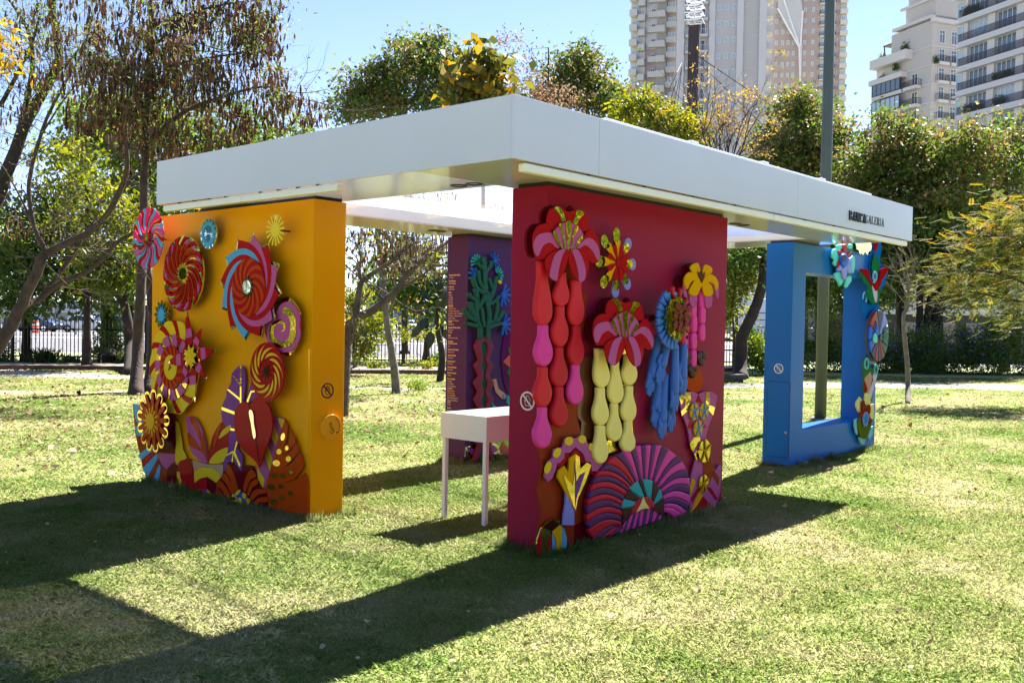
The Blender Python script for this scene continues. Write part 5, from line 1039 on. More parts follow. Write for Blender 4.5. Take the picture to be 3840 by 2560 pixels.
g_mid = leaf_mat('leaf_mid', [(0.043, 0.094, 0.020), (0.080, 0.160, 0.026), (0.145, 0.217, 0.029), (0.319, 0.319, 0.036)], .45, .42)
g_yel = leaf_mat('leaf_yellowgreen', [(.045, .075, .015), (.10, .14, .018), (.20, .23, .025), (.36, .30, .03)], .48, .42)
g_gold = leaf_mat('leaf_gold', [(.14, .14, .02), (.35, .25, .015), (.55, .30, .012), (.62, .26, .01)], .5, .5)
g_turn = leaf_mat('leaf_turning', [(.03, .045, .014), (.05, .07, .018), (.08, .10, .022), (.13, .14, .025), (.24, .20, .03), (.50, .30, .02), (.52, .22, .012)], .42, .4)
g_mix = leaf_mat('leaf_mixed', [(0.029, 0.065, 0.017), (0.072, 0.138, 0.026), (0.109, 0.167, 0.029), (0.174, 0.109, 0.065), (0.348, 0.304, 0.043)], .42, .38)
pod_m = leaf_mat('seed_pod', [(.03, .015, .011), (.07, .034, .022), (.11, .055, .033), (.17, .09, .05)], .15, .6)
dry_m = leaf_mat('dry_leaf', [(.05, .025, .015), (.14, .07, .04), (.26, .17, .10), (.42, .34, .22), (.50, .44, .30)], .25, .7)
def lobed(ells, seed):
    g = np.random.default_rng(seed+500); out = []
    for x, y, dp, rx, ry, rd in ells:
        if rx < 34 or ry < 24: out.append((x, y, dp, rx, ry, rd)); continue
        out.append((x, y, dp, rx*.72, ry*.72, rd*.8))
        for k in range(9):
            a = 2*math.pi*(k+g.uniform(-.4, .4))/9; f = g.uniform(.62, .95); s = g.uniform(.22, .42); out.append((x+rx*f*math.cos(a), y+ry*f*math.sin(a), dp+g.uniform(-.7, .4)*rd, rx*s, ry*s*g.uniform(.7, 1.2), rd*.45))
    return out
def crown_points(ells, nclump, per, spread, seed, bias=.45):
    """ells: (x, y, depth, rx, ry, rdepth) in photo pixels and metres; returns clump centres and leaf points"""
    ells = lobed(ells, seed); g = np.random.default_rng(seed); vol = np.array([e[3]*e[4]*max(e[5], .3) for e in ells])**.75; w = vol/vol.sum(); cc = []
    for e, k in zip(ells, np.round(w*nclump).astype(int)):
        c = VP(e[0], e[1], e[2]); mp = MPP(e[2]); d = unit(g.normal(size=(max(k, 1), 3))); r = g.uniform(0, 1, (len(d), 1))**bias
        d = d*r; cc.append(c+d[:, :1]*RH*e[3]*mp+d[:, 1:2]*FH*e[5]+d[:, 2:]*np.array([0, 0, 1.0])*e[4]*mp)
    cc = np.concatenate(cc); n = len(cc)
    sz = spread*g.uniform(.5, 1.4, (n, 1)); cnt = np.maximum(3, (per*g.uniform(.4, 1.6, n)).astype(int)); rep = np.repeat(np.arange(n), cnt)
    P = cc[rep]+g.normal(size=(len(rep), 3))*sz[rep]*np.array([1, 1, .8]); P[:, 2] = np.maximum(P[:, 2], .05)
    base = g.uniform(0, 1, n)[rep]
    return cc, P, base, g
def twiggy(mb, p, d, ln, r, lev, g, split=3, spread=.55, up=.15, tips=None):
    p = np.array(p); d = d/np.linalg.norm(d); pts = [p]; q = p
    for i in range(4):
        d = d+g.normal(size=3)*.13+np.array([0, 0, up*.2]); d /= np.linalg.norm(d); q = q+d*ln/4; pts.append(q)
    mb.tube(pts, [r*(1-.45*i/4) for i in range(5)], 5 if r > .02 else 3, False)
    if lev == 0:
        if tips is not None: tips.append(q)
        return
    for k in range(split):
        nd = d+g.normal(size=3)*spread; twiggy(mb, pts[g.integers(2, 5)], nd, ln*g.uniform(.5, .8), r*.5, lev-1, g, split, spread, up, tips)

def tree(name, label, cat, base, limbs, ells=(), nclump=60, per=60, spread=.3, L=.13, Wd=.07, m=g_mid, bk=bark, seed=1, group=None, droop=.3, twigs=True, tw_r=.014, pods=0, pod_len=.2, tmix=.5, trunkname='trunk', bias=.45, sides=8, thin=1.0, bare=0):
    t = thing(name, (base[0], base[1], 0), label, cat, group); sk = []
    if limbs:
        mb = MB()
        for pts, r0, r1 in limbs:
            P = [np.array(base) if p == 'base' else VP(*p) for p in pts]
            if pts[0] == 'base': P[0] = np.array([base[0], base[1], -.05])
            Q = smooth_pts(P, 5, False); jn = np.random.default_rng(len(Q)+seed); n = len(Q)
            Q = [q+jn.normal(size=3)*r0*.03 for q in Q]
            rad = [(r0+(r1-r0)*(i/(n-1))**.8)*(1+.35*max(0, 1-i/3) if pts[0] == 'base' else 1) for i in range(n)]
            mb.tube(Q, [q*thin for q in rad], sides); sk += Q
        if bare:
            tg = np.random.default_rng(seed+900); lo = [q for q in sk if q[2] > 2.2]
            for _ in range(bare):
                q = lo[tg.integers(len(lo))]; dv = tg.normal(size=3)*np.array([1, .6, .6])+np.array([0, 0, .35]); twiggy(mb, q, dv, tg.uniform(.7, 1.6), .013, 2, tg, 3, .5, .1)
        mb.build(trunkname, bk, t, smooth=True)
    if ells:
        cc, P, base_t, g = crown_points(ells, nclump, per, spread, seed, bias)
        if twigs and sk:
            S = np.array(sk); mb = MB()
            order = np.argsort([np.min(np.linalg.norm(S-c, axis=1)) for c in cc]); pts = list(S)
            for i in order:
                c = cc[i]; A = np.array(pts); dd = np.linalg.norm(A-c, axis=1)+np.maximum(0, A[:, 2]-c[2])*.8; j = int(np.argmin(dd)); p = A[j]; ln = np.linalg.norm(c-p)
                mid = (p+c)/2+g.normal(size=3)*ln*.08+np.array([0, 0, .06*ln]); r = max(tw_r*(.6+.35*ln), .006)
                Q = smooth_pts([p, mid, c], 3, False); mb.tube(Q, [r*(1-.7*k/(len(Q)-1)) for k in range(len(Q))], 4, False); pts += [mid, c]
            mb.build('branches', bk, t, smooth=True)['kind'] = 'stuff'
        V, Q = leaf_arrays(P, L, Wd, droop, g); tint = np.clip(base_t*tmix+(1-tmix)*g.uniform(0, 1, len(P)), 0, 1)
        part('crown', attr_mesh('crown', V, Q, tint, m), t, 'stuff')
        if pods:
            sel = g.choice(len(cc), pods//7); C = np.repeat(cc[sel], 7, 0)+g.normal(size=((pods//7)*7, 3))*np.array([.16, .16, .13]); n = len(C)
            a = g.uniform(0, 6.28, n); S_ = np.stack([np.cos(a), np.sin(a), np.zeros(n)], 1); D = unit(np.stack([g.normal(0, .16, n), g.normal(0, .16, n), -np.ones(n)], 1)); ln = pod_len*g.uniform(.6, 1.3, (n, 1)); w = .040*g.uniform(.7, 1.3, (n, 1))
            V = np.stack([C-S_*w*.3, C+S_*w*.3+D*ln*.1, C+S_*w*.8+D*ln*.55, C+D*ln, C-S_*w*.6+D*ln*.55], 1).reshape(-1, 3)
            part('seed_pods', attr_mesh('seed_pods', V, np.arange(n*5).reshape(-1, 5), g.uniform(0, 1, n), pod_m, 5), t, 'stuff')
    return t
# ---- left: leaning many-limbed tree
D1 = 24.0
base = GV(-55, D1)
tree('leaning_tree', 'large leaning tree with long bare limbs rising from the picture\'s lower left edge', 'tree', base,
     [(['base', (0, 788, D1), (29, 741, D1), (67, 662, D1), (102, 584, D1)], .27, .17), ([(102, 584, D1), (99, 566, D1), (76, 512, D1), (67, 417, D1), (92, 317, D1), (112, 262, D1), (150, 190, D1-.5), (190, 120, D1-.5), (210, 40, D1-1)], .11, .035),
      ([(102, 584, D1), (164, 553, D1), (206, 532, D1), (249, 488, D1-.3), (283, 420, D1-.6), (292, 383, D1-.8), (287, 283, D1-1), (283, 167, D1-1.2), (300, 60, D1-1.5), (310, -30, D1-1.5)], .14, .05), ([(249, 488, D1-.3), (300, 415, D1+.4), (357, 374, D1+.8), (420, 330, D1+1)], .08, .02),
      ([(50, 705, D1), (88, 688, D1+.4), (140, 650, D1+.6), (205, 620, D1+.6), (264, 562, D1+.5), (310, 533, D1+.4), (360, 505, D1+.4)], .13, .06), ([(206, 600, D1+1), (250, 558, D1+1), (300, 560, D1+1.2), (345, 575, D1+1.4)], .055, .02), ([(88, 690, D1+.8), (150, 610, D1+1.2), (190, 545, D1+1.4), (215, 510, D1+1.5)], .10, .06),
      ([(76, 512, D1), (40, 440, D1), (5, 380, D1), (-30, 330, D1)], .045, .014), ([(90, 317, D1), (170, 200, D1), (240, 160, D1+.3)], .04, .012)],
     [(120, 60, D1, 150, 110, 2.5), (230, 240, D1-.5, 90, 110, 2), (40, 180, D1, 70, 120, 2), (60, 520, D1+1, 90, 50, 1.5)], 95, 26, .35, .10, .035, g_mid, bark, 11, tw_r=.007, pods=700, pod_len=.24, thin=.72, bare=70)
D1b = 26.0
tree('leaning_tree', 'dark-limbed tree leaning right behind the first one at the left edge', 'tree', GV(-90, D1b),
     [(['base', (-60, 640, D1b), (-20, 500, D1b), (0, 440, D1b), (33, 350, D1b), (67, 267, D1b), (110, 190, D1b), (135, 140, D1b), (123, 40, D1b), (118, -40, D1b)], .34, .12), ([(33, 350, D1b), (66, 210, D1b), (75, 130, D1b), (60, 60, D1b), (20, 0, D1b)], .14, .04), ([(0, 245, D1b), (40, 170, D1b), (75, 95, D1b), (90, 40, D1b)], .09, .04), ([(110, 190, D1b), (150, 150, D1b), (200, 90, D1b)], .06, .02)],
     [(60, 40, D1b, 140, 110, 2), (10, 330, D1b+1, 60, 140, 2), (150, 110, D1b, 90, 70, 1.5)], 60, 26, .35, .10, .035, g_mid, bark_d, 12, tw_r=.007, pods=400, thin=.75, bare=50)
tree('yellow_leaf_tree', 'overhanging spray of bright yellow leaves at the picture\'s top left corner', 'tree', GV(-130, 16),
     [(['base', (-110, 500, 16), (-90, 200, 16), (-30, 110, 16), (10, 90, 16)], .12, .012)], [(5, 110, 16, 32, 90, .5)], 14, 8, .18, .15, .06, g_gold, bark, 13, tw_r=.006)
# ---- multi-stemmed pod tree
D2 = 19.6
tree('pod_tree', 'tall multi-stemmed tree loaded with dark brown hanging seed pods, left of the canopy', 'tree', G(312, 908),
     [(['base', (316, 800, D2), (322, 700, D2), (326, 610, D2), (330, 470, D2), (335, 330, D2), (338, 230, D2), (345, 120, D2), (350, -20, D2)], .15, .06), ([(338, 230, D2), (400, 150, D2), (480, 60, D2), (540, -20, D2)], .06, .02), ([(335, 330, D2), (420, 260, D2-.5), (520, 220, D2-.5), (620, 200, D2-.3), (700, 240, D2)], .06, .015), ([(338, 260, D2), (290, 160, D2), (260, 60, D2)], .05, .02), ([(345, 120, D2), (420, 40, D2), (520, 10, D2), (610, 0, D2)], .045, .014), ([(400, 150, D2), (500, 130, D2), (600, 120, D2), (650, 130, D2)], .035, .01)],
     [(330, 90, D2, 150, 130, 2.2), (480, 60, D2, 140, 100, 2.0), (560, 170, D2, 120, 110, 1.8), (420, 230, D2, 130, 100, 2), (650, 260, D2, 100, 60, 1.2), (590, 40, D2, 80, 70, 1), (250, 200, D2, 90, 120, 1.6), (400, 330, D2, 90, 50, 1.4)], 340, 34, .22, .085, .03, g_mix, bark, 21, tw_r=.006, pods=4300, pod_len=.22, bare=45, thin=.85, droop=.5, bias=.6)
tree('pod_tree', 'slimmer right-hand stem beside the pod tree, close to the yellow wall', 'tree', G(343, 905),
     [(['base', (352, 800, D2+.5), (350, 700, D2+.5), (342, 640, D2+.5), (332, 590, D2+.4), (328, 520, D2+.4)], .14, .07), ([(350, 720, D2+.5), (372, 640, D2+.6), (395, 560, D2+.7)], .06, .03)], [], bk=bark, seed=22)
# ---- green masses behind on the left
def bg(name, lab, x, dep, ells, n, per, L, m, seed, tr=.2, bk=bark_d, top=None, lean=0, **k):
    ys = min(e[1] for e in ells) if top is None else top
    return tree(name, lab, 'tree', GV(x, dep), [(['base', (x+lean*.3, 780, dep), (x+lean*.6, (780+ys)/2, dep), (x+lean, ys+20, dep)], tr, tr*.35)], ells, int(n*1.35), int(per*.70), k.pop('spread', .35)*.9, L*1.32, L*.70, m, bk, seed, **k)
bg('maple_tree', 'bright yellow-green broadleaf tree glowing behind the leaning limbs at left', 200, 28, [(215, 480, 28, 90, 80, 1.5), (280, 560, 28, 80, 90, 1.5), (160, 400, 28.5, 80, 70, 1.5), (240, 610, 27.5, 90, 60, 1)], 95, 46, .15, g_yel, 31, .16, spread=.33)
bg('shade_tree', 'dense dark green tree filling the left background above the road', 60, 31, [(40, 520, 31, 110, 110, 2), (130, 560, 31, 110, 100, 2), (20, 640, 31, 90, 80, 2), (150, 660, 30, 120, 50, 1.5)], 190, 52, .16, g_dark, 32, .2)
bg('shade_tree', 'green tree between the pod tree and the ivy-clad trunk', 300, 33, [(270, 360, 33, 110, 100, 2), (200, 300, 33, 80, 80, 2), (330, 470, 33, 80, 110, 2), (300, 640, 32, 60, 60, 1.5), (330, 280, 33, 80, 70, 2)], 190, 52, .16, g_mid, 33, .2)
bg('shade_tree', 'tall green tree directly behind the canopy\'s left end', 450, 36, [(430, 360, 36, 120, 90, 2), (520, 320, 36, 100, 80, 2), (640, 330, 36, 120, 60, 2), (420, 500, 36, 100, 120, 2)], 170, 52, .17, g_mid, 34, .2)
# ivy-clad trunk and its dark neighbour
def ivy_tree():
    D = 32.4; b = G(252, 835)
    t = tree('ivy_tree', 'thick dark trunk wrapped in ivy beside the fence at left', 'tree', b, [(['base', (250, 790, D), (247, 730, D), (243, 660, D), (225, 610, D), (200, 570, D)], .28, .14), ([(243, 670, D), (275, 640, D), (290, 600, D)], .14, .06), ([(236, 690, D), (190, 665, D), (150, 645, D), (110, 640, D)], .08, .03)],
             [(250, 720, D-.2, 16, 100, .35), (252, 810, D-.3, 34, 30, .4), (235, 650, D, 60, 30, .8), (262, 760, D-.2, 20, 50, .35)], 110, 40, .12, .10, .08, g_dark, bark_d, 36, twigs=False)
ivy_tree()
tree('dark_trunk_tree', 'straight dark trunk between the ivy-clad trunk and the pod tree', 'tree', G(300, 862), [(['base', (298, 800, 28), (293, 740, 28), (285, 700, 28), (268, 672, 28), (245, 650, 28)], .17, .10), ([(285, 700, 28), (300, 640, 28), (310, 590, 28)], .08, .04)], [(265, 620, 28, 70, 50, 1.4)], 40, 45, .3, .14, .07, g_dark, bark_d, 37)
# ---- trees seen through the pavilion
def bare_tree():
    D = 15.5; b = GV(786, D); t = thing('bare_tree', (b[0], b[1], 0), 'leafless spreading tree with pale forking limbs seen between the yellow and purple walls', 'tree')
    mb = MB(); g = np.random.default_rng(41); tips = []
    limbs = [([b*np.array([1, 1, 0])+[0, 0, -.05], VP(792, 800, D), VP(797, 783, D), VP(808, 743, D), VP(817, 727, D)], .13, .085), ([VP(817, 727, D), VP(822, 690, D), VP(830, 649, D), VP(852, 631, D), VP(880, 613, D), VP(896, 602, D), VP(915, 585, D), VP(950, 560, D)], .06, .016), ([VP(817, 727, D), VP(849, 717, D), VP(881, 693, D), VP(910, 668, D), VP(932, 634, D), VP(956, 610, D), VP(988, 583, D), VP(1024, 558, D+.3), VP(1050, 540, D+.4)], .075, .02),
             ([VP(830, 649, D), VP(826, 620, D), VP(829, 590, D), VP(820, 560, D)], .03, .01), ([VP(932, 634, D), VP(922, 600, D), VP(905, 570, D), VP(890, 540, D)], .026, .008), ([VP(910, 668, D), VP(950, 645, D), VP(975, 628, D), VP(1000, 605, D), VP(1015, 590, D)], .03, .008), ([VP(956, 610, D), VP(955, 580, D), VP(948, 550, D)], .022, .008), ([VP(881, 693, D), VP(860, 660, D), VP(840, 690, D)], .016, .006)]
    for P, r0, r1 in limbs:
        Q = smooth_pts(P, 5, False); n = len(Q); mb.tube(Q, [r0+(r1-r0)*i/(n-1) for i in range(n)], 7)
        if r1 < .05:
            for _ in range(6):
                i = g.integers(n//3, n); d = Q[min(i+1, n-1)]-Q[i-1]; twiggy(mb, Q[i], unit((d/np.linalg.norm(d)+g.normal(size=3)*.6)[None])[0]+np.array([0, 0, .3]), g.uniform(.5, 1.0), .011, 2, g, 3, .55, .1, tips)
    mb.build('trunk', mat('bark_mid', (.105, .082, .062), .9, bump=.6, bscale=20, noise=.35, nscale=6), t, smooth=True)
    T = np.array(tips); sel = T[g.choice(len(T), 60)]; P = np.repeat(sel, 6, 0)+g.normal(size=(360, 3))*.1; V, Q = leaf_arrays(P, .09, .035, .4, g); part('crown', attr_mesh('crown', V, Q, g.uniform(.3, 1, 360), g_yel), t, 'stuff')
    sel = T[g.choice(len(T), 110)]; n = 550; C = np.repeat(sel, 5, 0)+g.normal(size=(n, 3))*.09; a = g.uniform(0, 6.28, n); S_ = np.stack([np.cos(a), np.sin(a), 0*a], 1); D_ = np.array([[0, 0, -1.0]]); ln = .15*g.uniform(.6, 1.3, (n, 1))
    V = np.stack([C, C+S_*.014+D_*ln*.5, C+D_*ln, C-S_*.01+D_*ln*.5], 1).reshape(-1, 3); part('seed_pods', attr_mesh('seed_pods', V, np.arange(n*4).reshape(-1, 4), g.uniform(0, 1, n), pod_m), t, 'stuff')
bare_tree()
tree('slender_tree', 'slender lichen-flecked trunk standing on the lawn between yellow and purple walls', 'tree', G(912, 905), [(['base', (908, 870, 20.4), (905, 840, 20.4), (898, 795, 20.4), (893, 770, 20.4), (888, 735, 20.4), (886, 700, 20.4), (878, 640, 20.6), (870, 560, 20.8), (865, 500, 21)], .10, .05), ([(888, 735, 20.4), (905, 690, 20.4), (925, 640, 20.4)], .03, .01)],
     [(870, 560, 20.8, 110, 50, 1.5), (960, 590, 21, 90, 60, 1.4)], 90, 26, .25, .08, .03, g_mix, bark_g, 43, tw_r=.007, pods=700, pod_len=.16)
tree('climbing_shrub', 'leafy vine-covered shrub on the fence just right of the yellow wall', 'shrub', G(815, 848), [(['base', (812, 800, 27), (818, 760, 27), (830, 730, 27)], .05, .02), (['base', (835, 790, 27), (850, 770, 27), (880, 765, 27)], .03, .01)], [(815, 700, 27, 28, 60, .7), (850, 755, 27, 50, 32, .6), (830, 800, 27, 30, 30, .5)], 85, 36, .16, .12, .06, g_yel, bark, 44)
tree('fence_creeper', 'creeper trailing along the fence top left of the big-leaved plant', 'creeper', G(960, 846), [(['base', (958, 800, 29), (965, 772, 29), (990, 770, 29)], .025, .01)], [(960, 768, 29, 75, 9, .3), (985, 838, 29, 70, 7, .3), (870, 840, 29, 50, 7, .3)], 70, 22, .10, .09, .05, g_yel, bark_d, 45)
def rubber():
    D = 24.5; b = GV(1012, D); t = thing('broadleaf_plant', (b[0], b[1], 0), 'plant with huge dark green leaves beside the purple wall\'s left edge', 'plant')
    mb = MB(); mb.tube(smooth_pts([b+[0, 0, -.03], VP(1016, 820, D), VP(1008, 770, D), VP(1004, 740, D), VP(1010, 690, D), VP(1020, 640, D)], 4, False), np.linspace(.10, .04, 21), 7); mb.build('trunk', bark_d, t, smooth=True)
    g = np.random.default_rng(46); lm = mat('rubber_leaf', (.014, .030, .020), .3, noise=.25, nscale=3)
    for i, (x, y, a, ln) in enumerate(((985, 740, 200, 34), (965, 748, 235, 30), (990, 760, 265, 36), (1005, 742, 290, 30), (985, 712, 185, 32), (1005, 705, 60, 36), (990, 690, 150, 30), (1020, 690, 80, 36), (1010, 660, 120, 34), (1018, 725, 320, 30), (1000, 640, 100, 32), (978, 730, 250, 30), (1022, 755, 280, 30), (975, 700, 210, 26))):
        c = VP(x, y, D+g.normal()*.25); A = R_(a); d = RH*math.cos(A)+np.array([0, 0, 1])*math.sin(A)+FH*g.normal()*.3; d /= np.linalg.norm(d); s = np.cross(d, FH+g.normal(size=3)*.3); s /= np.linalg.norm(s); n_ = np.cross(d, s); L = ln*MPP(D)*1.15; V = []
        for u in np.linspace(0, 1, 7): w = .27*L*math.sin(math.pi*u**.85)+.002; q = c+d*L*u-n_*.12*L*u*u; V += [q-s*w+n_*w*.25, q, q+s*w+n_*w*.25]
        MB().add(V, [(3*k+j, 3*k+j+1, 3*k+j+4, 3*k+j+3) for k in range(6) for j in range(2)]).build('leaf', lm, t, smooth=True)
rubber()
bg('shade_tree', 'shadowy tree far behind the big-leaved plant', 980, 37, [(960, 620, 37, 110, 60, 2), (1010, 680, 37, 60, 70, 2), (900, 680, 37, 60, 50, 2)], 80, 40, .2, g_dark, 47, .15)
bg('autumn_shrub', 'small rust-orange leaved tree across the road', 935, 60, [(935, 690, 60, 26, 22, .8)], 22, 30, .22, g_gold, 48, .08, twigs=False)
# ---- crowns behind the canopy
bg('shade_tree', 'rounded dark green tree with yellowing tips behind the canopy, left of the gold-leaved tree', 930, 44, [(860, 215, 44, 90, 65, 2), (940, 180, 44, 90, 80, 2), (1000, 130, 44, 55, 50, 1.5), (820, 250, 44, 60, 40, 1.5), (1030, 220, 44, 60, 50, 2), (985, 90, 44, 22, 28, .8)], 230, 56, .17, g_mix, 51, .22, spread=.34)
bg('gold_leaved_tree', 'large-leaved tree turning gold and orange above the canopy\'s front corner', 1110, 36, [(1110, 170, 36, 52, 62, 1.2), (1085, 225, 36, 75, 25, 1.2), (1150, 190, 36, 30, 60, 1), (1045, 205, 36, 26, 28, .8), (1120, 110, 36, 25, 22, .5)], 70, 11, .44, g_turn, 52, .14, spread=.38, tmix=.75)
bg('shade_tree', 'green tree right of the gold-leaved tree, left of the tower', 1350, 44, [(1340, 190, 44, 85, 65, 2), (1290, 170, 44, 45, 45, 1.5), (1410, 240, 44, 60, 50, 2), (1345, 135, 44, 30, 35, 1), (1260, 240, 44, 45, 30, 1.5)], 170, 54, .17, g_mix, 53, .2, spread=.34)
bg('seeding_tree', 'wispy tree with pale brown seed heads behind the canopy corner', 1260, 39, [(1270, 225, 39, 55, 32, 1), (1200, 180, 39, 40, 60, .8), (1160, 90, 39, 40, 20, .6)], 55, 34, .10, dry_m, 54, .08, spread=.32)
bg('yellow_green_tree', 'yellow-green bushy tree in front of the dark pylon', 1500, 38, [(1490, 265, 38, 60, 38, 1.3), (1545, 290, 38, 55, 40, 1.3), (1440, 250, 38, 25, 35, 1), (1590, 310, 38, 40, 35, 1)], 110, 46, .15, g_yel, 55, .14, spread=.3)
def flowering():
    D = 36.0; b = GV(1650, D); t = thing('bare_flowering_tree', (b[0], b[1], 0), 'nearly bare tree with orange-yellow flower tufts in front of the beige tower', 'tree'); mb = MB(); g = np.random.default_rng(56); tips = []
    mb.tube(smooth_pts([b+[0, 0, -.05], VP(1652, 600, D), VP(1650, 420, D)], 4, False), np.linspace(.16, .10, 9), 7)
    for k in range(11):
        x = 1560+k*20; twiggy(mb, VP(1650, 430, D), VP(x+g.uniform(-10, 10), 275+abs(x-1660)*.25, D+g.uniform(-1, 1))-VP(1650, 430, D), g.uniform(1.5, 2.1), .045, 4, g, 3, .42, .2, tips)
    mb.build('trunk', bark, t, smooth=True); T = np.array(tips); sel = T[g.choice(len(T), 150)]; P = np.repeat(sel, 9, 0)+g.normal(size=(1350, 3))*np.array([.13, .13, .05]); V, Q = leaf_arrays(P, .13, .05, .1, g)
    part('crown', attr_mesh('crown', V, Q, g.uniform(0, 1, len(P)), leaf_mat('blossom_yellow', [(.16, .13, .03), (.36, .26, .06), (.55, .36, .07)], .4, .5)), t, 'stuff')
flowering()
bg('shade_tree', 'glossy dark green tree in front of the pink tower, left of the lamp post', 1850, 40, [(1850, 290, 40, 85, 75, 2), (1900, 330, 40, 60, 60, 2), (1800, 350, 40, 70, 50, 2), (1840, 235, 40, 40, 35, 1.2), (1870, 400, 40, 130, 40, 2), (1760, 400, 40, 60, 30, 1.5)], 230, 56, .16, g_mix, 57, .2)
bg('shade_tree', 'broad green tree right of the lamp post under the balconied buildings', 2060, 37, [(2060, 320, 37, 75, 55, 2), (2110, 370, 37, 100, 70, 2), (2000, 400, 37, 80, 70, 2), (2040, 480, 37, 110, 80, 2)], 260, 56, .15, g_mix, 58, .18, lean=10)
bg('shade_tree', 'green tree with thick upright trunks behind the hedge, middle of the right-hand group', 2155, 35.5, [(2180, 400, 35, 100, 80, 2), (2220, 330, 35, 80, 50, 2), (2160, 500, 35, 120, 80, 2), (2120, 580, 35, 110, 60, 2), (2110, 655, 36, 110, 45, 1.5), (2230, 665, 36, 90, 45, 1.5)], 270, 56, .15, g_mix, 59, .2)
bg('shade_tree', 'green tree filling the picture\'s right edge below the balconies', 2310, 37, [(2310, 360, 37, 80, 70, 2), (2290, 430, 37, 110, 80, 2), (2350, 310, 37, 50, 40, 2), (2330, 540, 37, 110, 90, 2), (2230, 600, 37, 100, 60, 2), (2330, 660, 37, 90, 60, 1.5), (2010, 640, 37, 60, 50, 1.5)], 260, 56, .15, g_mix, 60, .2)
bg('shade_tree', 'shady tree whose dark twin trunks show through the blue wall\'s opening', 1890, 34, [(1900, 590, 35, 90, 70, 2), (1980, 600, 35, 90, 80, 2), (1960, 680, 35, 90, 50, 1.5), (1850, 660, 34, 50, 60, 1.2)], 170, 52, .16, g_dark, 61, .18, lean=-20)
for i, (x, pts, r, lab) in enumerate(((2068, [(2070, 760), (2068, 710), (2066, 660), (2050, 600)], .19, 'leftmost of the dark trunks behind the slim young tree'), (2112, [(2111, 766), (2112, 730), (2113, 680), (2118, 600)], .16, 'straight dark trunk just right of the slim young tree'), (2128, [(2127, 762), (2133, 710), (2136, 690), (2146, 650), (2150, 590)], .16, 'dark trunk curving right, second from the forked one'), (2153, [(2153, 766), (2152, 725), (2162, 700), (2172, 680), (2176, 640), (2180, 590)], .24, 'thick forked dark trunk above the middle of the hedge'))):
    lm = [(['base']+[(a, b_, 35.2) for a, b_ in pts], r, r*.7)]
    if i == 3: lm.append(([(2165, 698, 35.2), (2190, 690, 35.2), (2205, 672, 35.2), (2225, 640, 35.2)], .11, .06))
    tree('dark_trunk_tree', lab, 'tree', GV(x, 35.2), lm, [(pts[-1][0], 590, 35.2, 70, 45, 1.5)], 40, 50, .35, .15, .075, g_dark, bark_d, 70+i)
tree('leaning_tree', 'dark trunk leaning right between the red and blue walls', 'tree', G(1700, 870), [(['base', (1700, 830, 28.8), (1703, 800, 28.8), (1705, 770, 28.8), (1724, 732, 28.8), (1740, 693, 28.8), (1751, 650, 28.8), (1754, 600, 28.8), (1750, 540, 29)], .22, .12)], [(1745, 580, 29, 70, 40, 1.5), (1700, 560, 29, 60, 40, 1.5)], 60, 50, .32, .15, .07, g_dark, bark_d, 75)
tree('leafy_shrub', 'tall yellow-green shrub right of the red wall, in front of the fence', 'shrub', G(1684, 852), [(['base', (1686, 780, 29.6), (1682, 700, 29.6), (1690, 630, 29.6)], .05, .02)], [(1690, 640, 29.6, 34, 55, .8), (1678, 720, 29.6, 30, 42, .8), (1700, 600, 29.6, 40, 40, .8)], 95, 42, .22, .13, .065, g_yel, bark, 76)
tree('leafy_shrub', 'low green bush left of the blue wall', 'shrub', G(1738, 852), [], [(1735, 800, 30.5, 24, 42, .7), (1750, 820, 30.5, 24, 32, .6)], 60, 42, .2, .12, .06, g_mid, bark, 77)
# hedge
tree('hedge', 'long dark clipped hedge dotted with blue flowers along the path at right', 'hedge', G(2160, 872), [], [(x, 815+((i*37) % 9)-6, 33.6+.2*math.sin(i), 30, 58+((i*53) % 13), .75) for i, x in enumerate(range(1835, 2420, 26))]+[(2250, 770, 34, 120, 30, .8), (2330, 750, 34, 70, 35, .8)], 560, 62, .2, .10, .05, g_dark, bark_d, 78, bias=.5)
hg = bpy.data.objects['hedge']; _g = np.random.default_rng(79)
Pf = np.array([VP(_g.uniform(1990, 2400), _g.uniform(745, 830), 32.8+_g.uniform(-.1, .3)) for _ in range(420)]); V_, Q_ = leaf_arrays(Pf, .07, .06, 0, _g); part('blossoms', attr_mesh('blossoms', V_, Q_, _g.uniform(0, 1, len(Pf)), leaf_mat('blue_blossom', [(.05, .06, .35), (.16, .16, .55)], .3, .5)), hg, 'stuff')
def young():
    D = 20.6; b = G(2085, 929); t = thing('young_tree', (b[0], b[1], 0), 'slim young tree with bare pale twigs standing alone on the lawn at right', 'tree'); mb = MB(); g = np.random.default_rng(80)
    Q = smooth_pts([b+[0, 0, -.03], VP(2085.5, 885, D), VP(2084, 840, D), VP(2079, 790, D), VP(2076, 755, D), VP(2075, 726, D), VP(2083, 708, D), VP(2086, 680, D), VP(2085, 650, D)], 4, False); mb.tube(Q, np.linspace(.058, .03, len(Q)), 8)
    for k in range(15):
        i = g.integers(len(Q)*2//3, len(Q)); twiggy(mb, Q[i], np.array([*(g.normal(size=2)*.7), .75]), g.uniform(.5, .9), .012, 2, g, 3, .5, .2)
    mb.build('trunk', bark_g, t, smooth=True)
young()
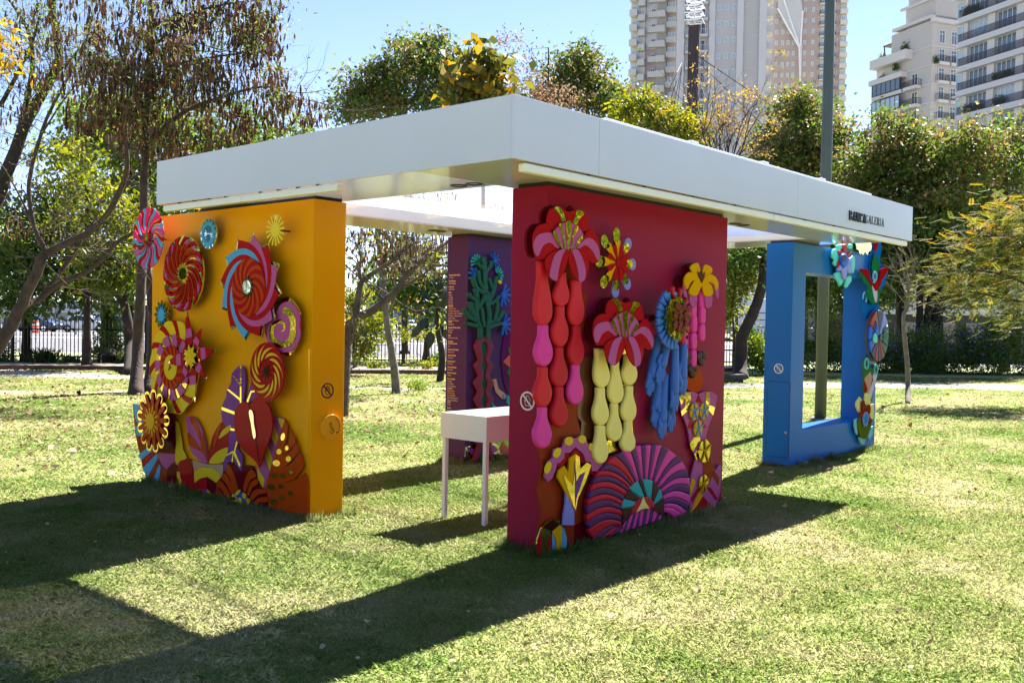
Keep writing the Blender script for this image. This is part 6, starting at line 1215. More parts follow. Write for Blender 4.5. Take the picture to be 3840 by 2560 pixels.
def feathery():
    D = 20.5; b = GV(2420, D); t = thing('feathery_tree', (b[0], b[1], 0), 'feathery-leaved tree with yellowing sprays reaching in from the right edge', 'tree'); g = np.random.default_rng(81); mb = MB()
    limbs = [[b+[0, 0, -.05], VP(2425, 760, D), VP(2420, 680, D), VP(2400, 600, D)], [VP(2420, 690, D), VP(2330, 640, D), VP(2240, 620, D), VP(2150, 625, D)], [VP(2410, 620, D), VP(2340, 560, D), VP(2270, 540, D), VP(2190, 560, D)], [VP(2400, 600, D), VP(2370, 520, D), VP(2340, 470, D)], [VP(2420, 700, D), VP(2330, 690, D), VP(2230, 670, D), VP(2170, 670, D)], [VP(2415, 730, D), VP(2370, 710, D), VP(2330, 720, D)], [VP(2400, 590, D), VP(2350, 500, D+.6), VP(2290, 490, D+.6)]]
    S = []
    for i, P in enumerate(limbs):
        Q = smooth_pts(P, 6, False); mb.tube(Q, np.linspace(.11 if i == 0 else .04, .06 if i == 0 else .008, len(Q)), 6)
        if i: S += Q[4:]
    mb.build('trunk', bark, t, smooth=True); S = np.array(S); n = 1150; c = S[g.integers(0, len(S), n)]+g.normal(size=(n, 3))*np.array([.34, .34, .24]); d = unit(-RH*.8+g.normal(size=(n, 3))*np.array([.6, .6, .35])); d[:, 2] -= .18; d = unit(d); s = unit(np.cross(d, np.array([0, 0, 1.0])+g.normal(size=(n, 3))*.25)); V = []; tint = []
    base_t = np.clip(g.normal(.33, .24, n)+np.clip((c[:, 2]-2.6)*.10, -.2, .3), 0, 1)
    for k in range(9):
        for sg in (-1, 1):
            q = c+d*(.03+.030*k); ln = .070*(1-.07*abs(k-3)); e = q+s*sg*ln+d*ln*.45-np.array([0, 0, .012]); w = d*.015
            V.append(np.stack([q, q*.5+e*.5+w*.8, e, q*.5+e*.5-w*.8], 1)); tint.append(np.clip(base_t+g.normal(0, .08, n), 0, 1))
    V = np.stack(V, 1).reshape(-1, 3); part('crown', attr_mesh('crown', V, np.arange(len(V)).reshape(-1, 4), np.stack(tint, 1).ravel(), leaf_mat('leaf_feather', [(.05, .075, .018), (.10, .13, .025), (.20, .20, .04), (.32, .26, .04), (.42, .24, .025)], .45, .62)), t, 'stuff')
feathery()
# plants along the fence
for i, (x, y, h, w, lab, m_) in enumerate(((14, 838, 60, 16, 'small leafy shrub at the fence\'s far left end', g_dark), (232, 838, 78, 22, 'upright leafy shrub in front of the fence, left of its tall post', g_dark), (330, 840, 30, 16, 'low sprig at the fence between the tall post and the ivy-clad trunk', g_dark), (285, 838, 36, 14, 'bushy weed at the foot of the tall fence post', g_dark), (160, 838, 14, 14, 'knee-high weed in front of the fence at left', g_mid), (1003, 846, 30, 8, 'thin sprig by the fence left of the purple wall', g_dark))):
    tree('fence_shrub', lab, 'shrub', G(x, y), [(['base', (x, y-h*.5, 31), (x+2, y-h, 31)], .02, .008)], [(x, y-h*.55, 31, w, h*.5, .4), (x, y-10, 31, w*1.3, 9, .4)], 34, 16, .11, .10, .055, m_, bark_d, 90+i)
def tuft(x, y, n, lab):
    b = G(x, y); g = np.random.default_rng(int(x)); c = b+np.stack([g.normal(0, .22, n), g.normal(0, .22, n), 0*np.zeros(n)], 1); a = g.uniform(0, 6.28, n); o = np.stack([np.cos(a), np.sin(a), 0*a], 1)*g.uniform(.05, .35, (n, 1)); h = g.uniform(.25, .6, (n, 1)); s = np.stack([-np.sin(a), np.cos(a), 0*a], 1)*.014; up = np.array([[0, 0, 1.0]])
    V = np.stack([c-s, c+s, c+o*.5+up*h*.7+s*.7, c+o+up*h, c+o*.5+up*h*.7-s*.7], 1).reshape(-1, 3); t = thing('grass_tuft', (b[0], b[1], 0), lab, 'plant'); part('blades', attr_mesh('blades', V, np.arange(n*5).reshape(-1, 5), g.uniform(0, .6, n), g_dark, 5), t, 'stuff')
tuft(100, 838, 150, 'spiky tuft of long grass in front of the fence at left')
def weed():
    tree('weed', 'pale green weed patch on the lawn in front of the purple wall\'s path', 'plant', G(968, 893), [], [(965, 885, 21.3, 24, 7, .4)], 30, 14, .08, .07, .03, g_mid, bark, 97)
weed()

# trees of the park behind the viewer: they show in the mirrors and gloss of the reliefs
def treeline():
    g = np.random.default_rng(99); C = []
    for k in range(24):
        b_ = R_(52+256*k/23); dist = g.uniform(17, 30); x, y = math.sin(b_)*dist, math.cos(b_)*dist; h = g.uniform(4, 6.5)
        n = 1500; v = unit(g.normal(size=(n, 3)))*g.uniform(.55, 1, (n, 1)); C.append(FV(x, y)+np.stack([v[:, 0]*4.0, v[:, 1]*4.0, h*.52+v[:, 2]*h*.5], 1))
    C = np.concatenate(C); V, Q = leaf_arrays(C, .6, .36, .2, g); o = bpy.data.objects.new('treeline', attr_mesh('treeline', V, Q, g.uniform(0, 1, len(C)), g_mid)); COL.objects.link(o); o['kind'] = 'stuff'; tag(o, 'mass of park trees mirrored in the gold reliefs', 'treeline')
treeline()
# ================================================================ fence
iron = mat('black_iron', (.012, .012, .013), .5); rust = mat('rusty_iron', (.05, .022, .016), .6)
fp = [G(-40, 832)[:2], G(470, 838)[:2], G(1040, 843)[:2], G(1770, 845)[:2]]
fen = thing('iron_fence', (*((fp[0]+fp[-1])/2), 0), 'long black iron picket fence between the park and the road', 'fence')
def fence():
    seg = np.diff(np.array(fp), axis=0); ln = np.linalg.norm(seg, axis=1); tot = ln.sum()
    def at(s):
        for p, d, L in zip(fp, seg, ln):
            if s <= L: return p+d*(s/L), d/L
            s -= L
        return fp[-1], seg[-1]/ln[-1]
    w = wloc(fen); mp = MB().box((-.011, -.011, 0), (.011, .011, 1.36)); pm = mp.mesh('picket'); pm.materials.append(rust); po = MB().box((-.045, -.045, 0), (.045, .045, 1.95)).mesh('fence_post'); po.materials.append(iron)
    n = min(295, int(tot/.118))
    for i in range(n):
        p, d = at((i+.5)*tot/n); o = bpy.data.objects.new('picket', pm); COL.objects.link(o); o.parent = fen; o.location = (p[0]-w[0], p[1]-w[1], .06)
    s = .9
    while s < tot:
        p, d = at(s); o = bpy.data.objects.new('fence_post', po); COL.objects.link(o); o.parent = fen; o.location = (p[0]-w[0], p[1]-w[1], -.05); s += 4.1
    for z in (.22, 1.08):
        for a, b in zip(fp[:-1], fp[1:]): MB().tube([(*a, z), (*b, z)], .022, 4).build('rail', iron, fen)
fence()

# ================================================================ street furniture and vehicles
lp = G(1884, 966)
lt = thing('lamp_post', (lp[0], lp[1], 0), 'very tall grey-green round lamp post behind the blue wall', 'lamp post')
MB().tube([lp+[0, 0, -.05], lp+[0, 0, 4], lp+[.0, 0, 9.8]], [.096, .092, .078], 24).build('pole', mat('post_grey_green', (.085, .105, .088), .45, noise=.12, nscale=2), lt, smooth=True)
MB().tube([lp+[0, 0, -.02], lp+[0, 0, .05]], [.17, .16], 20).build('base_flange', mat('post_grey_green', (0, 0, 0)), lt)
glass_d = mat('dark_glass', (.02, .025, .03), .08, spec=.8); rub = mat('rubber', (.02, .02, .02), .8); chrome = mat('chrome', (.6, .6, .6), .2, 1)
def car(pos, yaw, col, label, cat='car', rough=.25, group='cars on the road'):
    t = thing('parked_car', (pos[0], pos[1], 0), label, cat, group); c, s = math.cos(yaw), math.sin(yaw)
    tr = lambda v: (pos[0]+v[0]*c-v[1]*s, pos[1]+v[0]*s+v[1]*c, v[2])
    def ext(name, prof, hw, m, top_in=0.0, bev=.05):
        mb = MB(); n = len(prof); zs = [p[1] for p in prof]; z0, z1 = min(zs), max(zs); f = lambda z: hw-top_in*((z-z0)/(z1-z0))
        mb.add([tr((x, f(z), z)) for x, z in prof]+[tr((x, -f(z), z)) for x, z in prof], [tuple(range(n-1, -1, -1)), tuple(range(n, 2*n))]+[(i, (i+1) % n, n+(i+1) % n, n+i) for i in range(n)]); return mb.build(name, m, t, bevel=bev)
    ext('body', [(-2.1, .3), (-2.12, .7), (-1.95, .92), (-1.3, .97), (1.0, .97), (1.9, .82), (2.12, .68), (2.12, .3)], .86, col, .06)
    ext('roof', [(-1.62, .93), (-1.15, 1.38), (-.8, 1.44), (.2, 1.44), (.5, 1.38), (1.15, .93)], .80, col, .17, .04)
    g = ext('window', [(-1.35, .98), (-1.02, 1.32), (.15, 1.36), (.38, 1.32), (.85, .98)], .806, glass_d, .145, .005)
    mb = MB(); mb.add([tr(v) for v in ((.62, .60, 1.32), (.62, -.60, 1.32), (1.16, -.70, .985), (1.16, .70, .985))], [(0, 1, 2, 3)]); mb.build('windscreen', glass_d, t)
    for sx in (1.32, -1.30):
        for sy in (1, -1):
            a = np.array(tr((sx, sy*.70, .31))); b = np.array(tr((sx, sy*.88, .31))); MB().tube([a, b], [.31, .31], 18).build('wheel', rub, t)
            mb = MB(); mb.tube([b, np.array(tr((sx, sy*.885, .31)))], [.2, .19], 14); mb.build('rim', chrome, t)
    for sy in (.6, -.6): MB().obox(tr((2.08, sy, .66)), [(c, s, 0), (-s, c, 0), (0, 0, 1)], (.05, .17, .07)).build('headlight', mat('lamp_glass', (.8, .82, .85), .1), t)
    MB().obox(tr((2.11, 0, .5)), [(c, s, 0), (-s, c, 0), (0, 0, 1)], (.03, .5, .1)).build('grille', glass_d, t)
    return t
ry_ = R_(YAW-90)      # along the road, to the right
car(GV(75, 80), ry_, mat('car_navy', (.02, .035, .07), .2), 'dark blue car on the road behind the leaning trunk at left')
car(GV(200, 82), ry_+.03, mat('car_silver', (.62, .63, .64), .25), 'silver car on the road left of the ivy-clad trunk')
car(GV(940, 128), R_(YAW+180), mat('car_white', (.80, .80, .80), .3), 'white car coming towards us between the yellow and purple walls')
car(GV(893, 120), R_(YAW+172), mat('car_silver', (0, 0, 0)), 'pale car partly hidden by the vine-covered shrub')
car(GV(300, 84), ry_, mat('car_grey', (.08, .08, .10), .3), 'dark grey car on the road right of the ivy-clad trunk')
for x, y, dep, lab in ((81, 757, 76, 'orange and white striped traffic drum in front of the dark blue car'), (109, 744, 84, 'striped traffic drum farther back between the two cars')):
    b = GV(x, dep); t = thing('traffic_drum', (b[0], b[1], 0), lab, 'traffic drum', 'traffic drums by the road'); oran = mat('safety_orange', (.75, .10, .03), .5)
    for k, m_ in enumerate((oran, sw, oran, sw, oran)): MB().tube([b+[0, 0, .2*k], b+[0, 0, .2*k+.199]], [.30-.012*k, .30-.012*(k+1)], 16).build('stripe', m_, t)
b = GV(63, 75); t = thing('traffic_cone', (b[0], b[1], 0), 'small orange traffic cone left of the striped drum', 'traffic cone'); MB().tube([b+[0, 0, .04], b+[0, 0, .7]], [.16, .03], 12).build('cone', oran, t); MB().obox(b+[0, 0, .02], [(1, 0, 0), (0, 1, 0), (0, 0, 1)], (.2, .2, .02)).build('base', oran, t)
b = GV(175, 72); t = thing('street_pole', (b[0], b[1], 0), 'grey pole at the roadside in front of the silver car', 'pole'); MB().tube([b+[0, 0, 0], b+[0, 0, 7]], [.09, .07], 10).build('pole', mat('galvanised', (.35, .36, .38), .5), t)
def truck():
    p = FV(GVlat(1752, 62), 62); t = thing('box_truck', (p[0], p[1], 0), 'white box truck beyond the fence, left of the blue wall', 'truck'); ax = [RH, FH, (0, 0, 1)]
    MB().obox(p+[0, 0, 2.0], ax, (1.8, 1.1, 1.25)).build('cargo_box', mat('truck_white', (.66, .70, .74), .4), t, bevel=.03); MB().obox(p+RH*2.6+[0, 0, 1.35], ax, (.75, 1.0, .95)).build('cab', mat('truck_white', (0, 0, 0)), t, bevel=.1)
    MB().obox(p+RH*2.75-FH*1.005+[0, 0, 1.8], ax, (.4, .01, .3)).build('window', glass_d, t)
    for dx in (-1.2, 2.6):
        for k in (-1, 1): MB().tube([p+RH*dx+FH*k*.8+[0, 0, .42], p+RH*dx+FH*k*1.08+[0, 0, .42]], [.42, .42], 16).build('wheel', rub, t)
    MB().obox(p+[0, 0, .6], ax, (2.6, .5, .1)).build('chassis', black, t)
    for i in range(4): MB().obox(p+RH*(-.35+.0*i)-FH*1.12+[0, 0, 1.0+.45*i], ax, (.28, .015, .02)).build('ladder_rung', iron, t)
def GVlat(x, dep): return float((GV(x, dep)-CAM)@RH)
truck()
def kiosk():
    p = GV(2170, 46); t = thing('low_building', (p[0], p[1], 0), 'low dark building with a long pale flat roof behind the hedge', 'building'); ax = [RH, FH, (0, 0, 1)]
    MB().obox(p+FH*2+[0, 0, 1.1], ax, (6.2, 2, 1.1)).build('wall', mat('dark_wall', (.05, .055, .06), .6), t); MB().obox(p+FH*2+[0, 0, 2.38], ax, (6.8, 2.5, .17)).build('roof', mat('pale_roof', (.6, .62, .64), .5), t)
    for i in range(7): MB().obox(p+RH*(-5.2+1.7*i)-FH*.012+[0, 0, 1.35], ax, (.6, .02, .5)).build('window', glass_d, t)
kiosk()
def slab():
    p = G(1672, 880); t = thing('stone_bench', (p[0], p[1], 0), 'low dark stone bench beside the path right of the red wall', 'bench'); ax = [RH, FH, (0, 0, 1)]
    MB().obox(p+FH*.4+[0, 0, .16], ax, (.55, .22, .07)).build('seat', mat('dark_stone', (.03, .035, .04), .5), t, bevel=.01)
    for k in (-.38, .38): MB().obox(p+FH*.4+RH*k+[0, 0, .04], ax, (.09, .18, .05)).build('leg', mat('dark_stone', (0, 0, 0)), t)
slab()

# ================================================================ towers
class Face(Frame):
    pass
def meshdata(mb, m):
    me = mb.mesh('p'); me.materials.append(m); return me
def put(name, me, F, s, t, off, parent):
    o = bpy.data.objects.new(name, me); o.data.name = name; COL.objects.link(o); w = F.p3(s, t, off)
    M = Matrix(((F.r[0], F.u[0], F.n[0], w[0]), (F.r[1], F.u[1], F.n[1], w[1]), (F.r[2], F.u[2], F.n[2], w[2]), (0, 0, 0, 1))); o.parent = parent; P = Matrix.Identity(4); p = parent
    while p is not None: P = p.matrix_basis @ P; p = p.parent
    o.matrix_basis = P.inverted() @ M; return o
stone = mat('beige_stone', (.47, .45, .42), .8, noise=.05, nscale=.15); stone2 = mat('pale_trim', (.56, .55, .53), .8, noise=.04, nscale=.2); pinkb = mat('pink_brick', (.40, .325, .31), .85, noise=.06, nscale=.3); greyw = mat('grey_wall', (.36, .35, .35), .8, noise=.05, nscale=.2)  # tower wall colours kept pale in place of distance haze
wfr = mat('window_white', (.62, .63, .63), .5); wgl = mat('window_glass', (.10, .15, .19), .10, spec=.9); wgd = mat('window_glass_dark', (.035, .045, .055), .12, spec=.9); wgb = mat('window_glass_pale', (.34, .46, .52), .12, spec=.9); rail_m = mat('rail_dark', (.05, .05, .06), .5); plant_m = mat('balcony_plant', (.03, .055, .02), .8, noise=.3)
def win_data(w, h, fr=.10, mull=0, transom=False, glass=wgl, frm=wfr):
    a = MB().box((-w/2, 0, 0), (w/2, fr, .12)).box((-w/2, h-fr, 0), (w/2, h, .12)).box((-w/2, fr, 0), (-w/2+fr, h-fr, .12)).box((w/2-fr, fr, 0), (w/2, h-fr, .12))
    for k in range(mull): x = -w/2+w*(k+1)/(mull+1); a.box((x-.04, fr, .01), (x+.04, h-fr, .10))
    if transom: a.box((-w/2+fr, h*.68, .015), (w/2-fr, h*.68+.07, .105))
    return meshdata(a, frm), meshdata(MB().box((-w/2+fr*.9, fr*.9, .0), (w/2-fr*.9, h-fr*.9, .04)), glass)
def window(F, s, t, wd, parent, off=.0, fname='window'):
    f = put(fname, wd[0], F, s, t, off, parent); put('pane', wd[1], F, s, t, off+.004, f); return f
def balc_data(w, dpt, h=1.0, slab=.18, bars=.16, solid=None, mbars=rail_m, mslab=stone2):
    sl = MB().box((-w/2, -slab, 0), (w/2, 0, dpt)); r = MB()
    if solid: r.box((-w/2, .001, dpt-.12), (w/2, h, dpt)).box((-w/2, .001, 0), (-w/2+.12, h, dpt-.121)).box((w/2-.12, .001, 0), (w/2, h, dpt-.121)); return meshdata(sl, mslab), meshdata(r, solid)
    n = max(2, int(w/bars))
    for k in range(n+1): x = -w/2+w*k/n; r.box((x-.02, .002, dpt-.06), (x+.02, h-.05, dpt-.02))
    r.box((-w/2-.02, h-.049, dpt-.08), (w/2+.02, h, dpt)); r.box((-w/2-.02, .03, dpt-.019), (w/2+.02, .08, dpt-.001))
    for sx in (-w/2, w/2):
        for k in range(max(1, int(dpt/.3))): z = dpt*k/max(1, int(dpt/.3)); r.box((sx-.02, .002, z), (sx+.02, h-.05, z+.04))
        r.box((sx-.03, h-.049, 0), (sx+.03, h, dpt-.081))
    return meshdata(sl, mslab), meshdata(r, mbars)
def balcony(F, s, t, bd, parent):
    b = put('balcony', bd[0], F, s, t, 0, parent); put('railing', bd[1], F, s, t, 0, b); return b
def body(name, F, w, d, h, m, parent, s0=0.0, z0=0.0):
    c = F.p3(s0+w/2, 0, -d/2)+np.array([0, 0, z0+h/2]); return MB().obox(c, [F.r, F.n, (0, 0, 1)], (w/2, d/2, h/2)).build(name, m, parent)
def faces(xpx, dep, a):     # corner at photo x; faces: left one running away at bearing a-90, right one at bearing a
    C = GV(xpx, dep); ar = R_(a); dl = -RH*math.cos(ar)+FH*math.sin(ar); dr = FH*math.cos(ar)+RH*math.sin(ar)
    return C, dl, dr
def strip_box(F, s0, s1, z0, z1, off0, off1, name, m, parent):
    me = MB().box((0, 0, 0), (s1-s0, z1-z0, off1-off0)); return put(name, meshdata(me, m), F, s0, z0, off0, parent)
# --- beige tower
def tower_a():
    C, dl, dr = faces(1746, 179, 14); Wd = 16.4; top = 78
    F = Frame(C+dl*Wd, -dl, -dr); t = thing('apartment_tower', (*(C+dl*8)[:2], 0), 'beige apartment tower with stacked white balconies and triple windows, behind the pylon', 'building')
    body('wall', F, Wd, 14, top, stone, t); px = lambda zx: (zx-600)/(1440-600)*Wd       # zoomed x to metres along the face
    for a, b in ((600, 672), (905, 962), (1166, 1226), (1372, 1440)): strip_box(F, px(a), px(b), 0, top, 0, .45, 'pilaster', stone2, t)
    strip_box(F, px(680), px(904), 0, top, .004, .02, 'recess_shade', greyw, t)  # flat grey strip, the shade of a recess put into colour
    wd = win_data(.85, .95, .11, glass=wgb); bd = balc_data(4.0, 1.3, 1.05, .35, .34, mbars=stone2); wl = win_data(1.6, 2.1, .1, 1, glass=wgd)
    for k in range(-4, 12):
        z = 60.0-3.0*k
        if z+3 > top or z < 25: continue
        for zx in (993, 1066, 1140): window(F, px(zx), z, wd, t, .006)
        balcony(F, px(792), z-1.55, bd, t); window(F, px(830), z-1.4, wl, t, .022)
        strip_box(F, px(964), px(1164), z-1.95, z-1.80, .004, .07, 'band_course', stone2, t); strip_box(F, px(1228), px(1370), z-1.95, z-1.86, .004, .05, 'band_course', stone2, t)
    G2 = Frame(C, dr, -dl); sb = balc_data(2.6, 1.1, 1.0, .3, .2, solid=stone2); wv = win_data(1.4, 2.0, .1, 1, glass=wgd)
    for k in range(-4, 12):
        z = 59.0-3.0*k
        if z+3 > top or z < 25: continue
        balcony(G2, 2.2, z, sb, t); window(G2, 2.2, z+.1, wv, t, .01); balcony(G2, 9.5, z, sb, t); window(G2, 9.5, z+.1, wv, t, .01)
    lad = MB()
    for k in range(150): lad.box((-.3, k*.5, .3), (.3, k*.5+.05, .35))
    lad.box((-.34, 0, .3), (-.28, 75, .36)).box((.28, 0, .3), (.34, 75, .36)); put('ladder', meshdata(lad, stone2), G2, 5.6, 0, 0, t)
tower_a()
# --- pink and white tower with stepped balconies, left of the beige one
def tower_b():
    C, dl, dr = faces(1553, 198, 20); Wd = 10.6; top = 84; F = Frame(C+dl*Wd, -dl, -dr)
    t = thing('apartment_tower', (*(C+dl*5)[:2], 0), 'pink and white tower with many stepped balconies left of the beige tower', 'building')
    body('wall', F, Wd, 12, top, pinkb, t); u = lambda zx: (zx-165)/(625-165)*Wd
    strip_box(F, u(165), u(298), 0, top, 0, .3, 'bay_wall', stone2, t); strip_box(F, u(402), u(488), 0, top, .0, .4, 'bay_wall', greyw, t); strip_box(F, u(302), u(400), 58, top, .004, .1, 'bay_wall', stone2, t)
    b1 = balc_data(1.6, 2.0, 1.0, .3, .2, solid=stone2); b2 = balc_data(1.4, 1.5, 1.0, .3, .2, solid=stone2); b3 = balc_data(1.7, 1.7, 1.0, .3, .2, solid=stone2); b4 = balc_data(1.9, .9, .9, .25, .25, solid=stone2); w1 = win_data(.8, 1.5, .1, 1, glass=wgd); w2 = win_data(1.5, 1.9, .1, 1, glass=wgb)
    for k in range(-2, 11):
        z = 68-3.05*k
        if z < 30: continue
        balcony(F, u(200), z, b1, t); balcony(F, u(270), z-1, b2, t); balcony(F, u(445), z-.6, b3, t); balcony(F, u(532), z+.3, b4, t); balcony(F, u(368), z-.4, b4, t)
        window(F, u(368), z-.3, w1, t, .12); window(F, u(532), z+.4, w2, t, .02); window(F, u(210), z+.1, w2, t, .31); window(F, u(600), z, w1, t, .01)
    body('crown_block', F, Wd-3, 9, 3, stone2, t, 1.5, top)
tower_b()
# --- pink brick tower with netting
def tower_c():
    C, dl, dr = faces(1928, 268, 8); Wd = 19.2; top = 104; F = Frame(C+dl*Wd, -dl, -dr); t = thing('apartment_tower', (*(C+dl*9)[:2], 0), 'pink brick tower with small white windows and a hanging white net', 'building')
    body('wall', F, Wd, 14, top, pinkb, t); u = lambda zx: (zx-1565)/(2220-1565)*Wd
    w1 = win_data(.75, 1.15, .13, glass=wgb); w2 = win_data(1.25, 2.0, .13, 1, glass=wgb); bd = balc_data(4.2, 1.0, 1.0, .35, .18); bs = balc_data(2.0, 1.3, .95, .3, .2, solid=stone2)
    for k in range(-3, 13):
        z = 85.6-2.98*k
        if z < 45: continue
        for zx in (1580, 1638, 1688, 1737, 1840, 1915): window(F, u(zx), z, w1, t, .01)
        window(F, u(2008), z-.7, w2, t, .01); window(F, u(2085), z-.7, w2, t, .01); balcony(F, u(2045), z-.9, bd, t); balcony(F, u(2190), z-.7, bs, t); window(F, u(2190), z-.3, w2, t, .01)
    net = bpy.data.materials.new('white_net'); net.use_nodes = True; n, l = nodes(net); b = n['Principled BSDF']; b.inputs['Base Color'].default_value = (.75, .76, .80, 1); tr = n.new('ShaderNodeBsdfTransparent'); mx = n.new('ShaderNodeMixShader'); mx.inputs[0].default_value = .42; l.new(tr.outputs[0], mx.inputs[1]); l.new(b.outputs[0], mx.inputs[2]); l.new(mx.outputs[0], n['Material Output'].inputs[0])
    N = [(1580, 0), (1580, 110), (1620, 200), (1690, 330), (1760, 430), (1782, 480), (1800, 820), (1808, 820), (1812, 470), (1800, 300), (1808, 130), (1790, 0), (1790, -260), (1580, -260)]
    zt = lambda zy: 1.6+(747-zy*.2344)*268/2212
    nn = plate('safety_net', F, [(u(x), zt(y)) for x, y in N], 1.4, .05, net, t); rope = mat('net_rope', (.7, .71, .74), .7)
    for p, q in (((1582, 100), (1782, 475)), ((1630, 0), (1690, 190)), ((1690, 190), (1785, 470)), ((1808, 130), (1796, 470)), ((1785, 470), (1802, 820))):
        a = F.p3(u(p[0]), zt(p[1]), 1.5); b_ = F.p3(u(q[0]), zt(q[1]), 1.5); MB().tube([a, b_], .28, 6).build('net_fold', rope, t)
tower_c()
# --- balconied block at the right edge
def plants_on(F, s, t_, w, h, off, parent, seed):
    g = np.random.default_rng(seed); n = int(140*w); P = np.array([F.p3(s+g.uniform(-w/2, w/2), t_+abs(g.normal(0, .5))*h, off+g.normal(0, .12)) for _ in range(n)]); V, Q = leaf_arrays(P, .3, .18, .1, g); part('balcony_plants', attr_mesh('balcony_plants', V, Q, g.uniform(0, .8, n), g_dark), parent, 'stuff')
def block_f():
    P0 = GV(2194, 125); a = R_(20); d = -FH*math.cos(a)+RH*math.sin(a); nrm = -RH*math.cos(a)-FH*math.sin(a); F = Frame(P0, d, nrm); Wd = 22
    t = thing('apartment_block', (*(P0+d*8)[:2], 0), 'pale stone apartment block with long railed balconies at the picture\'s right edge', 'building')
    top = 58; body('wall', F, Wd, 16, top, stone, t); wf = win_data(2.9, 2.35, .09, 3, glass=wgl); wd_ = win_data(2.9, 2.35, .09, 3, glass=wgb); wg = win_data(.95, 2.4, .06, 0, glass=wgb)
    rl = balc_data(Wd-.3, .9, .98, .55, .14)
    zf = lambda zy, dep=125: 1.6+(752-zy*.2344)*dep/2212
    z0 = zf(445)
    for k in range(-3, 10):
        z = z0-3.1*k
        if z < 8: continue
        b = put('balcony', rl[0], F, Wd/2, z, 0, t); put('railing', rl[1], F, Wd/2, z, 0, b)
        for j in range(5): window(F, 2.75+4.3*j, z+.05, wf if (j*7+k*3) % 4 else wd_, t, .01)
        for j in range(6): strip_box(F, .62+4.3*j-.55, .62+4.3*j+.55, z+.001, z+2.54, .004, .42, 'pilaster', stone2, t)
        window(F, -.1 if False else .02, z-.2, wg, t, .43)
        strip_box(F, -.6, Wd, z-.75, z-.56, .002, 1.05, 'cornice', stone2, t)
    plants_on(F, 1.9, z0+3.1*1+.25, 2.4, .9, .6, t, 5); plants_on(F, 7, z0-3.1*2+.2, 3, .7, .6, t, 6); plants_on(F, 2.5, z0-3.1*3+.2, 3, .9, .5, t, 7); plants_on(F, 6.4, z0-3.1*3+.2, 2, .9, .5, t, 8)
block_f()
# --- stepped block with terraces
def block_e():
    C = GV(2124, 152); a = R_(20); dl = FH*math.cos(a)-RH*math.sin(a); dr = RH*math.cos(a)+FH*math.sin(a)
    FL = Frame(C+dl*12.4, -dl, -RH*math.cos(a)-FH*math.sin(a)); FF = Frame(C, dr, -dl); t = thing('apartment_block', (*C[:2], 0), 'stepped beige block with roof terraces and glazed corner balconies left of the railed block', 'building')
    zt = lambda zy, dep=152: 1.6+(751-zy*.2344)*dep/2212
    H0 = zt(480); body('wall', FF, 12, 12.4, H0, stone, t); body('upper_storey', FF, 11, 9.0, zt(215)-H0, stone, t, .001, H0+.001)
    body('penthouse', FF, 10, 6.5, 3.4, stone, t, .6, zt(215)+.002); strip_box(FF, -.4, 12, zt(215)-.35, zt(215)+.35, 0.004, .5, 'cornice', stone2, t); body('parapet', FF, 9.2, 8.6, .5, stone2, t, -.3, zt(215)+.36)
    body('roof_cornice', FF, 10.8, 7.4, .45, stone2, t, .2, zt(215)+3.41); body('roof_block', FF, 9.5, 6.2, 1.4, stone, t, .8, zt(215)+3.87)
    w1 = win_data(1.15, 2.1, .1, 1, True, glass=wgl); b1 = balc_data(2.0, .8, .95, .5, .16); wb = win_data(1.3, 2.1, .1, 1, glass=wgd); b2 = balc_data(2.8, 1.2, .95, .5, .16)
    for k in range(0, 12):
        z = zt(430)-2.95*k
        if z < 8: continue
        for s in (1.9, 4.3, 7.0):
            window(FF, s, z, w1, t, .01)
            if k > 0: balcony(FF, s, z-.05, b1, t)
        strip_box(FF, 0.001, 12, z-.62, z-.42, .003, .12, 'band_course', stone2, t); strip_box(FL, 0.001, 12.3, z-.62, z-.42, .003, .14, 'band_course', stone2, t)
        if k > 1:
            window(FL, 9.0, z-.3, wb, t, .01); balcony(FL, 9.0, z-.35, b2, t)
    gl1 = win_data(6.6, 2.2, .12, 5, glass=wgb, frm=rail_m); gl2 = win_data(6.6, 2.2, .12, 5, glass=wgl, frm=rail_m); b3 = balc_data(6.9, 1.0, .9, .6, .2)
    for k, zy in enumerate((905, 1085, 1260, 1435)):
        z = zt(zy, 158); balcony(FL, 3.5, z, b3, t); window(FL, 3.5, z+.02, gl2 if k == 0 else gl1, t, 1.02)
    strip_box(FL, -.3, 7.2, zt(760, 158)-.5, zt(760, 158)+.35, 0.004, 1.4, 'terrace', stone2, t); strip_box(FL, 0, 8.3, H0-.8, H0+.7, 0.004, 1.5, 'terrace', stone2, t)
    mm = MB()
    for s in (1.2, 6.4): mm.box((s, 0, 0), (s+.15, 2.3, .15)); mm.box((s, 0, -2.2), (s+.15, 2.3, -2.05))
    mm.box((1.1, 2.301, -2.3), (6.6, 2.45, .25)); put('pergola', meshdata(mm, rail_m), FL, 0, H0+.7, -.5, t)
    plants_on(FL, 6.8, H0+.8, 1.6, 1.2, .3, t, 11); plants_on(FL, 1.5, H0+.6, 1.6, 1.1, .2, t, 12); plants_on(FL, 5.2, zt(690, 158), 1.2, 1.0, .6, t, 13); plants_on(FL, 2.0, zt(750, 158), 1.6, .7, .6, t, 14); plants_on(FF, .5, zt(630), .7, 1.0, .4, t, 15)
block_e()
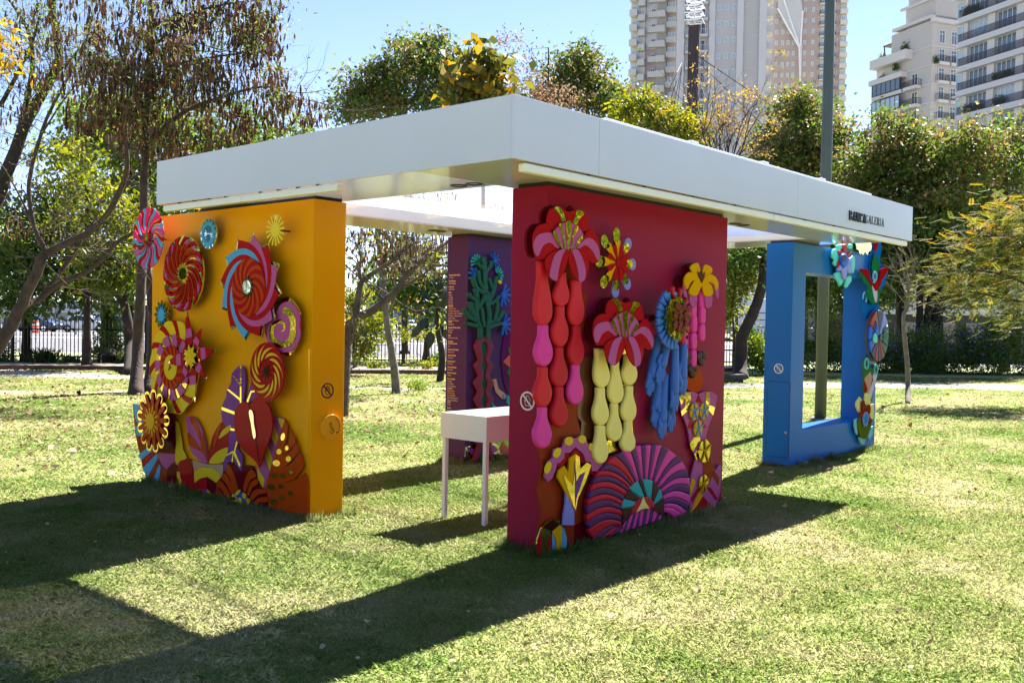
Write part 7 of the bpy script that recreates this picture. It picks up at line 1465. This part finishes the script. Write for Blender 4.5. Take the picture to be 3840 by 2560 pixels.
# --- steel pylon with floodlight tiers and stay cables
def pylon():
    D = 112; b = GV(1581, D); t = thing('bridge_pylon', (b[0], b[1], 0), 'dark brown steel pylon topped with white floodlight tiers and stay cables', 'pylon'); steel = mat('pylon_brown', (.040, .026, .026), .6, noise=.1, nscale=.3); top = VP(1581, 60, D)[2]
    a = R_(20); r = RH*math.cos(a)-FH*math.sin(a); f = FH*math.cos(a)+RH*math.sin(a)
    MB().obox(b+[0, 0, top/2], [r, f, (0, 0, 1)], (.62, .42, top/2)).build('mast', steel, t); MB().tube([b+[0, 0, top], b+[0, 0, top+4.0]], [.09, .07], 8).build('mast_spigot', wfr, t)
    lm = mat('floodlight_white', (.85, .86, .88), .35)
    for k in range(4):
        c = b+np.array([0, 0, top+.45+.85*k]); s = 1.0; mb = MB()
        for d1, d2 in ((r, f), (f, r)):
            for sg in (-1, 1): mb.obox(c+d1*sg*s*.85+np.array([0, 0, .01 if d1 is r else 0]), [d2, d1, (0, 0, 1)], (s, .17, .07 if d1 is r else .06))
        mb.obox(c, [r, f, (0, 0, 1)], (s*.9, .04, .03)).obox(c+[0, 0, .005], [f, r, (0, 0, 1)], (s*.9, .04, .028)); mb.build('floodlight_tier', lm, t)
    cab = mat('stay_cable', (.10, .095, .10), .6)
    ends = [((1593, 122), (1800, 262), 30), ((1594, 123.5), (1802, 263), 30), ((1593, 132), (1765, 300), 25), ((1593, 140), (1700, 300), 20), ((1592, 145), (1645, 300), 15), ((1591, 150), (1615, 300), 8), ((1566, 145), (1535, 210), 20), ((1566, 150), (1540, 230), 16), ((1566, 155), (1546, 250), 12), ((1566, 160), (1552, 270), 8)]
    for p, q, dd in ends:
        A, B = VP(*p, D), VP(*q, D-dd*.3); e = A+(B-A)*1.6; MB().tube([A, e], .045, 5).build('stay_cable', cab, t)
    for k in range(4): MB().obox(VP(1590, 124+7*k, D-.3), [r, f, (0, 0, 1)], (.35, .15, .16)).build('cable_anchor', steel, t)
pylon()
def far_block(x0, x1, y, dep, m_, lab, rows):
    a, b = GV(x0, dep), GV(x1, dep); h = VP(x0, y, dep)[2]; t = thing('far_building', (*((a+b)/2)[:2], 0), lab, 'building'); w = float(np.linalg.norm(b-a)); F = Frame(a, RH, -FH); body('wall', F, w, 10, h, m_, t); wd = win_data(1.6, 1.3, .12, glass=wgd)
    n = int(w/3.4)
    for j in range(rows):
        for i in range(n): window(F, 1.7+3.4*i, h-2.6-3.1*j, wd, t, .01)
far_block(840, 1010, 655, 150, mat('bluegrey_wall', (.20, .24, .29), .8), 'blue-grey building far across the road between the yellow and purple walls', 3)
far_block(1985, 2080, 690, 120, mat('bluegrey_wall', (0, 0, 0)), 'grey building glimpsed through the trees right of the blue wall', 2)
far_block(0, 330, 690, 130, mat('pale_far_wall', (.5, .5, .5), .8), 'pale building across the road behind the left trees', 3)

# ================================================================ lawn cover
def inpoly(P, poly):
    x, y = P[:, 0], P[:, 1]; r = np.zeros(len(P), bool); n = len(poly)
    for i in range(n):
        x1, y1 = poly[i]; x2, y2 = poly[(i+1) % n]; c = ((y1 > y) != (y2 > y)) & (x < (x2-x1)*(y-y1)/(y2-y1+1e-12)+x1); r ^= c
    return r
NOGRASS = [list(pathn)+list(pathf)[::-1], list(dirtn)+list(dirtf)[::-1], list(sn)+list(sf)[::-1]]
def grass():
    g = np.random.default_rng(3); nb = 1900; pid = []; V = []; Fc = []; tint = []; k0 = 0
    variants = 5
    for v in range(variants):
        r = .30*np.sqrt(g.uniform(0, 1, nb)); a = g.uniform(0, 6.28, nb); c = np.stack([r*np.cos(a), r*np.sin(a), 0*r], 1); b = g.uniform(0, 6.28, nb); o = np.stack([np.cos(b), np.sin(b), 0*b], 1); ln = g.gamma(6, .0034, nb)[:, None]; lean = g.uniform(.5, 1.5, (nb, 1)); s = np.stack([-np.sin(b), np.cos(b), 0*b], 1)*g.uniform(.0013, .0024, (nb, 1)); up = np.array([[0, 0, 1.0]])
        mid = c+o*ln*.45*np.sin(lean*.7)+up*ln*.55*np.cos(lean*.6); tip = c+o*ln*np.sin(lean)+up*ln*np.cos(lean)
        vv = np.stack([c-s, c+s, mid+s*.8, tip, mid-s*.8], 1).reshape(-1, 3); V.append(vv); pid.append(np.full(len(vv), v)); tint.append(np.clip(g.beta(4.5, 4.2, nb), 0, 1))
    V = np.concatenate(V); nbl = nb*variants; pid = np.concatenate(pid); tint = np.concatenate(tint)
    pts = []; scl = []
    for d0, d1, sp, sc in ((1.9, 9, .33, 1.0), (9, 17, .48, 1.45), (17, 31, .78, 2.3)):
        for d in np.arange(d0, d1, sp):
            half = .56*d+1.4
            for lt_ in np.arange(-half, half, sp):
                p = FV(lt_+g.uniform(-.4, .4)*sp, d+g.uniform(-.4, .4)*sp); pts.append(p); scl.append(sc*g.uniform(.85, 1.15))
    pts = np.array(pts); scl = np.array(scl); keep = np.ones(len(pts), bool)
    for poly in NOGRASS: keep &= ~inpoly(pts, poly)
    for (x0, x1, y0, y1) in ((.40, .65, 2.45, 4.83), (.86, 3.24, .45, .69), (3.44, 5.82, 3.69, 3.93), (5.95, 8.2, 1.05, 1.28)): keep &= ~((pts[:, 0] > x0) & (pts[:, 0] < x1) & (pts[:, 1] > y0) & (pts[:, 1] < y1))
    pts, scl = pts[keep], scl[keep]; sz = np.power(scl, .35)*(.92+.22*g.uniform(0, 1, len(pts))**3)
    ed = []
    for (x0, x1, y0, y1) in ((.37, .69, 2.39, 4.88), (.82, 3.285, .41, .73), (3.39, 5.86, 3.65, 3.97), (5.85, 8.36, 1.0, 1.325)):
        for s in np.arange(0, 2*(x1-x0+y1-y0), .11):
            w_, h_ = x1-x0, y1-y0
            p = (x0+s, y0) if s < w_ else (x1, y0+s-w_) if s < w_+h_ else (x1-(s-w_-h_), y1) if s < 2*w_+h_ else (x0, y1-(s-2*w_-h_)); ed.append((p[0]+g.normal(0, .02), p[1]+g.normal(0, .02), 0))
    ed = np.array(ed); pts = np.concatenate([pts, ed]); scl = np.concatenate([scl, np.full(len(ed), .33)]); sz = np.concatenate([sz, g.uniform(1.6, 3.4, len(ed))])
    npt = len(pts)
    me = bpy.data.meshes.new('grass'); AV = np.concatenate([V, pts]); me.vertices.add(len(AV)); me.vertices.foreach_set('co', AV.astype(np.float32).ravel())
    me.loops.add(nbl*5); me.loops.foreach_set('vertex_index', np.arange(nbl*5, dtype=np.int32)); me.polygons.add(nbl); me.polygons.foreach_set('loop_start', np.arange(0, nbl*5, 5, dtype=np.int32))
    try: me.polygons.foreach_set('loop_total', np.full(nbl, 5, dtype=np.int32))
    except Exception: pass
    def at(nm, dom, val, ty='FLOAT'): a = me.attributes.new(nm, ty, dom); a.data.foreach_set('value', np.ascontiguousarray(val))
    at('tint', 'FACE', tint.astype(np.float32)); at('pid', 'POINT', np.concatenate([pid, np.full(npt, -1)]).astype(np.int32), 'INT')
    at('sc', 'POINT', np.concatenate([np.ones(len(V)), scl]).astype(np.float32)); at('sz', 'POINT', np.concatenate([np.ones(len(V)), sz]).astype(np.float32)); at('rz', 'POINT', np.concatenate([np.zeros(len(V)), g.uniform(0, 6.28, npt)]).astype(np.float32)); at('pick', 'POINT', np.concatenate([np.zeros(len(V)), g.integers(0, variants, npt)]).astype(np.int32), 'INT')
    me.update(); o = bpy.data.objects.new('grass', me); COL.objects.link(o); o['kind'] = 'stuff'; tag(o, 'short mottled green and straw-coloured grass covering the lawn', 'grass')
    m = bpy.data.materials.new('grass_blade'); m.use_nodes = True; n, l = nodes(m); b = n['Principled BSDF']; b.inputs['Roughness'].default_value = .5; b.inputs['Specular IOR Level'].default_value = .35
    ta = n.new('ShaderNodeAttribute'); ta.attribute_name = 'tint'; ge = n.new('ShaderNodeNewGeometry'); n1 = n.new('ShaderNodeTexNoise'); n1.inputs['Scale'].default_value = .55; n1.inputs['Detail'].default_value = 5; n1.inputs['Roughness'].default_value = .7; l.new(ge.outputs['Position'], n1.inputs['Vector'])
    mr = n.new('ShaderNodeMapRange'); mr.inputs['From Min'].default_value = .32; mr.inputs['From Max'].default_value = .68; mr.inputs['To Min'].default_value = -.44; mr.inputs['To Max'].default_value = .44; l.new(n1.outputs[0], mr.inputs[0]); ad = n.new('ShaderNodeMath'); ad.operation = 'ADD'; ad.use_clamp = True; l.new(ta.outputs['Fac'], ad.inputs[0]); l.new(mr.outputs[0], ad.inputs[1])
    r = ramp(n, [(0, (.13, .245, .04)), (.34, (.235, .34, .08)), (.62, (.40, .43, .165)), (.86, (.55, .515, .28)), (1, (.61, .57, .36))]); l.new(ad.outputs[0], r.inputs[0]); l.new(r.outputs[0], b.inputs['Base Color'])
    tr = n.new('ShaderNodeBsdfTranslucent'); l.new(r.outputs[0], tr.inputs[0]); mx = n.new('ShaderNodeMixShader'); mx.inputs[0].default_value = .5; l.new(b.outputs[0], mx.inputs[1]); l.new(tr.outputs[0], mx.inputs[2]); l.new(mx.outputs[0], n['Material Output'].inputs[0]); me.materials.append(m)
    ng = bpy.data.node_groups.new('grass_scatter', 'GeometryNodeTree'); ng.interface.new_socket('Geometry', in_out='INPUT', socket_type='NodeSocketGeometry'); ng.interface.new_socket('Geometry', in_out='OUTPUT', socket_type='NodeSocketGeometry'); N, Lk = ng.nodes, ng.links; gi, go = N.new('NodeGroupInput'), N.new('NodeGroupOutput')
    def named(nm, ty='INT'): a = N.new('GeometryNodeInputNamedAttribute'); a.data_type = ty; a.inputs[0].default_value = nm; return a
    def out(a): return [s for s in a.outputs if s.enabled and s.name == 'Attribute'][0]
    pidn = named('pid'); jn = N.new('GeometryNodeJoinGeometry')
    def sep(val):
        cmp_ = N.new('FunctionNodeCompare'); cmp_.data_type = 'INT'; cmp_.operation = 'EQUAL'; ins = [s for s in cmp_.inputs if s.enabled]; Lk.new(out(pidn), ins[0]); ins[1].default_value = val
        s = N.new('GeometryNodeSeparateGeometry'); s.domain = 'POINT'; Lk.new(gi.outputs[0], s.inputs['Geometry']); Lk.new(cmp_.outputs[0], s.inputs['Selection']); return s
    for v in range(variants-1, -1, -1):
        s = sep(v); ti = N.new('GeometryNodeGeometryToInstance'); Lk.new(s.outputs['Selection'], ti.inputs[0]); Lk.new(ti.outputs[0], jn.inputs[0])
    sp_ = sep(-1); ip = N.new('GeometryNodeInstanceOnPoints'); ip.inputs['Pick Instance'].default_value = True; Lk.new(sp_.outputs['Selection'], ip.inputs['Points']); Lk.new(jn.outputs[0], ip.inputs['Instance']); Lk.new(out(named('pick')), ip.inputs['Instance Index'])
    cx = N.new('ShaderNodeCombineXYZ'); Lk.new(out(named('rz', 'FLOAT')), cx.inputs[2])
    try:
        e2 = N.new('FunctionNodeEulerToRotation'); Lk.new(cx.outputs[0], e2.inputs[0]); Lk.new(e2.outputs[0], ip.inputs['Rotation'])
    except Exception: Lk.new(cx.outputs[0], ip.inputs['Rotation'])
    sc_ = N.new('ShaderNodeCombineXYZ'); sa = named('sc', 'FLOAT'); Lk.new(out(sa), sc_.inputs[0]); Lk.new(out(sa), sc_.inputs[1])
    Lk.new(out(named('sz', 'FLOAT')), sc_.inputs[2]); Lk.new(sc_.outputs[0], ip.inputs['Scale']); Lk.new(ip.outputs[0], go.inputs[0])
    md = o.modifiers.new('scatter', 'NODES'); md.node_group = ng
grass()
def litter():
    g = np.random.default_rng(8); P = []; n = 8500
    while len(P) < n:
        d = 3+27*g.uniform()**.9; lt_ = g.uniform(-.56, .56)*d; w = .09+.91*max(0, min(1, (-lt_+1.0)/5))*min(1, max(0, (d-9)/5)) + .25*(d > 15)
        if g.uniform() < w: P.append(FV(lt_, d))
    P = np.array(P); n = len(P); a = g.uniform(0, 6.28, n); D = np.stack([np.cos(a), np.sin(a), g.normal(0, .35, n)], 1); D = unit(D); S = np.stack([-np.sin(a), np.cos(a), g.normal(0, .4, n)], 1); S = unit(S); L = g.gamma(6, .0085, n)[:, None]; w = L*g.uniform(.3, .55, (n, 1)); P[:, 2] = g.uniform(.018, .038, n); U = np.array([[0, 0, 1.0]]); near = np.clip((np.linalg.norm(P-CAM, axis=1)-3)/9, .45, 1)[:, None]; L = L*near; w = w*near; cu = L*g.uniform(.05, .35, (n, 1))
    V = np.stack([P-D*L*.5, P-D*L*.15+S*w+U*cu, P+D*L*.2+S*w*.8+U*cu, P+D*L*.5+U*cu*.5, P+D*L*.2-S*w*.8+U*cu*.8, P-D*L*.15-S*w+U*cu], 1).reshape(-1, 3); V[:, 2] = np.maximum(V[:, 2], .008); Q = np.arange(n*6).reshape(-1, 6); qd = np.concatenate([Q[:, [0, 1, 2, 3]], Q[:, [0, 3, 4, 5]]]); tt = g.uniform(0, 1, n)
    o = bpy.data.objects.new('fallen_leaves', attr_mesh('fallen_leaves', V, qd, np.concatenate([tt, tt]), dry_m, 4)); COL.objects.link(o); o['kind'] = 'stuff'; tag(o, 'dry brown and tan leaves scattered over the lawn', 'fallen leaves')
litter()
